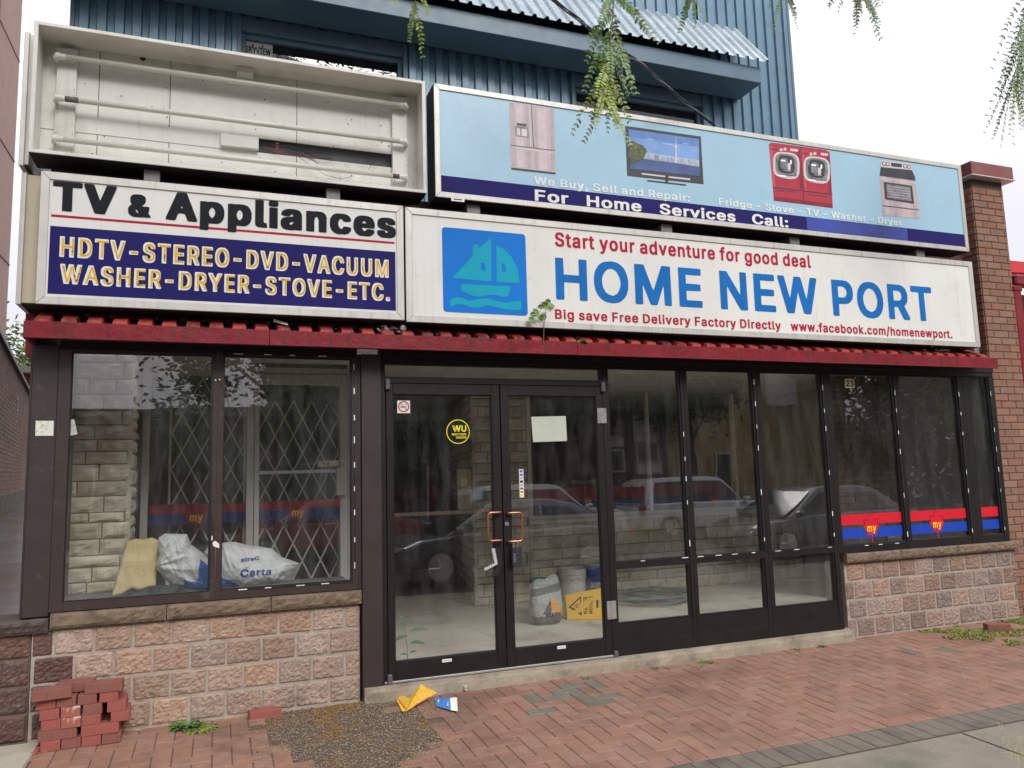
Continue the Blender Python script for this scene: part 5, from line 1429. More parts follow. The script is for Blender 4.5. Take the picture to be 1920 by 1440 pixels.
# notice boards on the stone by the doors
b = MB(); rect_px(b, 857, 880, 884, 915, YS - .03, 0); rect_px(b, 858, 917, 886, 954, YS - .03, 1); rect_px(b, 891, 912, 912, 940, YS - .03, 2)
rect_px(b, 864, 897, 877, 912, YS - .0315, 3)
b.build('notice', [mat('notice_yellow', (.45, .36, .16), .7, .3, 30), PAPERG, mat('notice_blue', (.10, .22, .36), .6), PAPER], shop)

# ------------------------------------------------------------------ things lying inside
def blob(name, label, cat, c, rx, ry, rz, mats, mfun=None, fq=3.0, amp=.25, sq=3.0, nu=40, nv=22, cut=None, seed=0, extra=None):
    b = MB()
    base = 0
    for j in range(nv + 1):
        ph = math.pi * j / nv - math.pi / 2
        for i in range(nu):
            th = 2 * math.pi * i / nu
            cx, sx_, cz, sz = math.cos(th) * math.cos(ph), math.sin(th) * math.cos(ph), math.sin(ph), 0
            L = (abs(cx) ** sq + abs(sx_) ** sq + abs(cz) ** sq) ** (-1 / sq)
            p = V((cx * L * rx, sx_ * L * ry, cz * L * rz))
            q = p * (fq / max(rx, rz)) + V((seed, seed * 2, 0))
            r1 = 1 - 2 * abs(noise.noise(q * 1.7 + V((5, 1, 2)))); r2 = 1 - 2 * abs(noise.noise(q * 3.9)); r3 = 1 - 2.2 * abs(noise.noise(q * 8 + V((1, 7, 3))))
            d = 1 + amp * (noise.noise(q * .8) * .7 +   .30 * r1 + .15 * r2 + .04 * r3 - .25)
            p = p * d
            if cut: p = cut(p)
            p += V(c)
            b.v.append(p)
    for j in range(nv):
        for i in range(nu):
            i2 = (i + 1) % nu
            q = (j * nu + i, j * nu + i2, (j + 1) * nu + i2, (j + 1) * nu + i)
            b.f.append(q)
            ctr = sum((b.v[k] for k in q), V((0, 0, 0))) / 4
            b.m.append(mfun(ctr) if mfun else 0)
    if extra: extra(b)
    o = b.build(name, mats, smooth=True)
    return tag(o, label, cat)


BAGW = mat('white_plastic_sack', (0.66, 0.67, 0.66), 0.3, 0.06, 5, 0.7, 16, bd=.03, spec=.6)
BAGB = mat('blue_sack_print', (0.025, 0.13, 0.48), 0.4, 0.1, 6)
BATT = mat('yellow_insulation_batt', (0.62, 0.50, 0.26), 0.95, 0.12, 6, 0.6, 60, dirt=[((.44, .33, .15), 6, .5, .7)])
def floor_cut(z0):
    def f(p):
        if p.z < z0: p.z = z0
        return p
    return f
# insulation batt leaning back, with a torn lower edge
b = MB()
top = [(236, 1016), (254, 1010), (268, 1012), (284, 1008), (297, 1013)]
bot = [(208, 1120), (226, 1116), (246, 1104), (262, 1108), (292, 1098)]
nx, nz_ = 24, 22
for k in range(2):
    for j in range(nz_ + 1):
        for i in range(nx + 1):
            s, t = i / nx * 4, j / nz_
            a = min(3, int(s)); fr = s - a
            T = V(top[a]).lerp(V(top[a + 1]), fr); B = V(bot[a]).lerp(V(bot[a + 1]), fr)
            q = B.lerp(T, t)
            p = at(q.x, q.y, .30 + .20 * t + .085 * k)
            e = min(i, nx - i, j, nz_ - j)
            p.y += (-.012 * noise.noise(V((p.x * 14, p.z * 14, 3))) - .008 * noise.noise(V((p.x * 30, p.z * 60, 5)))) + (.02 if e == 0 and k == 0 else 0)
            b.v.append(p)
n1 = (nx + 1) * (nz_ + 1)
for j in range(nz_):
    for i in range(nx):
        a = j * (nx + 1) + i
        b.f.append((a, a + 1, a + nx + 2, a + nx + 1)); b.m.append(0)
        b.f.append((n1 + a + 1, n1 + a, n1 + a + nx + 1, n1 + a + nx + 2)); b.m.append(0)
rim = [i for i in range(nx + 1)] + [j * (nx + 1) + nx for j in range(1, nz_ + 1)] + [nz_ * (nx + 1) + i for i in range(nx - 1, -1, -1)] + [j * (nx + 1) for j in range(nz_ - 1, 0, -1)]
for i in range(len(rim)):
    a, c = rim[i], rim[(i + 1) % len(rim)]
    b.f.append((c, a, n1 + a, n1 + c)); b.m.append(0)
tag(b.build('insulation_batt', BATT, smooth=True), 'yellowish insulation batt leaning in the left shop window', 'insulation')
# two plastic sacks: outlines given real depth, with sharp radiating folds
TX = mat('blue_sack_lettering', (0.012, 0.07, 0.30), 0.5)
def cq(x, y_, Y): return at(130 + x / 3.4909, 960 + y_ / 3.4909, Y)


def sack(label, outline, centre, Y, thick, blues, texts, seed, folds):
    C = cq(*centre, Y)
    ring = []
    pts = [cq(*q, Y) for q in outline]
    n = len(pts)
    for i in range(n):
        a, c = pts[i], pts[(i + 1) % n]
        for k in range(12): ring.append(a.lerp(c, k / 12))
    na, nr = len(ring), 46
    bl = [[(cq(*q, Y).x, cq(*q, Y).z) for q in poly] for poly in blues]
    b = MB()

    def ridge(v): return (1 - 2.0 * abs(noise.noise(v)))

    def depth(x, z, r_, th):
        f = 0
        for (fx, fz, amp, fr) in folds:        # folds radiating from pinch points of the plastic
            P = cq(fx, fz, Y)
            d = math.hypot(x - P.x, z - P.z)
            an = math.atan2(z - P.z, x - P.x)
            f += amp * ridge(V((an * fr, d * 2.5, seed))) * math.exp(-d * 4.5)
        f += .012 * ridge(V((x * 9 + z * 4, z * 7 - x * 3, seed + 4))) + .007 * ridge(V((x * 22, z * 17 + x * 9, seed + 9)))
        return thick * max(0, 1 - r_ ** 2.6) ** .55 * (.85 + .5 * noise.noise(V((x * 4, z * 4, seed)))) + f * (1 - r_ ** 8)
    for side in (1, -1):
        base = len(b.v)
        for j in range(nr + 1):
            r_ = j / nr
            for i in range(na):
                q = C.lerp(ring[i], r_)
                d = depth(q.x, q.z, r_, 0) if side == 1 else -.06 * max(0, 1 - r_ ** 2)
                b.v.append(V((q.x, Y - d, q.z)))
        for j in range(nr):
            for i in range(na):
                i2 = (i + 1) % na
                a, c, d, e = base + j * na + i, base + (j + 1) * na + i, base + (j + 1) * na + i2, base + j * na + i2
                b.f.append((a, c, d, e) if side == -1 else (a, e, d, c))
                m = sum((b.v[k] for k in (a, c, d, e)), V((0, 0, 0))) / 4
                b.m.append(1 if side == 1 and any(inside((m.x, m.z), q) for q in bl) else 0)
    front = b.v[:na * (nr + 1)]
    for s_, (tx, tz), ln, cp in texts:
        p0, p1 = cq(tx, tz, Y), cq(tx + ln, tz, Y)
        mb = MB(); mb.text(s_, (p0.x, 0, p0.z), Ux, Uz, p1.x - p0.x, cp * (p1.x - p0.x) / ln, 2)
        n0 = len(b.v)
        for v in mb.v:
            near = min(front, key=lambda q: (q.x - v.x) ** 2 + (q.z - v.z) ** 2)
            b.v.append(V((v.x + .004 * noise.noise(V((v.x * 20, v.z * 20, 1))), near.y - .005, v.z + .006 * noise.noise(V((v.x * 16, v.z * 16, 7))))))
        for f_ in mb.f: b.f.append(tuple(n0 + k for k in f_)); b.m.append(2)
    return tag(b.build('plastic_sack', [BAGW, BAGB, TX], smooth=True), label, 'plastic sack')


sack('crumpled white and blue plastic sack standing beside the insulation batt',
     [(585, 165), (625, 140), (700, 143), (770, 145), (800, 215), (870, 265), (925, 330), (950, 430), (925, 512), (850, 515), (765, 500), (690, 495), (640, 455), (575, 380), (565, 345), (590, 280), (575, 220)],
     (725, 340), .36, .12, [[(858, 300), (960, 390), (960, 480), (905, 470), (840, 440)], [(750, 435), (850, 450), (925, 470), (925, 540), (760, 505)]], [], 3.0,
     [(690, 130, .050, 2.6), (570, 350, .035, 2.2), (900, 520, .030, 2.4)])
sack('white plastic sack with blue lettering lying on its side in the shop window',
     [(880, 260), (960, 205), (1080, 195), (1160, 215), (1240, 225), (1330, 240), (1390, 295), (1450, 315), (1505, 335), (1492, 375), (1450, 450), (1330, 470), (1200, 492), (1060, 505), (930, 510), (880, 420)],
     (1150, 360), .46, .15, [[(990, 415), (1050, 432), (1110, 468), (1105, 505), (985, 520)]], [('Certa', (1116, 405), 195, 45), ('atreC', (1118, 310), 118, 24)], 8.0,
     [(1500, 345, .055, 2.4), (1010, 190, .040, 2.6), (1300, 480, .030, 2.2)])
P = at(300, 1108, .22)
blob('dark_cloth', 'dark crumpled cloth on the window shelf in front of the insulation batt', 'cloth', (P.x, .20, .825), .17, .07, .075, [mat('slate_cloth', (.045, .052, .055), .8, .3, 10)], None, 2.5, .6, 2.2, 36, 18,
     lambda p: V((p.x, p.y, max(p.z, -.022))), 5.5)

# pails, bag and sign on the entrance floor
def pail(label, x, y, r_, h, body, lid, extra=None):
    t = thing('pail', label, 'bucket', (x, y, .131), 0)
    b = MB()
    b.lathe((x, y, .131), [(r_ * .86, 0), (r_ * .88, .004), (r_ * .96, h * .72), (r_ * 1.02, h * .725), (r_ * 1.02, h * .75), (r_ * .97, h * .755), (r_ * .975, h * .83), (r_ * 1.03, h * .835), (r_ * 1.03, h * .86),
                           (r_ * .98, h * .865), (r_, h * .97), (r_ * 1.0, h), (r_ * .95, h), (r_ * .94, h * .9), (r_ * .9, h * .2), (0, h * .2)], 0, 36)
    if extra: extra(b)
    b.build('bucket', body if isinstance(body, list) else [body], t)
    if lid:
        b = MB(); b.lathe((x, y, .131 + h), [(r_ * 1.05, -.028), (r_ * 1.06, 0.002), (r_ * 1.03, .010), (r_ * .93, .010), (r_ * .90, .003), (0, .003)], 0, 36)
        b.build('lid', lid, t)
    b = MB()
    q = []
    for k in range(13):
        a = math.pi * k / 12
        q.append((x + r_ * 1.05 * math.cos(a), y - .02 - r_ * .9 * math.sin(a), .131 + h * .78 - .24 * math.sin(a) * .6))
    b.tube(q, .002, 0, 5); b.build('handle', STEEL, t)
    return t
PW_ = mat('white_pail_plastic', (.78, .79, .75), .45, .08, 8, dirt=[((.42, .42, .40), 14, .55, .7)])
g1 = gr(1010, 1152, .131)
def lab1(b):
    for k in range(18):
        a = math.pi * (1.08 + k * .045); 
        for (za, zb) in ((.07, .085), (.10, .125), (.15, .16), (.19, .21)):
            if rnd.random() < .7:
                x, y = g1.x, 1.95
                r2 = .128 + .018
                p = lambda aa, z: (x + r2 * math.cos(aa), y + r2 * math.sin(aa), .131 + z)
                b.poly([p(a, za), p(a + .1, za), p(a + .1, zb), p(a, zb)], 1)
pail('white plastic pail with a green lid, half hidden by the torn grey bag', g1.x + .02, 1.95, .145, .37, [PW_, mat('pail_print', (.12, .20, .17), .6)], mat('green_lid', (.012, .085, .045), .4), lab1)
g2 = gr(1074, 1066, .50)
pail('open white pail with a dusty rim between the green-lidded and the blue pails', g2.x, g2.y, .15, .37, mat('dusty_white_pail', (.74, .73, .67), .6, .12, 20, dirt=[((.52, .49, .42), 30, .55, .66)]), None)
g3 = gr(1117, 1060, .50)
PB = mat('blue_pail_plastic', (.018, .06, .34), .4, .12, 8, dirt=[((.12, .18, .40), 20, .58, .68)])
def lab3(b):
    b2 = MB(); 
    x, y = g3.x, g3.y
    r2 = .155
    for a in range(14):
        a0, a1 = math.pi * (1.15 + a * .045), math.pi * (1.15 + (a + 1) * .045)
        p = lambda aa, z: (x + r2 * math.cos(aa), y + r2 * math.sin(aa), .131 + z)
        b.poly([p(a0, .10), p(a1, .10), p(a1, .21), p(a0, .21)], 1)
    for s_, z in (('SHERW', .165), ('WILLIAMS', .13)):
        if s_ == 'WILLIAMS': s_ = 'WILLIM'
        mb = MB(); mb.text(s_, (0, 0, 0), Ux, Uz, 1, .026, 2)
        n0 = len(b.v)
        for v in mb.v:
            aa = math.pi * (1.20 + v.x * .50)
            b.v.append(V((x + (r2 + .003) * math.cos(aa), y + (r2 + .003) * math.sin(aa), .131 + z + v.z)))
        for f_ in mb.f: b.f.append(tuple(n0 + k for k in f_)); b.m.append(2)
pail('blue plastic pail with a dark label behind the yellow floor sign', g3.x, g3.y, .15, .38, [PB, mat('pail_label', (.012, .018, .06), .5), PAPER], None, lab3)

gb = gr(1031, 1172, .131)
SACK = mat('grey_paper_sack', (.36, .375, .355), .6, .1, 8, .4, 30, bd=.015)
SACKD = mat('dark_sack_band', (.085, .095, .092), .6, .1, 10)
SACKO = mat('orange_sack_print', (.75, .33, .04), .6)
SACKB = mat('slate_sack_print', (.065, .085, .10), .6)
def sack_m(p):
    x, z = p.x - gb.x, p.z - .131
    if p.y > gb.y + .10: return 0
    if .295 < z - .15 * x < .365: return 1
    if z < .085: return 1
    if .105 < z < .27 and -.0 < x < .135 and z < .27 - max(0, x - .03) * 1.25 and x > .02: return 2
    if .105 < z < .27 and -.07 < x <= .02 and z < .105 + (x + .07) * 1.7: return 3
    return 0
def sack_extra(b):
    for s_, px, py, ln, cp, mm in (('MARK', 1031, 1160, 30, 6.5, 4), ('demap', 1018, 1101, 30, 5, 5)):
        p0, p1 = at(px, py, gb.y - .1), at(px + ln, py, gb.y - .1)
        mb = MB(); mb.text(s_, (p0.x, 0, p0.z), Ux, Uz, p1.x - p0.x, cp * (p1.x - p0.x) / ln, mm)
        n0 = len(b.v); surf = b.v[:150 * 85:3]
        for v in mb.v:
            best = [q.y for q in surf if abs(q.x - v.x) < .02 and abs(q.z - v.z) < .02]
            b.v.append(V((v.x, min(best, default=gb.y - .1) - .004, v.z)))
        for f_ in mb.f: b.f.append(tuple(n0 + k for k in f_)); b.m.append(mm)
blob('paper_sack', 'torn grey mortar sack with an orange triangle in front of the green-lidded pail', 'sack', (gb.x, gb.y + .10, .131 + .205), .155, .105, .21, [SACK, SACKD, SACKO, SACKB, INK, PAPERG], sack_m, 3.0, .14, 4.0, 150, 84,
     lambda p: V((p.x, p.y * (1 - max(0, p.z) * 3.0), max(p.z * 1.05, -.203) + (.06 * max(0, p.x) / .15 * max(0, p.z) / .2))), 2.2, sack_extra)

# folded wet-floor sign lying on its side
ws = thing('wet_floor_sign', 'yellow folding floor sign tipped on its side in front of the blue pail', 'warning sign', tuple(gr(1095, 1160, .131)))
YW = mat('yellow_sign_plastic', (.78, .45, .008), .4, .06, 8)
fp = [at(1064, 1160, 1.62), at(1132, 1163, 1.45), at(1132, 1102, 1.50), at(1060, 1116, 1.68)]
for p in fp[:2]: p.z = .135
b = MB()
nn = (fp[1] - fp[0]).cross(fp[3] - fp[0]).normalized()
if nn.y > 0: nn = -nn
b.slab(fp, -nn, .012, 0)
def wq(a, c): return fp[0].lerp(fp[1], a).lerp(fp[3].lerp(fp[2], a), c) + nn * .002
T0 = [(.06, .50), (.40, .86), (.40, .14)]
T1 = [(.12, .50), (.375, .77), (.375, .23)]
b.shape([T0, T1], lambda a, c: wq(a, c), 1)
b.tube([wq(.20, .55), wq(.26, .52), wq(.30, .60), wq(.35, .52)], .004, 1, 5); b.tube([wq(.24, .42), wq(.27, .50), wq(.32, .44)], .004, 1, 5); b.lathe(tuple(wq(.19, .42)), [(0, 0), (.008, .001), (0, .002)], 1, 8, nn)
for s_, a in (('PLANCHER', .56), ('MOUILLÉ', .70)):
    mb = MB(); mb.text(s_, (0, 0, 0), Ux, Uz, .60, .10, 1)
    n0 = len(b.v)
    for v in mb.v: b.v.append(wq(a - v.z, .20 + v.x))
    for f_ in mb.f: b.f.append(tuple(n0 + k for k in f_)); b.m.append(1)
b.shape([[(.80, .38), (.86, .38), (.86, .64), (.80, .64)]], lambda a, c: wq(a, c), 1)
b.build('front_panel', [YW, INK], ws)
b = MB(); off = V((.0, .10, 0)); b.slab([fp[0] + off + V((0, .02, 0)), fp[1] + off, fp[2] + V((0, .02, 0)), fp[3] + V((0, .02, 0))], -nn, .012, 0); b.build('rear_panel', YW, ws)

# coil of hose on the floor to the right of the doors
b = MB()
hc = gr(1222, 1126, .14)
q = []
for k in range(150):
    a = k * .26
    rr_ = .40 + .09 * math.sin(k * .37) + .05 * math.cos(k * .11)
    q.append((hc.x + .06 * math.sin(k * .05) + rr_ * math.cos(a), hc.y + .05 + rr_ * 1.05 * math.sin(a) + .08 * math.sin(k * .09), .145 + .0006 * k + .006 * math.sin(k * .9)))
for k in range(12):
    q.append((q[-1][0] + .07, q[-1][1] - .035 + .01 * k, max(.145, q[-1][2] - .012)))
b.tube(q, .012, 0, 7)
tag(b.build('garden_hose', mat('dull_green_hose', (.105, .145, .135), .5, .1, 8), smooth=True), 'dull green hose coiled on the shop floor right of the double doors', 'hose')
b = MB()
p = gr(855, 1106, .131)
b.slab([(p.x, p.y, .14), (p.x + .11, p.y + .02, .15), (p.x + .10, p.y + .13, .17), (p.x + .01, p.y + .10, .155)], (0, 0, 1), .004)
tag(b.build('wrapper', mat('orange_wrapper', (.62, .36, .06), .5)), 'small orange wrapper on the floor inside the left door', 'litter')
# plant growing just inside the left door
def leafq(b, base, d, up, L, Wd, m=0, fold=.15, droop=.25):
    d, up = V(d).normalized(), V(up).normalized()
    s = d.cross(up).normalized()
    prof = [(0, .06), (.22, .75), (.5, 1), (.78, .62), (1, .02)]
    n = len(b.v)
    for t, ww in prof:
        c = V(base) + d * (L * t) - up * (droop * L * t * t)
        b.v += [c - s * Wd * ww + up * fold * Wd * ww, c, c + s * Wd * ww + up * fold * Wd * ww]
    for k in range(len(prof) - 1):
        a = n + 3 * k
        b.f += [(a, a + 1, a + 4, a + 3), (a + 1, a + 2, a + 5, a + 4)]; b.m += [m, m]
pt = thing('weed', 'tall green weed with broad leaves growing just inside the left door', 'plant', (1.46, .32, .131))
WL = mat('weed_leaf', (.075, .17, .055), .55, .25, 8)
b = MB(); sp = at(766, 1232, .32); tp = at(757, 1160, .32); sp.z = .131
b.tube([sp, sp.lerp(tp, .5) + V((.005, 0, 0)), tp], [.004, .003, .002], 0, 6); b.build('stem', mat('weed_stem', (.12, .20, .07), .6), pt)
b = MB()
for px, py, dx, L in ((768, 1184, 1, .15), (768, 1206, 1, .13), (766, 1192, -1, .14), (767, 1225, 1, .075), (766, 1228, -1, .08), (764, 1172, -1, .10), (765, 1176, .3, .09), (762, 1165, -.4, .08), (760, 1160, .5, .06), (758, 1160, -.7, .06)):
    leafq(b, at(px, py, .32), (dx, rnd.uniform(-.5, .1), rnd.uniform(.1, .5)), (0, -.3, 1), L, L * .22, 0, .2, .3)
b.build('leaves', WL, pt)

# ------------------------------------------------------------------ sign cabinets
YF = -0.25
def S(px, py): return at(px, py, YF)
FY = YF - .001            # face plane of lit signs


def cabinet(t, x0, x1, z0, z1, y0, y1, fw, back=True):
    b = MB()
    b.box(x0, x1, y0 + .002, y1, z0, z1, 1) if back else None
    b.build('cabinet', [ALU, SIGNDARK], t) if back else None
    f = MB()
    a = fw
    yq0, yq1 = y0 - .012, y0 + .03
    f.hexa([(x0, yq0, z0), (x1, yq0, z0), (x1, yq1, z0), (x0, yq1, z0), (x0 + a, yq0, z0 + a), (x1 - a, yq0, z0 + a), (x1 - a, yq1, z0 + a), (x0 + a, yq1, z0 + a)])
    f.hexa([(x0 + a, yq0, z1 - a), (x1 - a, yq0, z1 - a), (x1 - a, yq1, z1 - a), (x0 + a, yq1, z1 - a), (x0, yq0, z1), (x1, yq0, z1), (x1, yq1, z1), (x0, yq1, z1)])
    f.hexa([(x0, yq0, z0), (x0 + a, yq0, z0 + a), (x0 + a, yq1, z0 + a), (x0, yq1, z0), (x0, yq0, z1), (x0 + a, yq0, z1 - a), (x0 + a, yq1, z1 - a), (x0, yq1, z1)])
    f.hexa([(x1 - a, yq0, z0 + a), (x1, yq0, z0), (x1, yq1, z0), (x1 - a, yq1, z0 + a), (x1 - a, yq0, z1 - a), (x1, yq0, z1), (x1, yq1, z1), (x1 - a, yq1, z1 - a)])
    return f.build('frame', ALU, t, bevel=0.003)


def tline(b, s, l, r_, top, m, y, font='bold', track=0.0):
    P, Q, T = S(*l), S(*r_), S(*top)
    b.text(s, (P.x, y, P.z), Ux, Uz, Q.x - P.x, T.z - P.z, m, font, track)


def rectz(b, x0, x1, z0, z1, y, m):
    b.box(x0, x1, y, y + .0012, z0, z1, m)


# left lower sign
t = thing('shop_sign', 'white and navy lit sign reading TV & Appliances with peeling yellow letters, at the left', 'sign', (0.1, -.1, 2.72))
X0, X1, Z0, Z1 = -1.075, 1.2635, 2.722, 3.586
cabinet(t, X0, X1, Z0, Z1, YF, -.02, .052)
b = MB(); b.box(X0 + .045, X1 - .045, YF - .003, YF + .001, Z0 + .045, Z1 - .045); b.build('face', WHITESIGN, t)
y = YF - .0050
b = MB()
xl, xr = S(92, 480).x, S(741.5, 520).x
zt = (S(94, 422.5).z + S(740, 473.4).z) / 2; zb = (S(89, 550.5).z + S(742.5, 583).z) / 2
rectz(b, xl, xr, zb, zt, y + .001, 0)
b.build('navy_panel', NAVYV, t)
b = MB()
za = (S(96, 401).z + S(739.5, 454.6).z) / 2; zc = (S(96, 405.5).z + S(739.5, 458.8).z) / 2
rectz(b, S(96, 403).x, S(739.5, 456).x, zc, za, y + .001, 0)
b.build('red_line', REDV, t)
b = MB()
zbl = (S(125, 395).z + S(725, 443.5).z) / 2
zct = S(98.6, 338.5).z
def put(s, pxa, pxb, pya, pyb, cap, font='black'):
    P, Q = S(pxa, pya), S(pxb, pyb)
    b.text(s, (P.x, y - .001, zbl), Ux, Uz, Q.x - P.x, cap, 0, font)
capT = zct - S(120, 393.5).z
put('TV', 98.6, 218.5, 370, 375, capT)
put('&', 240, 282.5, 400, 408, capT * .78)
put('Appliances', 311, 742, 410, 430, capT)
build_split(b, 'lettering', INK, t)
for s_, l, r_, tp, nm in (('HDTV-STEREO-DVD-VACUUM', (111.3, 480.3), (728.5, 505), (112.4, 443)), ('WASHER-DRYER-STOVE-ETC.', (111.8, 532), (731, 550), (112, 494.6))) and \
        [('HDTV-STEREO-DVD-VACUUM', (111.3, 480.3), (728.5, 505), (112.4, 443), 0), ('WASHER-DRYER-STOVE-ETC.', (111.8, 530.6), (731, 550), (112, 494.6), 1)]:
    P, Q, T = S(*l), S(*r_), S(*tp)
    b = MB(); b.text(s_, (P.x, y - .0006, P.z), Ux, Uz, Q.x - P.x, T.z - P.z, 0, 'black', .03)
    build_split(b, 'lettering', WHITEV, t)
    h = T.z - P.z
    b = MB(); b.text(s_, (P.x + .012, y - .0022, P.z + h * .06), Ux, Uz, Q.x - P.x - .016, h * .86, 0, 'thin', .085)
    build_split(b, 'peeling_lettering', YELLV, t)

# right lower sign
t = thing('shop_sign', 'long white lit sign reading HOME NEW PORT with a blue sailing boat logo', 'sign', (4, -.1, 2.72))
X0, X1, Z0, Z1 = 1.2765, 7.056, 2.712, 3.581
cabinet(t, X0, X1, Z0, Z1, YF, -.02, .052)
b = MB(); b.box(X0 + .045, X1 - .045, YF - .003, YF + .001, Z0 + .045, Z1 - .045); b.build('face', WHITESIGN, t)
def c6(x, y_): return S(740 + x / 3.4286, 380 + y_ / 3.4286)
A, B_ = c6(302, 155), c6(855, 730)
b = MB()
x0, x1, z1, z0 = A.x, B_.x, (c6(302, 155).z + c6(847, 207).z) / 2, (c6(310, 700).z + c6(860, 730).z) / 2
r_ = .025
pts = []
for cx, cz, a0 in ((x1 - r_, z1 - r_, 0), (x0 + r_, z1 - r_, 90), (x0 + r_, z0 + r_, 180), (x1 - r_, z0 + r_, 270)):
    for k in range(5):
        a = rad(a0 + k * 22.5); pts.append((cx + r_ * math.cos(a), cz + r_ * math.sin(a)))
b.shape([pts], lambda a, c: (a, y, c), 0)
lp = lambda L: [(c6(*p).x, c6(*p).z) for p in L]
main = [(618, 230), (545, 292), (530, 270), (500, 275), (500, 345), (370, 485), (620, 508)]
b.shape([lp(main), lp([(553, 388), (580, 391), (581, 440), (554, 437)])], lambda a, c: (a, y - .001, c), 1)
b.shape([lp([(652, 277), (700, 300), (750, 350), (785, 420), (802, 518), (655, 512)]), lp([(686, 386), (703, 396), (713, 418), (713, 450), (687, 443)])], lambda a, c: (a, y - .001, c), 1)
b.shape([lp([(425, 523), (745, 540), (728, 602), (690, 608), (640, 592), (590, 597), (550, 606), (500, 600), (425, 566)])], lambda a, c: (a, y - .001, c), 1)
b.shape([lp([(358, 625), (385, 610), (430, 612), (480, 632), (540, 620), (600, 615), (650, 632), (720, 645), (770, 636), (812, 633), (812, 690), (760, 690), (700, 685), (650, 672), (590, 660), (540, 675), (490, 675), (430, 655), (390, 655), (358, 672)])], lambda a, c: (a, y - .001, c), 1)
b.build('boat_logo', [BLUEV, TEALV], t)
for s_, l, r2, tp, m_, tr in (('Start your adventure for good deal', (1040.4, 461), (1519.3, 490), (1040.4, 435.4), REDV, .02),
                              ('HOME NEW PORT', (1042.5, 558.5), (1745, 545), (1040.4, 483), HBLUE, .01),
                              ('Big save Free Delivery Factory Directly', (1040.4, 597.3), (1463.5, 612), (1040.4, 579.8), REDV, .02),
                              ('www.facebook.com/homenewport.', (1482.7, 619.3), (1785, 630), (1482.7, 603), REDV, .02)):
    b = MB(); tline(b, s_, l, r2, tp, 0, y, 'bold', tr); build_split(b, 'lettering', m_, t)

# right upper sign with the printed appliances
t = thing('shop_sign', 'long pale blue sign with pictures of appliances above the boat logo sign', 'sign', (4.2, -.1, 3.68))
X0, X1, Z0, Z1 = 1.513, 7.038, 3.684, 4.590
cabinet(t, X0, X1, Z0, Z1, YF, -.03, .045)
b = MB(); b.box(X0 + .04, X1 - .04, YF - .003, YF + .001, Z0 + .04, Z1 - .04); b.build('face', SKYV, t)
zn = (S(823.6, 330).z + S(1806.7, 439).z) / 2
b = MB(); rectz(b, X0 + .046, X1 - .046, Z0 + .046, zn, YF - .0048, 0)
b.build('navy_band', NAVYV, t)
pz = (S(1511.7, 409).z + S(1700.7, 429).z) / 2
b = MB(); rectz(b, S(1511.7, 420).x, S(1700.7, 440).x, Z0 + .05, zn - .004, YF - .0062, 0); b.build('cover_patch', PATCHV, t)
yb = YF - .0064
FADED = mat('faded_white_vinyl', (.70, .76, .76), .5, .06, 6)
for s_, l, r2, tp, m_ in (('We Buy, Sell and Repair:', (1001, 345), (1292.8, 370), (1000, 330.5), FADED), ('Fridge - Stove - TV - Washer - Dryer', (1347.4, 384.2), (1690, 415), (1347.4, 371.5), FADED)):
    b = MB(); tline(b, s_, l, r2, tp, 0, yb, 'bold', .02); build_split(b, 'lettering', m_, t)
b = MB()
zbase = (S(1003.5, 377.3).z + S(1475, 425).z) / 2 + .0
cap = S(1003.5, 357).z - S(1003.5, 377.3).z
for s_, a, c in (('For', 1003, 1066.5), ('Home', 1100, 1202.5), ('Services', 1236, 1377.5), ('Call:', 1408, 1475.5)):
    P, Q = S(a, 390), S(c, 400)
    b.text(s_, (P.x, yb, zbase), Ux, Uz, Q.x - P.x, cap, 0, 'bold')
build_split(b, 'lettering', WHITEV, t)
# printed pictures
PIC = {k: mat(k, c, .4, v, s, dirt=None) for k, c, v, s in (
    ('print_steel', (.50, .41, .42), .08, 4), ('print_steel_light', (.62, .56, .55), .05, 5), ('print_dark', (.030, .030, .035), .2, 8), ('print_sky', (.16, .31, .60), .25, 2),
    ('print_water', (.045, .085, .24), .3, 8), ('print_city', (.42, .42, .46), .35, 60), ('print_tree', (.060, .085, .022), .5, 25), ('print_red', (.42, .018, .045), .15, 5), ('print_grey', (.20, .20, .22), .5, 22))}
for k, c in (('print_steel_mid', (.43, .35, .36)), ('print_steel_pale', (.57, .48, .49)), ('print_sky_pale', (.36, .48, .68)), ('print_sky_deep', (.10, .22, .52)), ('print_city_dark', (.16, .17, .24)),
             ('print_city_blue', (.26, .30, .42)), ('print_red_dark', (.22, .008, .022)), ('print_red_light', (.56, .06, .09)), ('print_tree_light', (.13, .15, .04)), ('print_glint', (.85, .85, .85)), ('print_water_pale', (.10, .17, .36))):
    PIC[k] = mat(k, c, .4, .12, 12)
PM = list(PIC.values())
PI_ = {k: i for i, k in enumerate(PIC)}
def c3(x, y_): return S(780 + x / 3.0968, 140 + y_ / 3.0968)
def c4(x, y_): return S(1360 + x / 3, 220 + y_ / 3)
def ppoly(b, fn, pts, k, lift=0):
    q = [fn(*p) for p in pts]
    b.shape([[(p.x, p.z) for p in q]], lambda a, c: (a, YF - .0045 - .0009 * lift, c), PI_[k])
b = MB()
ppoly(b, c3, [(540, 158), (800, 200), (810, 580), (552, 552)], 'print_steel')
for u0, u1, k in ((.02, .10, 'print_steel_mid'), (.14, .30, 'print_steel_pale'), (.36, .44, 'print_steel_mid'), (.54, .60, 'print_steel_mid'), (.64, .82, 'print_steel_pale'), (.90, .99, 'print_steel_mid')):
    for v0, v1 in ((.01, .64), (.69, .95)):
        q = lambda u, v: (540 + 260 * u + (12 - 2 * u) * v, 158 + 42 * u + (394 - 14 * u) * v)
        ppoly(b, c3, [q(u0, v0), q(u1, v0), q(u1, v1), q(u0, v1)], k, .5)
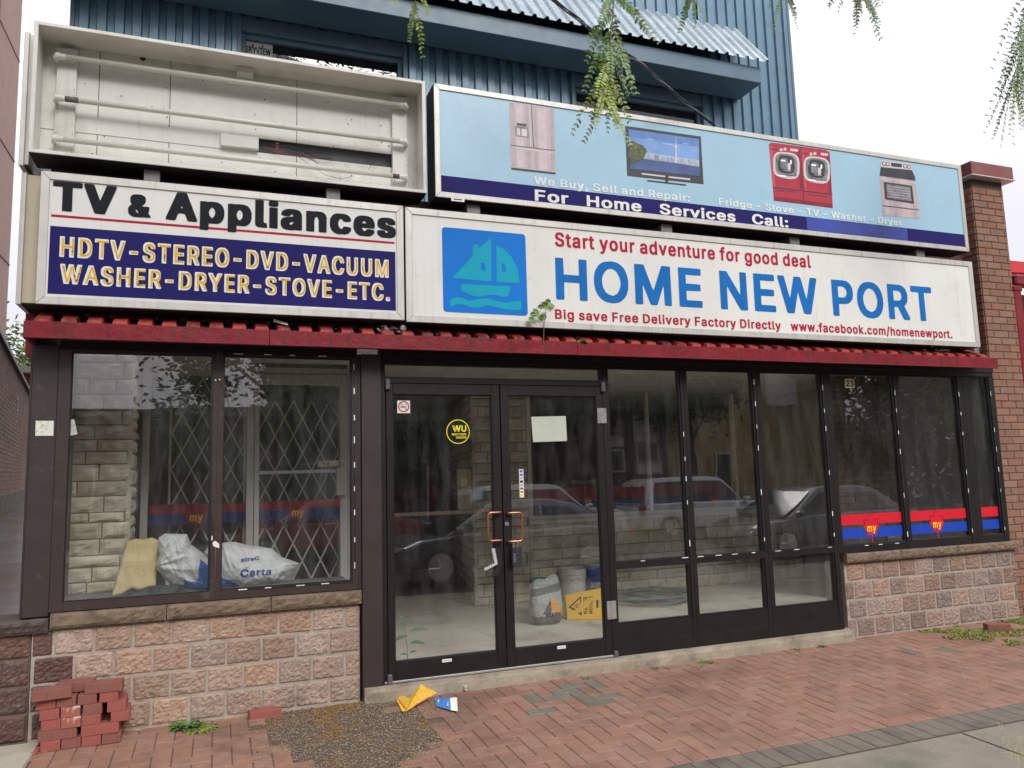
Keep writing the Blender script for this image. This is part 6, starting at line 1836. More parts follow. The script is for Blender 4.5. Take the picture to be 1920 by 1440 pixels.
ppoly(b, c3, [(667, 178), (671, 178), (683, 424), (679, 424)], 'print_dark', 1)
ppoly(b, c3, [(549, 409), (805, 440), (806, 444), (549, 413)], 'print_dark', 1)
ppoly(b, c3, [(575, 420), (780, 450), (781, 458), (576, 428)], 'print_steel_light', 1)
ppoly(b, c3, [(552, 540), (810, 570), (810, 580), (552, 552)], 'print_dark', 1)
ppoly(b, c3, [(573, 298), (652, 308), (654, 370), (575, 358)], 'print_grey', 1)
ppoly(b, c3, [(583, 281), (639, 288), (639, 303), (583, 296)], 'print_dark', 2)
ppoly(b, c3, [(584, 312), (642, 320), (643, 362), (585, 353)], 'print_steel_light', 2)
ppoly(b, c3, [(603, 316), (610, 317), (611, 356), (604, 355)], 'print_grey', 3)
ppoly(b, c3, [(655, 185), (659, 185), (666, 415), (662, 415)], 'print_steel_light', 1)
b.build('fridge_picture', PM, t)
b = MB()
ppoly(b, c3, [(1212, 298), (1652, 360), (1668, 637), (1225, 588)], 'print_dark')
ppoly(b, c3, [(1232, 318), (1640, 375), (1645, 592), (1240, 548)], 'print_sky', 1)
ppoly(b, c3, [(1232, 318), (1640, 375), (1641, 420), (1233, 362)], 'print_sky_deep', 1.4)
ppoly(b, c3, [(1235, 440), (1642, 497), (1643, 540), (1236, 484)], 'print_sky_pale', 1.4)
for x_, y_, l_ in ((1330, 372, 60), (1420, 400, 90), (1540, 398, 50), (1370, 420, 40), (1590, 440, 40)):
    ppoly(b, c3, [(x_, y_), (x_ + l_ * .5, y_ + 2), (x_ + l_, y_ + l_ * .14), (x_ + l_ * .5, y_ + l_ * .07 + 5)], 'print_sky_pale', 1.7)
ppoly(b, c3, [(1236, 478), (1642, 535), (1645, 592), (1240, 548)], 'print_water', 2)
sk = [(1330, 487)]
rr = random.Random(5)
x = 1330
while x < 1640:
    h = rr.uniform(6, 40) * (.7 if 1420 < x < 1480 else 1)
    base = 487 + (x - 1330) * .143
    wd = rr.uniform(6, 13)
    sk += [(x, base - h), (min(x + wd, 1642), base - h + 1)]
    x += wd
sk += [(1642, 537)]
ppoly(b, c3, sk, 'print_city', 3)
rr = random.Random(8)
for q in range(34):
    x = rr.uniform(1335, 1632); base = 487 + (x - 1330) * .143; h = rr.uniform(5, 30); wd = rr.uniform(3, 8)
    ppoly(b, c3, [(x, base), (x, base - h), (x + wd, base - h + 1), (x + wd, base + 1)], rr.choice(('print_city_dark', 'print_city_blue', 'print_city_blue', 'print_steel_pale')), 3.4 + q * .01)
for q in range(16):
    x = rr.uniform(1300, 1600); y_ = 500 + (x - 1240) * .12 + rr.uniform(0, 40); l_ = rr.uniform(15, 40)
    ppoly(b, c3, [(x, y_), (x + l_, y_ + l_ * .13), (x + l_, y_ + l_ * .13 + 2), (x, y_ + 2)], 'print_water_pale', 2.5)
ppoly(b, c3, [(1500, 512), (1503, 430), (1498, 425), (1498, 414), (1504, 408), (1505, 362), (1507, 362), (1508, 408), (1514, 416), (1513, 427), (1509, 432), (1514, 514)], 'print_steel_light', 4)
ppoly(b, c3, [(1234, 400), (1250, 385), (1270, 392), (1290, 405), (1312, 412), (1330, 430), (1338, 450), (1325, 470), (1318, 490), (1295, 500), (1240, 520)], 'print_tree', 5)
for q in range(22):
    x, y_ = rr.uniform(1240, 1322), rr.uniform(395, 480); s_ = rr.uniform(4, 10)
    ppoly(b, c3, [(x - s_, y_), (x, y_ - s_ * .7), (x + s_, y_), (x, y_ + s_ * .6)], 'print_tree_light', 5.5 + q * .01)
ppoly(b, c3, [(1308, 572), (1445, 588), (1445, 597), (1309, 581)], 'print_steel_light', 1)
ppoly(b, c3, [(1465, 591), (1590, 604), (1590, 614), (1466, 600)], 'print_steel_light', 1)
ppoly(b, c3, [(1340, 612), (1445, 624), (1565, 638), (1568, 646), (1445, 632), (1342, 620)], 'print_dark', 1)
ppoly(b, c3, [(1446, 590), (1462, 592), (1462, 628), (1446, 626)], 'print_dark', 2)
b.build('television_picture', PM, t)
b = MB()
ppoly(b, c4, [(243, 150), (258, 143), (410, 163), (560, 184), (585, 196), (603, 512), (440, 490), (272, 470)], 'print_red')
ppoly(b, c4, [(420, 165), (424, 165), (442, 490), (438, 490)], 'print_dark', 1)
for xa_, xb2, ya_, yb_ in ((246, 262, 160, 172), (426, 440, 186, 196)):
    ppoly(b, c4, [(xa_, ya_), (xb2, ya_ + 2), (xb2 + 18, ya_ + 232), (xa_ + 20, ya_ + 228)], 'print_red_light', .5)
for pts in ([(400, 178), (416, 180), (434, 408), (418, 405)], [(566, 205), (582, 208), (596, 430), (580, 426)], [(272, 446), (438, 468), (440, 488), (274, 468)], [(442, 468), (600, 490), (602, 510), (444, 489)]):
    ppoly(b, c4, pts, 'print_red_dark', .5)
ppoly(b, c4, [(268, 392), (600, 432), (600, 438), (268, 398)], 'print_dark', 1)
def prr(cx, cy, w_, h_, k, lift, sk_=.12):
    q = []
    for a in range(28):
        an = 2 * math.pi * a / 28
        ca, sa = math.cos(an), math.sin(an)
        L = (abs(ca) ** 3.6 + abs(sa) ** 3.6) ** (-1 / 3.6)
        q.append((cx + ca * L * w_, cy + sa * L * h_ + ca * L * w_ * sk_))
    ppoly(b, c4, q, k, lift)
for cx, cy in ((341, 272), (512, 297)):
    prr(cx, cy, 74, 74, 'print_steel_light', 1); prr(cx, cy - 3, 62, 62, 'print_grey', 2); prr(cx - 2, cy - 6, 48, 50, 'print_dark', 3)
    prr(cx - 12, cy - 10, 22, 30, 'print_grey', 4); prr(cx + 14, cy + 8, 9, 20, 'print_steel_light', 5); prr(cx - 20, cy - 26, 14, 5, 'print_glint', 6); prr(cx + 4, cy + 30, 22, 4, 'print_grey', 6); prr(cx + 24, cy - 18, 5, 12, 'print_glint', 6); prr(cx - 52, cy - 40, 9, 16, 'print_grey', 6); prr(cx + 40, cy + 52, 18, 6, 'print_grey', 6); prr(cx - 28, cy + 60, 24, 5, 'print_glint', 6)
for cx, cy, dx in ((385, 186, 22), (555, 210, 20)): ppoly(b, c4, [(cx - dx, cy - 10), (cx + dx, cy - 5), (cx + dx, cy + 9), (cx - dx, cy + 4)], 'print_steel_light', 1)
for cx, cy in ((333, 180), (502, 205), (312, 183), (480, 208)): prr(cx, cy, 8, 8, 'print_steel_light', 1)
for a in ((255, 176), (428, 199)): ppoly(b, c4, [a, (a[0] + 34, a[1] + 4), (a[0] + 34, a[1] + 10), (a[0], a[1] + 6)], 'print_dark', 1)
for a in ((290, 408), (462, 432)): ppoly(b, c4, [a, (a[0] + 110, a[1] + 13), (a[0] + 110, a[1] + 17), (a[0], a[1] + 4)], 'print_dark', 1)
b.build('washer_dryer_picture', PM, t)
b = MB()
ppoly(b, c4, [(876, 243), (1046, 262), (1048, 298), (872, 280)], 'print_steel_light')
ppoly(b, c4, [(872, 280), (1048, 298), (1066, 340), (1066, 358), (866, 330)], 'print_dark')
ppoly(b, c4, [(866, 330), (1066, 358), (1088, 520), (880, 495)], 'print_steel')
ppoly(b, c4, [(881, 500), (1086, 524), (1090, 570), (884, 552)], 'print_steel')
ppoly(b, c4, [(880, 495), (1088, 520), (1086, 524), (881, 500)], 'print_dark', 1)
ppoly(b, c4, [(888, 364), (1048, 386), (1060, 488), (896, 462)], 'print_dark', 1)
ppoly(b, c4, [(902, 376), (1036, 394), (1046, 474), (908, 454)], 'print_grey', 2)
for u0, u1, k in ((.05, .16, 'print_steel_pale'), (.30, .42, 'print_steel_mid'), (.55, .75, 'print_steel_pale'), (.86, .95, 'print_steel_mid')):
    for y0_, y1_ in ((332, 362), (466, 494), (504, 550)):
        ppoly(b, c4, [(872 + 196 * u0 + (y0_ - 330) * .09, y0_ + 28 * u0), (872 + 196 * u1 + (y0_ - 330) * .09, y0_ + 28 * u1), (872 + 196 * u1 + (y1_ - 330) * .09, y1_ + 24 * u1), (872 + 196 * u0 + (y1_ - 330) * .09, y1_ + 24 * u0)], k, .5)
for k in range(5):
    ppoly(b, c4, [(908, 388 + k * 14), (1036, 405 + k * 14), (1036, 407 + k * 14), (908, 390 + k * 14)], 'print_steel_light', 3)
ppoly(b, c4, [(868, 342), (1066, 368), (1066, 373), (868, 347)], 'print_steel_light', 1)
ppoly(b, c4, [(930, 256), (990, 263), (990, 283), (930, 276)], 'print_dark', 1)
for cx, cy in ((889, 262), (911, 264), (1008, 276), (1031, 279)): prr(cx, cy, 10, 11, 'print_dark', 1); prr(cx, cy, 7, 8, 'print_steel_light', 2)
b.build('stove_picture', PM, t)
b = MB(); x0, x1, z0, z1 = rect_px(b, 846, 369, 871, 379, YF - .0135, 0); b.box(x0 + .02, x1 - .02, YF - .0145, YF - .0136, z0 + .012, z1 - .012, 1); b.build('maker_label', [WHITEV, INK], t)

# left upper sign: the emptied cabinet with its tubes
t = thing('empty_sign_cabinet', 'empty white sign cabinet with bare fluorescent tubes above the TV & Appliances sign', 'sign', (0.1, -.1, 3.7))
X0, X1, Z0, Z1 = -1.149, 1.4425, 3.70, 4.590
YB = 0.0
b = MB()
th = .012
b.box(X0, X1, YF - .012, YB, Z1 - th, Z1); b.box(X0, X1, YF - .012, YB, Z0, Z0 + th)
b.box(X0, X0 + th, YF - .012, YB, Z0 + th, Z1 - th); b.box(X1 - th, X1, YF - .012, YB, Z0 + th, Z1 - th)
# folded front lips
lpw = .024
b.box(X0 - .002, X0 + lpw, YF - .016, YF - .0125, Z0, Z1); b.box(X1 - lpw, X1 + .002, YF - .016, YF - .0125, Z0, Z1)
b.box(X0 + lpw, X1 - lpw, YF - .016, YF - .0125, Z1 - lpw, Z1); b.box(X0 + lpw, X1 - lpw, YF - .016, YF - .0125, Z0, Z0 + lpw)
b.box(X0, X1, YF - .012, YB, Z0 - .004, Z0 - .0005, 1)
b.build('cabinet', [CREAM, SIGNDARK], t, bevel=.002)
def E_(px, py, Y=YB - .01): return at(px, py, Y)
sl0, sl1 = E_(486, 258), E_(737, 322)
zs1, zs0 = (E_(486, 258).z + E_(737, 291).z) / 2, (E_(486, 283).z + E_(737, 318).z) / 2
b = MB()
b.box(X0 + th, X1 - th, YB - .013, YB - .001, zs1, Z1 - th)
b.box(X0 + th, X1 - th, YB - .013, YB - .001, Z0 + th, zs0)
b.box(X0 + th, E_(414, 250).x, YB - .013, YB - .001, zs0, zs1)
b.box(E_(737, 300).x, X1 - th, YB - .013, YB - .001, zs0, zs1)
for px in (184, 318, 556): 
    x = E_(px, 200).x; b.box(x, x + .004, YB - .0145, YB - .0132, Z0 + th, Z1 - th, 1)
b.box(X0 + th, E_(480, 250).x, YB - .018, YB - .0132, zs0 - .004, zs0 + .11)
for k in range(60):
    x, z = rnd.uniform(X0 + .05, X1 - .05), rnd.uniform(Z0 + .05, Z1 - .05)
    if zs0 < z < zs1: continue
    r_ = rnd.uniform(.003, .006)
    b.lathe((x, YB - .0132, z), [(r_, 0), (r_, .0012)], 1, 7, (0, -1, 0))
x, z = E_(268, 110).x, E_(268, 110).z
b.lathe((x, YB - .0132, z), [(.020, 0), (.020, .0015)], 1, 14, (0, -1, 0))
b.build('back_panel', [CREAM, mat('rust_hole', (.045, .035, .028), .8)], t)
b = MB(); b.box(X0 + th + .01, X1 - th - .01, YB + .03, YB + .04, zs0 - .05, zs1 + .05); b.build('wiring_recess', mat('recess_grey', (.10, .105, .105), .7, .3, 6), t)
for (pa, pb) in ((104.5, 142), (735, 763)):
    xa_, xb_ = at(pa, 180, -.055).x, at(pb, 180 if pa < 200 else 250, -.055).x
    b = MB(); b.box(xa_, xb_, -.055, -.045, Z0 + th, Z1 - .05); b.box(xa_, xa_ + .008, -.045, YB - .014, Z0 + th, Z1 - .05); b.box(xb_ - .008, xb_, -.045, YB - .014, Z0 + th, Z1 - .05)
    for k in range(14):
        zz_ = rnd.uniform(Z0 + .05, Z1 - .1); xx = rnd.choice((xa_ + .012, xb_ - .012))
        b.lathe((xx, -.0552, zz_), [(.0035, 0), (.003, .002)], 1, 7, (0, -1, 0))
    b.build('mounting_rail', [CREAM, mat('screw', (.07, .06, .05), .6)], t, bevel=.0015)
TUBE = mat('dusty_glass_tube', (.66, .645, .58), .28, .05, 5, dirt=[((.50, .46, .36), 5, .58, .8)])
for (l, r_, dark) in (((104.5, 103), (763, 200), 0), ((103, 183), (763, 266.5), 1), ((99, 259), (763, 333), 2)):
    P, Q = at(l[0], l[1], -.11), at(r_[0], r_[1], -.11)
    z = (P.z + Q.z) / 2
    b = MB()
    b.tube([(P.x + .03, -.11, z), (Q.x - .03, -.11, z)], .0185, 0, 16)
    for xx in ((P.x + .055) if dark == 1 else None, (Q.x - .11) if dark == 2 else None):
        if xx: b.tube([(xx, -.11, z), (xx + .085, -.11, z)], .0188, 1, 16)
    o = b.build('fluorescent_tube', [TUBE, mat('burnt_tube_end', (.10, .095, .08), .5, .5, 30)], t, smooth=True)
    for xx, sg in ((P.x, 1), (Q.x, -1)):
        b = MB()
        b.lathe((xx, -.11, z), [(.022, 0), (.024, .004), (.024, .03), (.020, .034), (.020, .045), (.0195, .06)], 0, 16, (sg, 0, 0))
        b.box(xx - .012, xx + .012, -.11, -.056, z - .016, z + .010)
        b.build('lamp_holder', CREAM, o)
b = MB()
x0, x1 = E_(444, 120).x, E_(475, 120).x
b.box(x0, x1, -.10, YB - .014, E_(460, 148).z, Z1 - th)
b.build('bracket', CREAM, t, bevel=.002)
b = MB()
P, Q = at(443, 303, -.14), at(475, 323, -.14)
b.box(P.x, Q.x, -.17, -.10, Z0 + th, Z0 + th + .055); b.box(P.x - .006, Q.x + .006, -.175, -.16, Z0 + th + .045, Z0 + th + .062)
b.build('bracket', CREAM, t, bevel=.002)
P, Q = at(414, 249, -.05), at(485, 283, -.05)
b = MB(); b.box(P.x, Q.x, -.055, YB - .014, (at(414, 272, -.05).z + at(485, 281, -.05).z) / 2, (P.z + at(485, 258, -.05).z) / 2)
b.build('ballast_box', mat('white_box', (.64, .63, .58), .45, .04, 4), t, bevel=.003)
WIRE = mat('black_wire', (.02, .02, .02), .5)
b = MB()
for k in range(6):
    p = at(497, 266 + 2 * k, -.03)
    q = [p]
    for j in range(7):
        q.append(q[-1] + V((rnd.uniform(.03, .10), rnd.uniform(-.012, .004), rnd.uniform(-.035, .012))))
    b.tube(q, .0022, rnd.choice((0, 0, 0, 1)), 5)
q = [at(*p, -.06) for p in ((560, 294), (585, 312), (610, 328), (640, 336), (662, 330))]
b.tube(q, .0016, 0, 5)
q = [at(*p, -.06) for p in ((690, 318), (705, 300), (722, 304), (735, 310))]
b.tube(q, .0016, 0, 5)
for k in range(3):
    p = at(517, 270 + 5 * k, -.04); b.tube([p, p + V((.022, -.004, .004))], .006, 1, 6)
b.build('loose_wiring', [WIRE, mat('red_wire_nut', (.40, .07, .04), .5)], t)

# alley side cabinets seen end on
for (label, z0, z1, px0, px1, py, m_) in (('cream end of the sign cabinet on the alley wall, level with the TV & Appliances sign', 2.745, 3.60, 44, 73, 450, mat('cream_side_panel', (.50, .44, .31), .5, .05, 3)),
                                         ('grey white end of the upper sign cabinet on the alley wall, beside the empty cabinet', 3.655, 4.56, 45, 58, 200, CREAM)):
    t2 = thing('alley_sign', label, 'sign', (-1.2, 1, z0))
    xa_, xb_ = at(px0 + (0 if z0 < 3 else 4), py, -.14).x, at(px1, py, -.14).x
    xb_ = min(xb_, -1.155) if z0 > 3 else -1.079
    b = MB(); b.box(xa_ + .006, xb_, -.14, 1.4, z0 + .006, z1 - .006, 0); b.box(xa_ + .005, xb_, -.139, 1.4, z0, z0 + .0055, 1)
    b.build('cabinet', [m_, SIGNDARK], t2)
    b = MB(); b.box(xa_ - .024, xa_ + .006, -.16, 1.42, z0 - .01, z1); b.build('frame', ALU, t2, bevel=.003)
# sign brackets between the rows
b = MB()
for px, py in ((285, 322), (625, 362)):
    P = at(px, py, -.20); b.box(P.x - .05, P.x + .05, -.20, .16, 3.60, 3.69)
for px, py in ((888, 392), (1250, 424), (1490, 448), (1726, 472)):
    P = at(px, py, -.20); b.box(P.x - .055, P.x + .055, -.20, .16, 3.595, 3.677)
tag(b.build('sign_brackets', mat('galvanised_bracket', (.20, .19, .18), .5, .2, 8, met=.4), bevel=.003), 'grey steel brackets between the upper and lower rows of signs', 'brackets')
for label, a, c in (('black wire drooping from the empty cabinet to the pale blue sign', (770, 372), (815, 398)),
                    ('black wire lying along the top of the TV & Appliances sign, at its right end', (640, 370), (762, 392)),
                    ('short black wire hanging under the pale blue sign above the red slogan', (1030, 395), (1085, 402))):
    p, q = at(*a, -.12), at(*c, -.12)
    mid = p.lerp(q, .5) + V((0, 0, -.035))
    b = MB(); b.tube([p, p.lerp(mid, .6), mid, mid.lerp(q, .5), q], .0035, 0, 5)
    tag(b.build('sign_wire', WIRE), label, 'wire')

# ------------------------------------------------------------------ the blue metal building above
BLUEM = mat('blue_metal_cladding', (0.100, 0.195, 0.265), 0.30, 0.15, 2.0, 0.3, 4, met=0.15, bd=.015, dirt=[((.05, .11, .16), 4, .6, .85)], streak=.25, spec=.6)
BLUEB = mat('dark_blue_trim', (0.085, 0.150, 0.205), 0.4, .12, 3, dirt=[((.12, .18, .23), 9, .66, .85)])
BLUEA = mat('blue_awning_sheet', (0.50, 0.58, 0.62), 0.25, .15, 3, 0.35, 9, met=.25, spec=.8, bd=.02, streak=.35)
bb = thing('blue_building', 'upper storey clad in dark blue ribbed metal with a ribbed awning, behind the signs', 'building', (3, 4, 4.3))
YW_ = 3.0
XL, XR = -1.50, 7.915


def ribbed(b, x0, x1, z0, z1, y, pitch=.168, m=0, phase=0.0):
    """trapezoid ribbed sheet facing -y"""
    xs = []
    k = math.floor((x0 - phase) / pitch) - 1
    while phase + k * pitch < x1 + pitch:
        a = phase + k * pitch
        xs += [(a, 0), (a + .012, -.032), (a + .095, -.032), (a + .107, 0)]
        k += 1
    xs = [(x, d) for x, d in xs if x0 < x < x1]
    xs = [(x0, xs[0][1])] + xs + [(x1, xs[-1][1])]
    for (xa_, da), (xb2, db) in zip(xs[:-1], xs[1:]):
        b.poly([(xa_, y + da, z0), (xb2, y + db, z0), (xb2, y + db, z1), (xa_, y + da, z1)], m)


wx = [(0.165, 2.045), (4.29, 6.30)]
zw1, zw0 = 6.82, 5.40
b = MB()
ribbed(b, XL, wx[0][0], 4.3, 13, YW_, phase=-1.436)
ribbed(b, wx[0][1], wx[1][0], 4.3, 13, YW_, phase=-1.436)
ribbed(b, wx[1][1], XR, 4.3, 13, YW_, phase=-1.436)
for a, c in wx:
    ribbed(b, a, c, zw1, 13, YW_, phase=-1.436); ribbed(b, a, c, 4.3, zw0, YW_, phase=-1.436)
b.box(XL, XR, YW_ + .16, 4.1, 2.81, 12.9, 1); b.box(3.0, XR, 4.1, 12, 2.81, 12.9, 1)
b.box(XL - .01, XL + .03, YW_ - .04, YW_ + .2, 4.3, 13, 1); b.box(XR - .03, XR + .01, YW_ - .04, YW_ + .2, 4.3, 13, 1)
b.build('cladding', [BLUEM, BLUEB], bb)
for k, (a, c) in enumerate(wx):
    f = MB()
    yy = YW_
    f.box(a - .03, a + .02, yy - .045, yy + .16, zw0 - .03, zw1); f.box(c - .02, c + .03, yy - .045, yy + .16, zw0 - .03, zw1)
    f.box(a + .02, c - .02, yy - .03, yy + .16, zw1 - .17, zw1); f.box(a + .02, c - .02, yy - .04, yy + .16, zw0 - .03, zw0)
    f.box(a + .02, a + .07, yy + .02, yy + .10, zw0, zw1 - .17); f.box(c - .07, c - .02, yy + .02, yy + .10, zw0, zw1 - .17)
    f.box(a + .07, c - .07, yy + .02, yy + .10, zw1 - .23, zw1 - .17)
    o = f.build('window', BLUEB, bb, bevel=.004)
    p = MB(); p.box(a + .07, c - .07, yy + .07, yy + .076, zw0, zw1 - .23); p.build('pane', glass('upper_glass_%s' % 'ab'[k], (.20, .23, .24), 1.75, .02, .6), o)
    if k == 0:
        b = MB(); P, Q = at(452, 66, yy + .066), at(511, 103, yy + .066)
        b.box(P.x, Q.x, yy + .066, yy + .068, zw0 + .3, zw1 - .232)
        b.text('SKYVIEW', (P.x + .05, yy + .0650, at(455, 96, yy + .066).z), Ux, Uz, Q.x - P.x - .07, .075, 1)
        for q in range(7): b.box(P.x + .05 + q * .035, P.x + .07 + q * .035, yy + .0645, yy + .0655, at(455, 96, yy).z + .09, at(455, 96, yy).z + .105 + .02 * (q % 3), 2 + q % 2)
        b.build('poster', [mat('pale_poster', (.50, .58, .52), .6), INK, NSR, mat('poster_green', (.05, .2, .08), .6)], o)
# beam under the awning
b = MB()
b.box(-1.9, 6.90, 2.45, YW_ - .05, 6.83, 7.055)
b.build('beam', BLUEB, bb, bevel=.006)
b = MB()
y0, z0_, y1, z1_ = 2.36, 7.095, YW_, 7.93
pitch = .163
k = -12
P0 = 6.897
segs = []
while True:
    a = P0 - pitch * 54 + pitch * (k + 12)
    if a > 6.98: break
    segs += [(a, 0), (a + .022, .034), (a + .050, .034), (a + .072, 0)]
    k += 1
segs = [(x, h) for x, h in segs if -1.9 < x < 6.96]
segs = [(-1.9, 0)] + segs + [(6.965, 0)]
n_ = V((0, -(z1_ - z0_), (y1 - y0))).normalized()
if n_.z < 0: n_ = -n_
for (xa_, ha), (xb2, hb) in zip(segs[:-1], segs[1:]):
    A, B2 = V((xa_, y0, z0_)) + n_ * ha, V((xb2, y0, z0_)) + n_ * hb
    up = V((0, y1 - y0, z1_ - z0_))
    b.slab([A, B2, B2 + up, A + up], -n_, .0015, 0)
b.build('awning', BLUEA, bb)

# ------------------------------------------------------------------ red roofed neighbour at the right
nb = thing('neighbour_building', 'red roofed building with a red gutter and downpipe beyond the brick pier', 'building', (9.5, .5, 0))
b = MB(); b.box(8.0, 14, .62, 6, 0, 3.55); b.build('wall', mat('grey_siding', (.42, .42, .42), .7, .08, 3), nb)
b = MB()
for k in range(26):
    b.box(8.35, 14, .600, .618, 2.0 + k * .06, 2.052 + k * .06)
b.build('siding', mat('pale_siding', (.50, .51, .52), .6, .06, 3), nb)
b = MB(); b.hexa([(8.0, .10, 3.60), (14, .10, 3.60), (14, .8, 3.83), (8.0, .8, 3.83), (8.0, .10, 3.62), (14, .10, 3.62), (14, .8, 3.85), (8.0, .8, 3.85)])
x = 8.03
while x < 13.9:
    b.hexa([(x, .09, 3.62), (x + .04, .09, 3.62), (x + .04, .8, 3.85), (x, .8, 3.85), (x, .09, 3.645), (x + .04, .09, 3.645), (x + .04, .8, 3.875), (x, .8, 3.875)]); x += .3
b.build('roof', mat('glossy_red_roof', (.55, .08, .10), .15, .1, 4, met=.3, spec=.8), nb)
b = MB(); b.box(8.0, 14, .75, .95, 3.86, 4.02); b.build('fascia', mat('bright_red_fascia', (.52, .03, .03), .4, .08, 4), nb)
b = MB(); b.box(8.03, 14, .0, .12, 3.47, 3.595); b.build('gutter', RED, nb, bevel=.02)
b = MB(); xq = at(1907, 600, .05).x
b.box(xq - .07, xq + .05, .0, .11, 0.1, 3.47); b.box(xq - .08, xq + .06, -.01, .12, 3.40, 3.46); b.build('downpipe', RED, nb, bevel=.012)

# ------------------------------------------------------------------ across the alley at the left
PINK = mat('pink_brick', (.44, .29, .25), .85, .06, 3, .2, 60, dirt=[((.38, .24, .21), 2, .55, .8)])
tb = thing('apartment_tower', 'tall pink brick building with narrow slit windows at the top left edge', 'building', (-7, 8, 0))
b = MB()
xw, yfar = -4.40, 14.0
b.box(-14, xw, -2, yfar, 4.6, 26)
for z in (6.6, 9.0, 11.4, 13.8, 16.2):
    b.box(xw, xw + .012, -2, yfar, z, z + .03, 1)
for y_ in (12.2, 9.9, 7.3, 4.7):
    b.box(xw, xw + .011, y_ - .02, y_ + .02, 4.6, 26, 1)
b.build('wall', [PINK, mat('brick_joint', (.22, .14, .12), .9)], tb)
for k, (y_, z_) in enumerate(((11.6, 10.9), (10.7, 8.4), (10.0, 6.0), (11.6, 13.4), (8.2, 8.4), (8.2, 10.9))):
    b = MB(); b.box(xw - .02, xw + .016, y_ - .22, y_ + .22, z_, z_ + 1.7); w_ = b.build('window', mat('slit_window', (.05, .05, .055), .25), tb)
    b = MB()
    for j in range(9): b.box(xw + .018, xw + .05, y_ - .20, y_ + .20, z_ + .1 + j * .18, z_ + .16 + j * .18)
    b.build('louvre', mat('slit_louvre', (.16, .13, .12), .7), w_)
lb = thing('brick_annex', 'low brown brick annex with a sloping top edge beside the wet alley', 'building', (-2.7, 7, 1.4))
RB = mat('annex_brick', (.47, .30, .225), .8, .1, 3, dirt=[((.33, .20, .15), 1.6, .5, .72)], isl=.12)
A0, A1 = V((-2.43, 4.6, 0)), V((-2.93, 9.3, 0))
A0 = A0 + (A0 - A1) * .5
def hz(t): return 3.62 + (3.09 - 3.62) * t
def bz(t): return 1.30 + (1.53 - 1.30) * t
U_ = (A1 - A0); LL = U_.length; U_.normalize(); N_ = V((U_.y, -U_.x, 0))
b = MB()
b.hexa([A0 + V((0, 0, .5)), A1 + V((0, 0, .5)), A1 - N_ * 5 + V((0, 0, .5)), A0 - N_ * 5 + V((0, 0, .5)),
        A0 + V((0, 0, hz(0))), A1 + V((0, 0, hz(1))), A1 - N_ * 5 + V((0, 0, hz(1))), A0 - N_ * 5 + V((0, 0, hz(0)))], 1)
nrow = 31
for r__ in range(nrow):
    a = -.1 * (r__ % 2)
    while a < LL - .02:
        s, e = max(a, 0) + .004, min(a + .21, LL) - .004
        if e - s > .02:
            def P_(d, rr_):
                t_ = d / LL
                return A0 + U_ * d + V((0, 0, bz(t_) + .12 + (hz(t_) - bz(t_) - .12) * rr_ / nrow))
            b.slab([P_(s, r__ + .10) + N_ * .004, P_(e, r__ + .10) + N_ * .004, P_(e, r__ + .90) + N_ * .004, P_(s, r__ + .90) + N_ * .004], -N_, .01, 0)
        a += .218
b.build('brick_wall', [RB, mat('pale_annex_mortar', (.50, .43, .38), .9)], lb)
b = MB()
b.hexa([A0 + N_ * .05 + V((0, 0, hz(0))), A1 + N_ * .05 + V((0, 0, hz(1))), A1 - N_ * .3 + V((0, 0, hz(1))), A0 - N_ * .3 + V((0, 0, hz(0))),
        A0 + N_ * .05 + V((0, 0, hz(0) + .05)), A1 + N_ * .05 + V((0, 0, hz(1) + .05)), A1 - N_ * .3 + V((0, 0, hz(1) + .05)), A0 - N_ * .3 + V((0, 0, hz(0) + .05))])
b.build('coping', BLACKM, lb)
b = MB(); b.hexa([A0 + N_ * .03 + V((0, 0, bz(0) - .2)), A1 + N_ * .03 + V((0, 0, bz(1) - .2)), A1 + V((0, 0, bz(1) - .2)), A0 + V((0, 0, bz(0) - .2)),
                  A0 + N_ * .03 + V((0, 0, bz(0) + .12)), A1 + N_ * .03 + V((0, 0, bz(1) + .12)), A1 + V((0, 0, bz(1) + .12)), A0 + V((0, 0, bz(0) + .12))])
b.build('footing', CONC, lb)
d_ = LL * .70
b = MB(); t_ = d_ / LL
c = A0 + U_ * d_ + N_ * .006
for j in range(5): b.slab([c + V((0, 0, 2.55 + j * .085)), c + U_ * .16 + V((0, 0, 2.55 + j * .085)), c + U_ * .16 + V((0, 0, 2.605 + j * .085)), c + V((0, 0, 2.605 + j * .085))], -N_, .008)
b.build('vent', BLACKM, lb)
b = MB(); P = at(8, 690, 7.0)
b.slab([at(4, 668, 7.2), at(15, 677, 7.6), at(15.5, 702, 7.6), at(4, 688, 7.2)], (-1, 0, 0), .02)
b.build('glass_railing', mat('teal_railing_glass', (.22, .42, .38), .2), lb)
rb = thing('red_brick_house', 'flat roofed red brick building at the far end of the alley', 'building', (-4.5, 19, 1.5))
b = MB(); p0, p1 = at(15, 745, 18), at(70, 745, 18)
zr_ = at(40, 702, 18).z
b.box(p0.x - 1.2, p1.x + 2, 18, 24, 1.0, zr_)
k = 0
z = 2.2
while z < zr_ - .05:
    b.box(p0.x - 1.2, p1.x + 2, 17.994, 18, z, z + .012, 1); z += .075
b.build('wall', [mat('bright_red_brick', (.36, .075, .055), .85, .15, 6), MORTAR], rb)
b = MB(); b.box(p0.x - 1.4, p1.x + 2.2, 17.6, 24.2, zr_, zr_ + .17); b.build('roof', mat('grey_roof_edge', (.17, .155, .145), .7), rb)
b = MB(); P = at(52, 730, 17.98); b.box(P.x - .12, P.x + .2, 17.97, 17.995, P.z - .3, P.z + .05); b.build('window', WHITEF, rb)

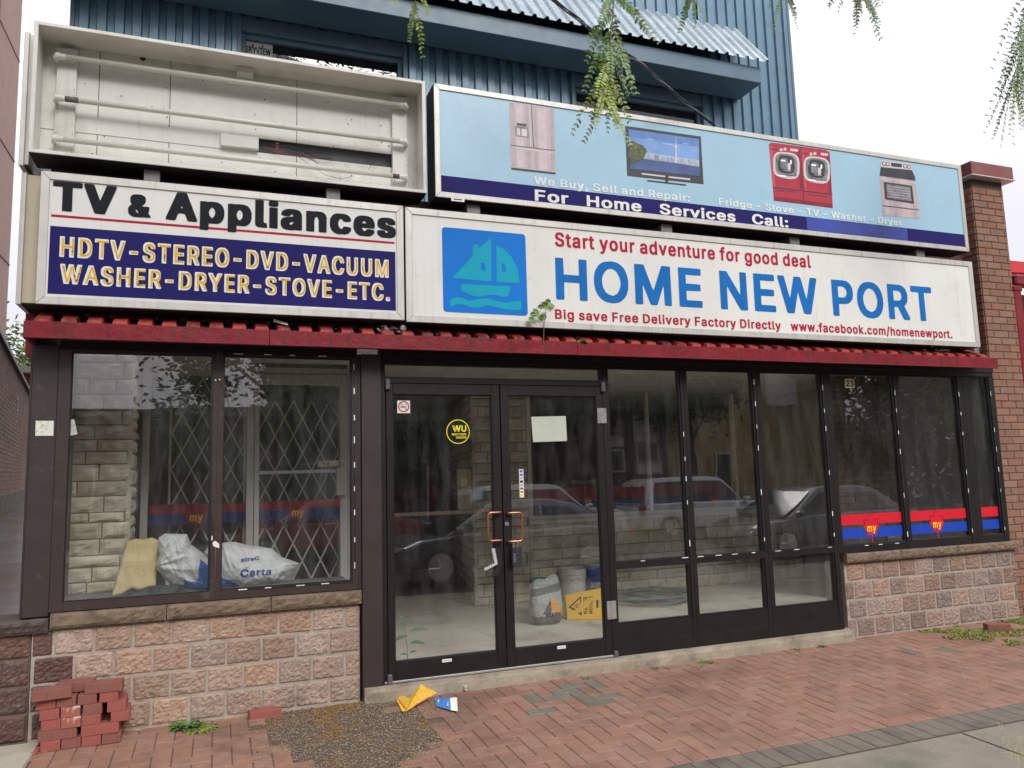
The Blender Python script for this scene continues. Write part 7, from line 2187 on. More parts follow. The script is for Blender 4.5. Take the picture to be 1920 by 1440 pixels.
# ------------------------------------------------------------------ key boxes hanging on the door handles
b = MB()
P = at(922, 1030, -.075)
b.slab([at(922, 1029, -.085), at(928, 1028, -.085), at(933.5, 1058, -.085), at(909.5, 1070.5, -.085), at(907.5, 1066, -.085), at(927, 1055, -.085)], (0, 1, 0), .012, 0)
b.slab([at(929, 1028, -.080), at(939, 1029, -.080), at(942, 1058, -.080), at(934, 1060, -.080)], (0, 1, 0), .035, 1)
b.slab([at(933, 1060, -.078), at(941, 1058, -.078), at(934, 1080, -.078), at(924, 1080, -.078)], (0, 1, 0), .028, 1)
for k in range(4):
    c = at(913 + k * 4.2, 1061 - k * 1.9, -.0875); b.lathe(tuple(c), [(.005, 0), (.005, .004), (0, .004)], 1, 10, (0, -1, 0))
c0, c1 = at(924.5, 1029, -.07), at(931.5, 1029, -.07)
zt = at(927, 1015, -.07).z
b.tube([c0, (c0.x, -.068, zt), ((c0.x + c1.x) / 2, -.066, zt + .014), (c1.x, -.068, zt), c1], .0032, 1, 8)
tag(b.build('key_lockbox', [mat('bare_key_tray', (.72, .72, .70), .3, .05, 9, met=.5), BLK], bevel=.002), 'opened key lock box with silver dial tray, hanging on the left door handle', 'lock box')
b = MB()
P, Q = at(960, 1027, -.085), at(978.5, 1056.5, -.085)
b.box(P.x, Q.x, -.088, -.048, Q.z, P.z); b.box((P.x + Q.x) / 2 - .001, (P.x + Q.x) / 2 + .001, -.0895, -.0882, Q.z + .004, P.z - .004, 1)
for k in range(4): b.box(P.x + .012, P.x + .026, -.0895, -.0882, Q.z + .012 + k * .018, Q.z + .024 + k * .018, 1)
xa_, xb_ = P.x + .018, Q.x - .022
zt = at(970, 1016, -.07).z
b.tube([(xa_, -.066, P.z - .004), (xa_, -.066, zt), ((xa_ + xb_) / 2, -.064, zt + .012), (xb_, -.066, zt), (xb_, -.066, P.z - .004)], .0032, 2, 8)
tag(b.build('key_lockbox', [mat('navy_black_box', (.022, .027, .036), .4), mat('box_grey', (.16, .17, .18), .5), STEEL], bevel=.003), 'closed dark key lock box hanging on the right door handle', 'lock box')

# ------------------------------------------------------------------ stack of loose paving bricks
BR = [mat('loose_red_brick', (.300, .085, .068), .85, .14, 12, .3, 160, isl=0, dirt=[((.20, .065, .05), 6, .55, .75)], speck=[((.42, .20, .17), 240, .64, .74)]),
      mat('loose_brown_brick', (.225, .085, .065), .85, .14, 12, .3, 160, speck=[((.36, .18, .14), 240, .64, .74)]),
      mat('loose_pale_brick', (.325, .105, .08), .85, .14, 12, .3, 160, dirt=[((.62, .50, .40), 11, .50, .56)])]
BX = lambda x: -.953 + (x - 165) * .000361
FYP = -.215
rows = {  # row: (crop x0, kind, face set-back, turn, material)
    1: [(165, 'h', 0, 0, 0), (465, 'h', .008, 1, 1), (765, 'h', .004, 0, 0), (1065, 'h', .006, 1, 1)],
    2: [(120, 's', .004, 0, 1), (750, 's', 0, -1, 0)],
    3: [(160, 'h', .004, 0, 0), (455, 'h', 0, 1, 2), (750, 'h', .006, 0, 0), (1190, 'h', .012, 3, 0)],
    4: [(135, 'h', 0, 0, 0), (440, 'h', .006, -1, 2), (765, 'h', .01, 1, 1), (1130, 'h', .012, 2, 0)],
    5: [(75, 'h', .004, 1, 0), (370, 'h', .010, 0, 1), (680, 'h', .016, 0, 1), (1005, 'h', .014, -2, 0)],
    6: [(35, 's', -.03, 9, 1), (780, 's', .01, -2, 1)]}
words = {1: 'bottom row', 2: 'second row', 3: 'third row', 4: 'fourth row', 5: 'fifth row', 6: 'top row'}
nth = ['leftmost', 'second', 'third', 'rightmost']
BH = .0605


def brick_mesh(kind):
    w_, d_ = (.1035, .205) if kind == 'h' else (.205, .1035)
    b = MB()
    b.box(-w_ / 2, w_ / 2, 0, d_, 0, BH - .001)
    if kind == 's':
        b.box(-.028, -.0235, -.0016, .004, .003, BH - .004); b.box(.078, .0825, -.0016, .004, .003, BH - .004)
    else:
        b.box(.030, .0345, -.0016, .004, .003, BH - .004)
    return b


GRP = 'loose red paving bricks stacked against the block wall'
done = {}
for r_, lst in rows.items():
    for k, (x, kind, back, turn, mi) in enumerate(lst):
        w_ = .1035 if kind == 'h' else .205
        cx = BX(x) + w_ / 2
        key = (kind, mi)
        o = brick_mesh(kind).build('paving_brick', BR[mi], None, bevel=.003, local=True) if key not in done else done[key].copy()
        if key in done: col.objects.link(o)
        else: done[key] = o
        o.location = (cx, FYP + back, gz(-.2) + (r_ - 1) * BH + .001)
        o.rotation_euler = (0, 0, rad(turn))
        n_ = len(lst)
        pos = ('left' if k == 0 else 'right') if n_ == 2 else nth[k]
        look = {0: 'red', 1: 'brownish', 2: 'mortar stained'}[mi]
        tag(o, '%s paving brick, the %s in the %s of the brick stack' % (look, pos, words[r_]), 'brick', GRP)
o = done[('s', 1)].copy(); col.objects.link(o)
o.location = (BX(600), FYP + .085, gz(-.2) + 5 * BH + .006); o.rotation_euler = (0, 0, rad(-3))
tag(o, 'brownish paving brick lying at the back of the top of the brick stack', 'brick', GRP)
b = brick_mesh('s')
o = b.build('paving_brick', BR[0], None, bevel=.003, local=True)
p = gr(508, 1338, .06); o.location = (p.x - .03, -.10, gz(-.1) - .016); o.rotation_euler = (0, 0, rad(2))
tag(o, 'single red paving brick lying at the foot of the block wall by the gravel', 'brick')
o = done[('s', 1)].copy(); col.objects.link(o)
o.location = (8.15, -.22, gz(-.2)); o.rotation_euler = (0, 0, rad(-28)); o.location.x = gr(1875, 1180, .04).x; o.location.y = gr(1875, 1180, .04).y
tag(o, 'displaced brown paving brick among the grass near the brick pier', 'brick')
b = MB()
for k in range(6):
    p = V((rnd.uniform(-1.0, -.94), rnd.uniform(-.24, -.16), gz(-.2)))
    s = rnd.uniform(.015, .04)
    b.hexa([p + V((rnd.uniform(-.2, .2) * s + (dx) * s, rnd.uniform(-.2, .2) * s + dy * s, dz * s * .6)) for dz in (0, 1) for dx, dy in ((0, 0), (1, 0), (1, 1), (0, 1))])
setting(b.build('brick_rubble', BR[0], bevel=.002), 'stuff')

# ------------------------------------------------------------------ litter
def paper(name, label, quads, mats, cat='litter'):
    b = MB()
    for pts, m in quads:
        b.slab(pts, (0, 0, -1), .0015, m)
    return b
def G(px, py, h=0.0):
    p = gr(px, py, gz(-.3) + h)
    return p
def c7(x, y_, h=0): return G(480 + x / 3, 1180 + y_ / 3, h)
FLY = mat('yellow_flyer_print', (.80, .50, .05), .5, .12, 30, dirt=[((.72, .14, .04), 22, .60, .64), ((.80, .74, .55), 17, .60, .65), ((.40, .18, .05), 40, .64, .7)])
FLR = mat('flyer_red', (.62, .05, .03), .5)
b = MB()
fa = [c7(930, 307, .14), c7(1020, 355, .05), c7(845, 460, .006), c7(862, 388, .05)]
fb = [c7(862, 388, .05), c7(845, 460, .006), c7(822, 462, .006), c7(778, 372, .02), c7(835, 376, .03)]
b.slab(fa, (0, .5, -1), .0012, 0); b.slab([p + V((0, -.001, .001)) for p in fb], (0, .5, -1), .0012, 0)
s = lambda p, q, t: p.lerp(q, t) + V((0, -.002, .0025))
b.slab([s(fb[3], fb[1], .10), s(fb[3], fb[1], .95), s(fb[4], fb[1], .95) + V((.01, 0, .004)), s(fb[3], fb[4], .35)], (0, .5, -1), .0006, 1)
b.slab([s(fa[0], fa[1], .08), s(fa[0], fa[1], .9), s(fa[3], fa[2], .35), s(fa[3], fa[2], .10)], (0, .5, -1), .0006, 2)
b.slab([s(fa[0], fa[1], .85).lerp(s(fa[3], fa[2], .75), .55), s(fa[1], fa[2], .25), s(fa[1], fa[2], .72), s(fa[3], fa[2], .80)], (0, .5, -1), .0008, 1)
tag(b.build('flyer', [FLY, FLR, mat('flyer_food', (.72, .42, .16), .5, .4, 60, dirt=[((.80, .74, .60), 45, .55, .6), ((.30, .10, .04), 50, .58, .63)])]), 'crumpled yellow food flyer lying on the pavement in front of the left door', 'flyer')
b = MB()
fb = [c7(1008, 385, .02), c7(1092, 386, .055), c7(1096, 455, .008), c7(1012, 430, .006)]
fc = [c7(1092, 386, .055), c7(1130, 382, .03), c7(1135, 461, .004), c7(1096, 455, .008)]
b.slab(fb, (0, .4, -1), .0012, 0); b.slab([p + V((0, -.0005, .0008)) for p in fc], (0, .4, -1), .0012, 1)
for k in range(4):
    t0 = .16 + k * .2
    b.slab([s(fb[0], fb[1], t0).lerp(s(fb[3], fb[2], t0), .25 + .1 * (k % 2)), s(fb[0], fb[1], t0 + .10).lerp(s(fb[3], fb[2], t0 + .10), .25), s(fb[0], fb[1], t0 + .10).lerp(s(fb[3], fb[2], t0 + .10), .75), s(fb[0], fb[1], t0).lerp(s(fb[3], fb[2], t0), .7)], (0, .4, -1), .0005, 1)
tag(b.build('flyer', [mat('blue_flyer_print', (.055, .23, .62), .5, .15, 20), PAPER]), 'folded blue and white leaflet lying on the pavement beside the yellow flyer', 'flyer')
for label, px, py, n, s_ in (('small crumpled white tissue on the door step edge', 856, 1275, 9, .022), ('small white paper scrap on the paving below the door step', 870, 1291, 5, .015)):
    b = MB(); p = gr(px, py, .06 if py < 1280 else .03)
    if py < 1280: p = V((p.x, -.10, .045))
    for k in range(n):
        c = p + V((rnd.uniform(-1, 1) * s_, rnd.uniform(-1, 1) * s_ * .6, rnd.uniform(.2, .8) * s_))
        b.poly([c + V((rnd.uniform(-1, 1), rnd.uniform(-1, 1), rnd.uniform(-.8, .8))) * s_ for _ in range(4)])
    tag(b.build('paper_scrap', PAPER), label, 'litter')
b = MB()
for k in range(90):
    x, y = rnd.uniform(1.2, 8), rnd.uniform(-1.8, -.1)
    if inside((x, y), GRAVEL): continue
    s_ = rnd.uniform(.003, .008); c = V((x, y, gz(y) + .003))
    b.slab([c, c + V((s_ * 1.5, rnd.uniform(-s_, s_), 0)), c + V((s_, s_, 0))], (0, 0, 1), .002)
setting(b.build('pavement_specks', [mat('pale_crumbs', (.50, .46, .38), .8, .3, 60)]), 'stuff')
b = MB(); p, q = gr(1676, 1217, gz(-.6)), gr(1739, 1232, gz(-.6)); b.tube([p + V((0, 0, .004)), p.lerp(q, .5) + V((0, .01, .006)), q + V((0, 0, .004))], .003, 0, 5)
tag(b.build('straw', mat('dry_straw', (.55, .45, .28), .7)), 'thin pale straw lying on the red paving at the right', 'litter')

# ------------------------------------------------------------------ weeds
WG = mat('weed_green', (.085, .165, .035), .55, .4, 25, isl=.3)
WGY = mat('weed_yellow_green', (.17, .21, .04), .55, .4, 25, isl=.3)


def weed(label, px, py, r_, n, yy=None, m=WG, h=.6):
    p = gr(px, py, gz(-.15))
    if yy is not None: p = V((p.x, yy, gz(yy)))
    t = thing('weed', label, 'weed', tuple(p), 0, 'weeds growing in the paving')
    b = MB()
    for k in range(n):
        a = rnd.uniform(0, 6.28)
        leafq(b, p + V((math.cos(a), math.sin(a), 0)) * r_ * rnd.uniform(0, .7), (math.cos(a), math.sin(a), rnd.uniform(.15, h)), (0, 0, 1), r_ * rnd.uniform(.3, .75), r_ * rnd.uniform(.09, .17), 0, .3, .45)
    b.build('leaves', m, t)


weed('leafy green weed at the foot of the block wall right of the brick stack', 352, 1346, .11, 130, -.07, WG, 1.2)
weed('straggling yellow green weed in the paving joints below the block wall', 378, 1366, .11, 80, None, WGY, .5)
weed('small yellowish weed tuft in the paving near the single brick', 433, 1352, .05, 18, None, WGY, .4)
weed('small green weed in the paving in front of the right door', 1068, 1256, .05, 22, -.13)
weed('small green weed at the foot of the door step left of the flat dark weed', 1201, 1242, .05, 18, -.105)
weed('flat dark green weed spreading at the foot of the door step', 1285, 1229, .08, 34, -.11, WG, .2)
weed('tiny green weed alone in the paving, away from the door step', 1316, 1252, .04, 14, -.22, WG, .3)
weed('small green weed by the door step near its right end, left one of two', 1457, 1208, .055, 18, -.105, WG, .7)
weed('small green weed by the door step near its right end, right one of two', 1507, 1203, .065, 18, -.105, WG, .7)
b = MB()
n = 0
GRP_ = [tuple(gr(x, y, gz(-.2)))[:2] for x, y in ((1685, 1172), (1720, 1160), (1800, 1158), (1870, 1150), (1960, 1128), (1990, 1190), (1900, 1208), (1830, 1206), (1770, 1196), (1720, 1186))]
gx, gy = [q[0] for q in GRP_], [q[1] for q in GRP_]
while n < 7000:
    x, y = rnd.uniform(min(gx), max(gx)), rnd.uniform(min(gy), min(max(gy), -.02))
    f_ = noise.noise(V((x * 2.2, y * 4, 2))) + .6 * noise.noise(V((x * 7, y * 7, 9)))
    if not inside((x, y), GRP_) or f_ < -.12: continue
    n += 1
    a = rnd.uniform(0, 6.28); L = rnd.uniform(.012, .045)
    leafq(b, (x, y, gz(y) - .004), (math.cos(a), math.sin(a), rnd.uniform(.3, 1.6)), (0, 0, 1), L, .004, 0 if rnd.random() < .6 else 1, .1, .3)
setting(b.build('grass', [mat('low_grass', (.155, .205, .035), .6, .3, 10), mat('moss_yellow', (.27, .27, .06), .7, .3, 10)]), 'stuff')
b = MB()
n = 0
while n < 900:     # moss along the foot of the left wall and the joints
    x = rnd.choice((rnd.uniform(-.45, .35), rnd.uniform(1.9, 5.4)))
    y = rnd.uniform(-.14, -.02) if x < 1 else rnd.uniform(-.20, -.09)
    if noise.noise(V((x * 4, y * 9, 4))) < .12: continue
    n += 1
    a = rnd.uniform(0, 6.28); L = rnd.uniform(.006, .016)
    leafq(b, (x, y, gz(y) - .004), (math.cos(a), math.sin(a), rnd.uniform(.1, .6)), (0, 0, 1), L, .004, 0, .1, .3)
setting(b.build('moss', [mat('dry_moss', (.16, .15, .05), .8, .4, 14)]), 'stuff')
# dry grass stalk at the lower right corner
t = thing('grass_stalk', 'pale feathery grass stalk at the lower right corner of the pavement', 'plant', tuple(gr(1915, 1440, gz(-2.4))))
b = MB()
st = mat('dry_grass', (.50, .46, .25), .7)
root = gr(1935, 1450, gz(-2.3))
for px, py in ((1868, 1352), (1876, 1385), (1885, 1410), (1905, 1375)):
    e = at(px, py, root.y + .02)
    mid = root.lerp(e, .5) + V((.02, 0, .03)); b.tube([root, mid, e], [.0022, .0016, .0008], 0, 5)
    for k in range(12):
        q = root.lerp(e, .4 + .05 * k); a = rnd.uniform(-1, 1); b.tube([q, q + V((a * .03, .01, rnd.uniform(.0, .03)))], .0008, 0, 4)
b.build('stalks', st, t)

# sapling and small plants on the roof edge, dead leaves in its valleys
t = thing('maple_sapling', 'small green maple sapling growing on the red roof edge by the boat logo', 'sapling', tuple(at(1020, 640, -.27)))
b = MB()
r0, r1, r2, r3 = at(1019, 643, -.27), at(1020, 610, -.275), at(1011, 592, -.29), at(1023, 580, -.29)
b.tube([r0, r1], [.0035, .003], 0, 6); b.tube([r1, r2], .002, 0, 6); b.tube([r1, at(1023, 595, -.28), r3], .002, 0, 6)
b.build('stem', BARKG, t)
b = MB()
for px, py, s_ in ((998, 598, .060), (1008, 590, .055), (1014, 594, .055), (1005, 582, .05), (1022, 570, .055), (1014, 574, .05), (1034, 572, .055), (1028, 564, .045), (1020, 592, .05), (1000, 588, .05), (1026, 578, .04)):
    c = at(px, py, -.30 + rnd.uniform(-.03, .03)); 
    ro = Matrix.Rotation(rnd.uniform(2.6, 3.7), 3, 'Y') @ Matrix.Rotation(rnd.uniform(-.9, .5), 3, 'X')
    b.shape([[(a * s_ * .62, z * s_ * .62) for a, z in LEAFP]], lambda a, z, c=c, ro=ro: c + ro @ V((a, .18 * abs(a) , z)), 0)
b.build('leaves', mat('maple_leaf', (.115, .21, .035), .5, .3, 20), t)
def roofplant(label, px, py, r_, n, m):
    p = at(px, py, -.25)
    t = thing('weed', label, 'weed', tuple(p)); b = MB()
    for k in range(n):
        a = rnd.uniform(0, 6.28)
        leafq(b, p + V((rnd.uniform(-1, 1) * r_ * .5, 0, 0)), (math.cos(a), math.sin(a) * .6, rnd.uniform(.3, 1.6)), (0, -.6, 1), r_ * rnd.uniform(.5, 1), r_ * .35, 0, .2, .4)
    b.build('leaves', m, t)
roofplant('round leaved green weed on the red roof edge right of the maple sapling', 1096, 644, .055, 34, mat('roof_weed', (.11, .21, .075), .6, .25, 20))
roofplant('tiny yellow weed on the red roof edge between the sapling and the round leaved weed', 1080, 643, .035, 14, mat('roof_weed_yellow', (.45, .38, .04), .6))
b = MB()
spots = [(285, 600, .35), (330, 606, .2), (900, 640, .35), (950, 640, .4), (1000, 645, .3), (1130, 650, .4), (1250, 655, .5), (1400, 662, .5), (1550, 665, .5), (1690, 668, .6), (1780, 668, .5), (520, 612, .2), (700, 625, .3)]
for px, py, sp in spots:
    for k in range(int(110 * sp + 40)):
        x = at(px, py, -.1).x + rnd.gauss(0, sp)
        if not -1.0 < x < 7.2: continue
        y = rnd.uniform(-.20, .10); z = 2.60 + (y + .24) * .45 + rnd.uniform(0, .035)
        s_ = rnd.uniform(.008, .03); a = rnd.uniform(0, 6.28)
        leafq(b, (x, y, z), (math.cos(a), math.sin(a), rnd.uniform(-.3, .5)), (0, 0, 1), s_ * 1.4, s_ * .5, rnd.choice((0, 0, 0, 0, 1)), .2, .6)
setting(b.build('leaf_litter', [mat('rotten_leaf', (.025, .020, .016), .85, .4, 30), mat('grey_dead_leaf', (.17, .155, .13), .8, .4, 30)]), 'stuff')
b = MB(); p, q = at(513, 603, -.2), at(540, 610, -.2); b.slab([p, q, q + V((0, .02, .02)), p + V((0, .02, .025))], (0, 1, .3), .006)
tag(b.build('broken_slat', PAPER), 'small broken white slat lying on the red roof edge below the TV & Appliances sign', 'debris')
for label, px, py, Y, s_ in (('crumpled grey plastic wrap caught on the red roof near the brick pier', 1765, 660, -.2, .11), ('crumpled pale scrap caught under the joint of the two lower signs', 725, 622, -.2, .035)):
    b = MB(); p = at(px, py, Y); p.z += .01
    for k in range(26):
        c = p + V((rnd.gauss(0, s_), rnd.uniform(0, .06), rnd.uniform(-.01, .03)))
        b.poly([c + V((rnd.uniform(-1, 1) * .035, rnd.uniform(-1, 1) * .02, rnd.uniform(-.6, .6) * .03)) for _ in range(4)])
    tag(b.build('plastic_scrap', mat('clear_plastic_wrap', (.42, .42, .41), .25)), label, 'litter')
b = MB(); p = at(755, 616, -.16); b.lathe(tuple(p), [(0, 0), (.018, .004), (.026, .02), (.018, .036), (0, .042)], 0, 14, (0, -1, 0))
tag(b.build('floodlight_bulb', CREAM, smooth=True), 'round pale bulb under the joint of the two lower signs', 'bulb')
# wires on the storefront
b = MB()
b.tube([at(*p, -.03) for p in ((409, 655), (410, 680), (411, 700), (410, 712), (420, 728), (427, 745), (429, 762), (428, 770))], .0022, 0, 6)
b.tube([at(*p, -.03) for p in ((413, 660), (418, 672))], .0022, 0, 6)
for px, py in ((412, 712), (404, 713)): b.lathe(tuple(at(px, py, -.03)), [(0, 0), (.006, .002), (.006, .008), (0, .01)], 1, 8, (0, -1, 0))
b.tube([at(428, 768, -.03), at(428.5, 784, -.03)], .005, 2, 6)
tag(b.build('loose_wire', [mat('brown_wire', (.16, .075, .055), .6), WHITEV, BLK]), 'thin brown wire hanging down the mullion of the left window', 'wire')

# ------------------------------------------------------------------ service cable
c_end = at(1340, 232, -.14); c_end.z -= .02
c_s = at(1035, -2, -1.75)
up = c_s + (c_s - at(1120, 62, -1.45)) * 6
b = MB()
ctrl = [at(1120, 66, -1.40), at(1200, 118, -.95), at(1262, 172, -.52)]
path = [up, c_s] + ctrl + [c_end]
def smooth_path(P, n=10):
    out = []
    for i in range(len(P) - 1):
        a, c = P[i], P[i + 1]
        z, d = P[max(i - 1, 0)], P[min(i + 2, len(P) - 1)]
        for k in range(n):
            t = k / n
            out.append(.5 * ((2 * a) + (c - z) * t + (2 * z - 5 * a + 4 * c - d) * t * t + (3 * a - z - 3 * c + d) * t ** 3))
    out.append(P[-1])
    return out
sp = smooth_path(path)
for k, r_ in enumerate((.0058, .005, .005)):
    b.tube([p + V((math.cos(i * .8 + k * 2.1), math.sin(i * .8 + k * 2.1), math.cos(i * .8 + k * 2.1))) * .007 for i, p in enumerate(sp)], r_, 0 if k else 1, 6)
tag(b.build('service_cable', [mat('black_cable', (.015, .015, .016), .5), mat('bare_grey_cable', (.16, .165, .17), .45)]), 'twisted black overhead cable running across the awning down to the pale blue sign', 'cable')

# ------------------------------------------------------------------ honey locust overhead
def pinnate(b, base, d, L, n, ls, m=0, droop=.5, side=None):
    """one compound leaf: a rachis with pairs of leaflets"""
    base, d = V(base), V(d).normalized()
    side = side or d.cross(V((0, 1, 0)))
    if side.length < .1: side = V((1, 0, 0))
    side = (side.normalized() + V((0, rnd.uniform(-.5, .5), rnd.uniform(-.25, .25)))).normalized()
    pts = []
    for k in range(n + 1):
        t = k / n
        pts.append(base + d * (L * t) + V((0, 0, -droop * L * t * t)) )
    b.tube(pts, [.0015 - .001 * k / n for k in range(n + 1)], 0, 3, False)
    for k in range(1, n + 1):
        t = k / n
        tan = (pts[k] - pts[k - 1]).normalized()
        for sg in (-1, 1):
            if rnd.random() < .04: continue
            dd = (side * sg * 1.0 + tan * rnd.uniform(.45, .8) + V((0, 0, -.22))).normalized()
            l = ls * (.75 + .5 * math.sin(math.pi * min(1, t * .85 + .1))) * rnd.uniform(.65, 1.2)
            wv = l * .22
            nn = dd.cross(tan).normalized()
            s2 = dd.cross(nn).normalized()
            p = pts[k]
            i = len(b.v)
            bend = nn * rnd.uniform(-.12, .12) * l
            b.v += [p, p + dd * l * .3 - s2 * wv, p + dd * l * .3 + s2 * wv, p + dd * l * .72 - s2 * wv * .85 + bend, p + dd * l * .72 + s2 * wv * .85 + bend, p + dd * l + bend * 1.6]
            b.f += [(i, i + 1, i + 2), (i + 1, i + 3, i + 4, i + 2), (i + 3, i + 5, i + 4)]
            b.m += [m] * 3


lt = thing('honey_locust', 'honey locust tree over the pavement with feathery green leaves hanging into view', 'tree', (-3.8, -7.0, -.15))
b = MB()
b.tube([(-3.8, -7.0, -.3), (-3.78, -6.98, .3), (-3.7, -6.9, 2.2), (-3.6, -6.8, 4.2), (-3.4, -6.6, 5.8)], [.24, .19, .16, .14, .11], 0, 10)
b.build('trunk', BARK, lt, smooth=True)
sprays = [  # pixel path of the hanging twig, depth, top of fan, number of leaves, leaflet size, light tip from t
    ([(1156, -60), (1150, 10), (1146, 60), (1142, 110), (1139, 150), (1134, 200)], -2.9, 29, .029, .58),
    ([(778, -50), (779, -10), (778, 8)], -2.6, 4, .022, .2),
    ([(1295, -60), (1298, -20), (1296, -6)], -2.4, 6, .024, 1.1),
    ([(1600, -80), (1612, -40), (1610, -8)], -2.2, 26, .030, 1.1),
    ([(1462, -60), (1470, -25), (1472, -12)], -2.4, 5, .026, 1.1),
    ([(1950, -90), (1936, -30), (1924, 30), (1916, 90), (1908, 130), (1900, 162)], -1.6, 84, .031, .9)]
limb = MB()
ends = []
for path, Y, n, ls, tipf in sprays:
    P = smooth_path([at(*p, Y) for p in path], 6)
    hb = MB()
    k_ = (P[0] - EYE).length / FPX
    up_ = P[0] + (P[0] - P[3]) * 1.0 + V((-.1, -.3, .7))
    ends.append(up_)
    hb.tube([up_, P[0]] + P[1:], [.004] + [.003 * (1 - .75 * i / len(P)) + .0006 for i in range(len(P))], 0, 5)
    big = Y in (-2.9, -1.6)
    for j in range(n):
        t = (.12 + .88 * (j + .5) / n)
        i = min(len(P) - 1, int(t * (len(P) - 1)))
        base = P[i]
        a = (-1) ** j * rnd.uniform(.2, 1.15) * (1.15 - .6 * t) * (.72 if big else .9)
        d = V((a, rnd.uniform(-.5, .5), -1.0 + .5 * abs(a)))
        Lf = k_ * (rnd.uniform(58, 96) if big else rnd.uniform(40, 66)) * (1.0 if t < .75 else .72)
        pinnate(hb, base, d, Lf, rnd.randint(12, 16), ls * .82 * (1.0 if t < .7 else .8), 2 if t > tipf else 1, rnd.uniform(.2, .5))
    hb.build('hanging_branch', [BARKG, LEAF, LEAFY], lt)
hub = V((-3.4, -6.6, 5.7))
for e in ends:
    mid = hub.lerp(e, .5) + V((0, 0, 1.0))
    limb.tube(smooth_path([hub, mid, e], 6), [.085 - .078 * i / 12 for i in range(13)], 0, 6)
limb.build('limbs', BARK, lt, smooth=True)


def crown(b, c, rx, ry, rz, n, s, m=0, seed=1, clumps=26, gap=.5):
    rr = random.Random(seed)
    cl = []
    for _ in range(clumps):
        while True:
            q = V((rr.uniform(-1, 1), rr.uniform(-1, 1), rr.uniform(-1, 1)))
            if .35 < q.length < 1: break
        cl.append((V((q.x * rx, q.y * ry, q.z * rz)), rr.uniform(.16, .34)))
    for _ in range(n):
        cc, cr = rr.choice(cl)
        q = V((rr.gauss(0, 1), rr.gauss(0, 1), rr.gauss(0, 1))) * cr * .55
        p = V(c) + cc + V((q.x * rx, q.y * ry, q.z * rz))
        a = V((rr.uniform(-1, 1), rr.uniform(-1, 1), rr.uniform(-.6, .6))).normalized() * s * rr.uniform(.6, 1.3)
        d = a.cross(V((rr.uniform(-1, 1), rr.uniform(-1, 1), rr.uniform(-1, 1)))).normalized() * s * .42
        b.poly([p - a, p + d, p + a, p - d], m)


b = MB()
crown(b, (-5.2, -7.6, 8.6), 2.8, 2.8, 2.0, 6000, .07, 0, 3, 24)
b.build('crown', LEAF, lt)
limb = MB(); limb.tube(smooth_path([hub, V((-.8, -7.4, 9)), V((2.0, -8.2, 12.6))], 8), [.10 - .085 * i / 16 for i in range(17)], 0, 6)
limb.build('limbs', BARK, lt, smooth=True)
b = MB()
crown(b, (2.4, -8.2, 13.2), 4.2, 2.8, 2.0, 9000, .07, 0, 31, 30)
b.build('crown', LEAF, lt)


def tree(label, x, y, h, rx, rz, n=3600, s=.16, seed=2, group=None, m=LEAFD, base=-.06, tr=.16):
    t = thing('tree', label, 'tree', (x, y, base), 0, group)
    b = MB()
    b.tube([(x, y, base), (x + .1, y, base + h * .35), (x + .05, y + .1, base + h * .75)], [tr, tr * .8, tr * .3], 0, 8)
    for k in range(5):
        a = k * 1.26 + seed
        b.tube([(x + .08, y, base + h * (.35 + .06 * k)), (x + math.cos(a) * rx * .5, y + math.sin(a) * rx * .4, base + h * (.55 + .05 * k))], [tr * .4, tr * .12], 0, 6)
    b.build('trunk', BARK, t, smooth=True)
    b = MB(); crown(b, (x, y, base + h - rz), rx, rx, rz, n, s, 0, seed); b.build('crown', m, t)


tree('green tree behind the red brick building beyond the alley', at(40, 690, 27).x - .3, 27.5, 6.6, 2.6, 2.6, 7000, .12, 5, None, mat('spring_leaf', (.15, .23, .055), .6, .3, 2, isl=.25), 1.0)
GT = 'trees across the street seen in the glass'
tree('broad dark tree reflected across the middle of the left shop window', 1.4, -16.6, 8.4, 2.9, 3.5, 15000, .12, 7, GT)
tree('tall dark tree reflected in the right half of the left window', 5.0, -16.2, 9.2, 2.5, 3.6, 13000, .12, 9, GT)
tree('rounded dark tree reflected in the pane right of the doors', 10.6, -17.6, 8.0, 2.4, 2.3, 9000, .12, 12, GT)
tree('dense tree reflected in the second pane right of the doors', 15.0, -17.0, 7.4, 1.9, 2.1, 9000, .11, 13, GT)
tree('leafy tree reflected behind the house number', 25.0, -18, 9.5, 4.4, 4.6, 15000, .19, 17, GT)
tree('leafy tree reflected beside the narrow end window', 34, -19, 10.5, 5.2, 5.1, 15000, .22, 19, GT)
b = MB()
rr = random.Random(4)
for _ in range(5200):
    p = V((rr.uniform(23.8, 46), rr.uniform(-20.5, -19.3), rr.uniform(-.1, 2.6)))
    a = V((rr.uniform(-1, 1), rr.uniform(-1, 1), rr.uniform(-1, 1))).normalized() * .2; d = a.cross(V((rr.uniform(-1, 1), .5, rr.uniform(-1, 1)))).normalized() * .1
    b.poly([p - a, p + d, p + a, p - d])
tag(b.build('hedge', LEAFD), 'dark clipped hedge across the street reflected in the right hand panes', 'hedge')

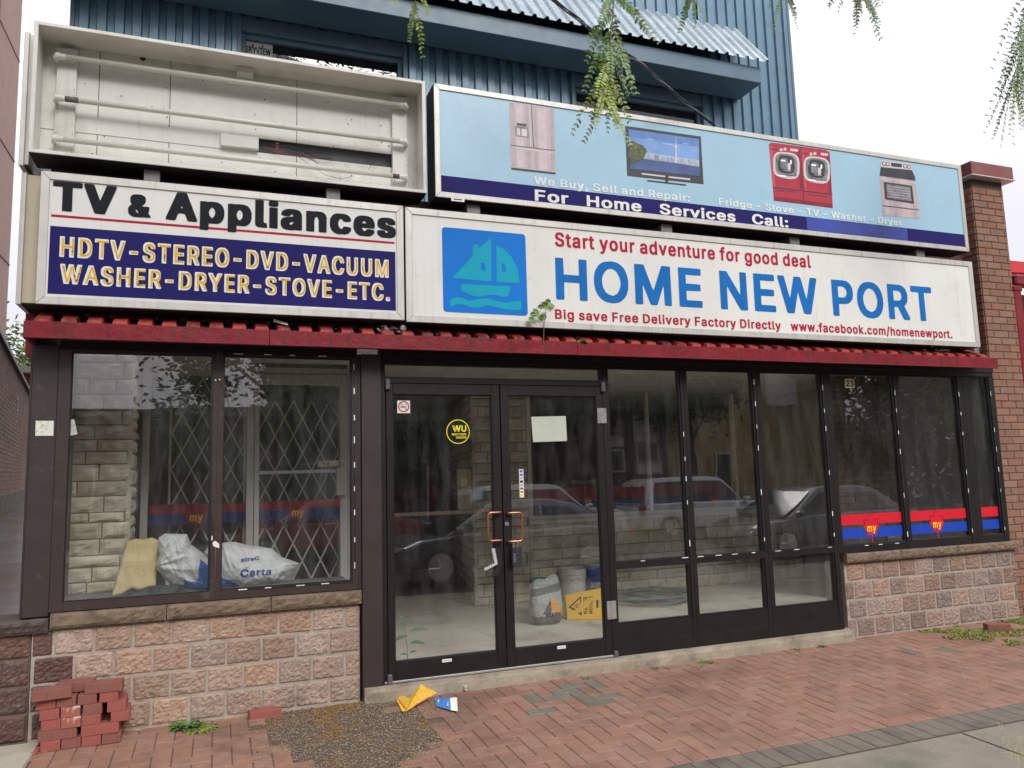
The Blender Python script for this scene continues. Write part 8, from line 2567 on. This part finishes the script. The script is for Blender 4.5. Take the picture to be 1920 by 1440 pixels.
# ------------------------------------------------------------------ the far side of the street, seen only in the glass
def facade(name, label, x0, x1, y, h, mw, wins, mwin, depth=9, roofm=None):
    t = thing(name, label, 'building', ((x0 + x1) / 2, y, -.06))
    b = MB(); b.box(x0, x1, y - depth, y, -.1, h); b.build('wall', mw, t)
    b = MB(); b.box(x0 - .15, x1 + .15, y - depth, y + .18, h, h + .25); b.build('roof', roofm or INT, t)
    for (a, c, d, e, mm) in wins:
        w_ = MB()
        w_.box(a - .07, a, y, y + .05, d - .07, e + .07); w_.box(c, c + .07, y, y + .05, d - .07, e + .07)
        w_.box(a, c, y, y + .05, d - .07, d); w_.box(a, c, y, y + .05, e, e + .07)
        o = w_.build('window', WHITEF, t)
        p = MB(); p.box(a, c, y + .002, y + .02, d, e); p.build('pane', mm, o)
    return t
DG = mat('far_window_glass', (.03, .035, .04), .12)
BL = mat('far_window_blind', (.78, .78, .75), .6)
def far(a, c, d, e, m):
    P, Q = at(a, c, 18.9), at(d, e, 18.9)
    return (P.x, Q.x, Q.z, P.z, m)
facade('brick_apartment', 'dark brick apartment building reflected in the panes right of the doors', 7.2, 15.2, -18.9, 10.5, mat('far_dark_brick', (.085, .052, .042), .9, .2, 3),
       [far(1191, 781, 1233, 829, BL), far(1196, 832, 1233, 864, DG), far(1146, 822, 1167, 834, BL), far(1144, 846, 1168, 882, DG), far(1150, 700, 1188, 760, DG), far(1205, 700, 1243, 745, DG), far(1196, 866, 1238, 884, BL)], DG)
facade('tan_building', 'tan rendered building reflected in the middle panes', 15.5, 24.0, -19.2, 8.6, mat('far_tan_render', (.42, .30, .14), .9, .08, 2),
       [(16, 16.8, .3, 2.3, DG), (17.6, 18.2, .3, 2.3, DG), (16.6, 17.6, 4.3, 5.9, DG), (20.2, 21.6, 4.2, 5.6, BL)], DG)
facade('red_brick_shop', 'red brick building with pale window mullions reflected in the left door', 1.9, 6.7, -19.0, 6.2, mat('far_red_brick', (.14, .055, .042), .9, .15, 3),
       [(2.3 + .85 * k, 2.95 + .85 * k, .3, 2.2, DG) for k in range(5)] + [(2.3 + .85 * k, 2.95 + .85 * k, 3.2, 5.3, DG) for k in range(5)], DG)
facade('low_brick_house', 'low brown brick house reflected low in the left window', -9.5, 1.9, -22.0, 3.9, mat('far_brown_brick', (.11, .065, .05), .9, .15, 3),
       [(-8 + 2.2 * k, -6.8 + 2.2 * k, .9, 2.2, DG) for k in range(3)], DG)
for k, (x, y) in enumerate(((26.6, -15.4), (-6.5, -15.6))):
    t = thing('utility_pole', ('wooden utility pole reflected in the pane with the right striped decal', 'wooden utility pole across the street at the left')[k], 'pole', (x, y, -.1))
    b = MB(); b.tube([(x, y, -.1), (x + .05, y, 9)], [.15, .11], 0, 10); b.build('pole', BARK, t, smooth=True)
    b = MB(); b.box(x - 1.1, x + 1.1, y - .06, y + .06, 8.2, 8.35); b.build('cross_arm', BARK, t)


def car(name, label, loc, L, Wd, H, paint, suv=False, flip=False):
    t = thing(name, label, 'car', loc, math.pi if flip else 0)
    sx = L / 4.6
    zb, zs = .28, (.95 if suv else .86)
    low = [(-2.28, .42), (-2.24, zs - .06), (-2.05, zs + .02), (-.9, zs + .03), (.95, zs), (1.75, zs - .09 if not suv else zs - .02), (2.20, zs - .26 if not suv else zs - .14), (2.30, .48), (2.22, zb), (-2.2, zb)]
    if suv: cab = [(-2.18, zs), (-1.98, H - .10), (-1.7, H - .01), (.10, H), (.38, H - .05), (1.12, zs - .02)]
    else: cab = [(-1.95, zs), (-1.15, H - .08), (-.75, H), (.15, H), (.42, H - .05), (1.35, zs - .04)]

    def loft(prof, hw_f, n):
        """closed side outline swept across the width with rounded shoulders"""
        b = MB()
        st = [(-1.0, 0), (-.96, 1), (-.5, 1), (.5, 1), (.96, 1), (1.0, 0)]
        rings = []
        cx = sum(p[0] for p in prof) / len(prof); cz = sum(p[1] for p in prof) / len(prof)
        for s_, full in st:
            r__ = []
            for x, z in prof:
                sh = 1 if full else .955
                xx, zz = cx + (x - cx) * (sh if not full else (1 - .02 * abs(s_))), cz + (z - cz) * sh
                r__.append(V((xx * sx, s_ * hw_f(zz), zz)))
            rings.append(len(b.v)); b.v += r__
        m_ = len(prof)
        for a, c in zip(rings[:-1], rings[1:]):
            for k in range(m_):
                k2 = (k + 1) % m_
                b.f.append((a + k, c + k, c + k2, a + k2)); b.m.append(0)
        b.f.append(tuple(range(rings[0], rings[0] + m_))); b.f.append(tuple(range(rings[-1] + m_ - 1, rings[-1] - 1, -1))); b.m += [0, 0]
        return b
    hw = lambda z: Wd / 2 * (1 - .10 * abs(z - .7))
    o = loft(low, hw, 0).build('body', paint, t, bevel=.05, local=True, seg=3, smooth=True)
    hwc = lambda z: Wd / 2 * (.93 - .30 * (z - zs) / (H - zs) * .6)
    loft(cab, hwc, 0).build('cabin', paint, t, bevel=.04, local=True, seg=3, smooth=True)
    gm = CARG
    # side windows, windscreen, rear screen
    def P_(x, z, sd, lift=.012): return V((x * sx, sd * (hwc(z) + lift), z))
    zt = H - .13
    for sd in (-1, 1):
        for (a0, a1, c0, c1) in (((-1.85, -.72, -1.75, -.72) if suv else (-1.45, -.50, -1.02, -.50)), ((-.66, .95, -.66, .36) if suv else (-.44, 1.05, -.44, .36))):
            b = MB(); q = [P_(a0, zs + .03, sd), P_(a1, zs + .03, sd), P_(c1, zt, sd), P_(c0, zt, sd)]
            b.slab(q, (0, -sd, 0), .01); b.build('window', gm, t, local=True)
    fr = [(.44, H - .10), (1.14, zs + .03)] if suv else [(.50, H - .10), (1.32, zs + .01)]
    rr2 = [(-2.02, H - .22), (-2.19, zs + .05)] if suv else [(-1.24, H - .12), (-1.90, zs + .03)]
    for nm, (tp, bt), off in (('windscreen', fr, .03), ('rear_window', rr2, -.03)):
        b = MB()
        q = [V(((tp[0]) * sx + off, -hwc(tp[1]) * .86, tp[1])), V(((tp[0]) * sx + off, hwc(tp[1]) * .86, tp[1])), V(((bt[0]) * sx + off, hwc(bt[1]) * .9, bt[1])), V(((bt[0]) * sx + off, -hwc(bt[1]) * .9, bt[1]))]
        b.slab(q, (-1 if off > 0 else 1, 0, 0), .01); b.build(nm, gm, t, local=True)
    for x in (-1.38, 1.40):
        for sd in (-1, 1):
            b = MB(); b.lathe((x * sx, sd * (Wd / 2 - .20), .33), [(.20, 0), (.31, .01), (.335, .04), (.335, .17), (.31, .20), (.22, .205)], 0, 24, (0, sd, 0)); wv = b.build('wheel', BLK, t, local=True, smooth=True)
            b = MB(); b.lathe((x * sx, sd * (Wd / 2 - .20), .33), [(.225, .195), (.215, .21), (.05, .205), (.04, .215), (0, .215)], 0, 24, (0, sd, 0))
            for k in range(5):
                a = k * 1.2566; b.tube([(x * sx, sd * (Wd / 2 + .008), .33), (x * sx + .2 * math.cos(a), sd * (Wd / 2 + .006), .33 + .2 * math.sin(a))], .022, 0, 5)
            b.build('rim', STEEL, wv, local=True)
    for sd in (-1, 1):
        b = MB(); b.hexa([V((xx * sx, sd * yy, zz)) for zz in (zs - .36, zs - .20) for xx, yy in ((2.10, Wd / 2 - .36), (2.27, Wd / 2 - .36), (2.10, Wd / 2 - .05), (1.85, Wd / 2 - .05))]); b.build('headlight', HEADL, t, local=True)
        b = MB(); b.box(-2.30 * sx, -2.12 * sx, sd * (Wd / 2 - .22), sd * (Wd / 2 - .03), zs - .26, zs - .02); b.build('tail_light', TAILL, t, local=True, bevel=.02)
        b = MB(); b.box(1.0 * sx, 1.18 * sx, sd * (Wd / 2 - .02), sd * (Wd / 2 + .14), zs, zs + .12); b.build('mirror', paint, t, local=True, bevel=.03)
    return t
CARG = mat('car_glass', (.02, .024, .026), .06, spec=.7)
HEADL = mat('headlight_lens', (.55, .56, .56), .15)
TAILL = mat('tail_light_lens', (.35, .012, .015), .2)
car('parked_car', 'silver white estate car reflected in the panes right of the doors', (12.9, -13.6, -.2), 4.6, 1.8, 1.68, mat('silver_white_paint', (.80, .81, .82), .25, .03, 2, coat=.6), True)
car('parked_car', 'white car half hidden behind the silver estate car in the reflection', (8.0, -13.7, -.2), 4.6, 1.8, 1.62, mat('white_paint', (.80, .80, .78), .3, .03, 2, coat=.6), True)
car('parked_car', 'red car reflected in the left shop window', (2.4, -13.6, -.2), 4.5, 1.78, 1.40, mat('red_paint', (.30, .012, .018), .25, .05, 2, coat=.6), False, True)
car('parked_car', 'grey saloon car parked at the kerb, its bonnet reflected in the doors', (4.9, -7.9, -.2), 4.6, 1.78, 1.40, mat('grey_paint', (.22, .225, .235), .22, .05, 2, coat=.7, met=.4), False, True)
car('parked_car', 'charcoal saloon car reflected in the right hand panes', (11.9, -7.8, -.2), 4.6, 1.78, 1.42, mat('charcoal_paint', (.17, .175, .18), .22, .05, 2, coat=.7, met=.4), False, True)
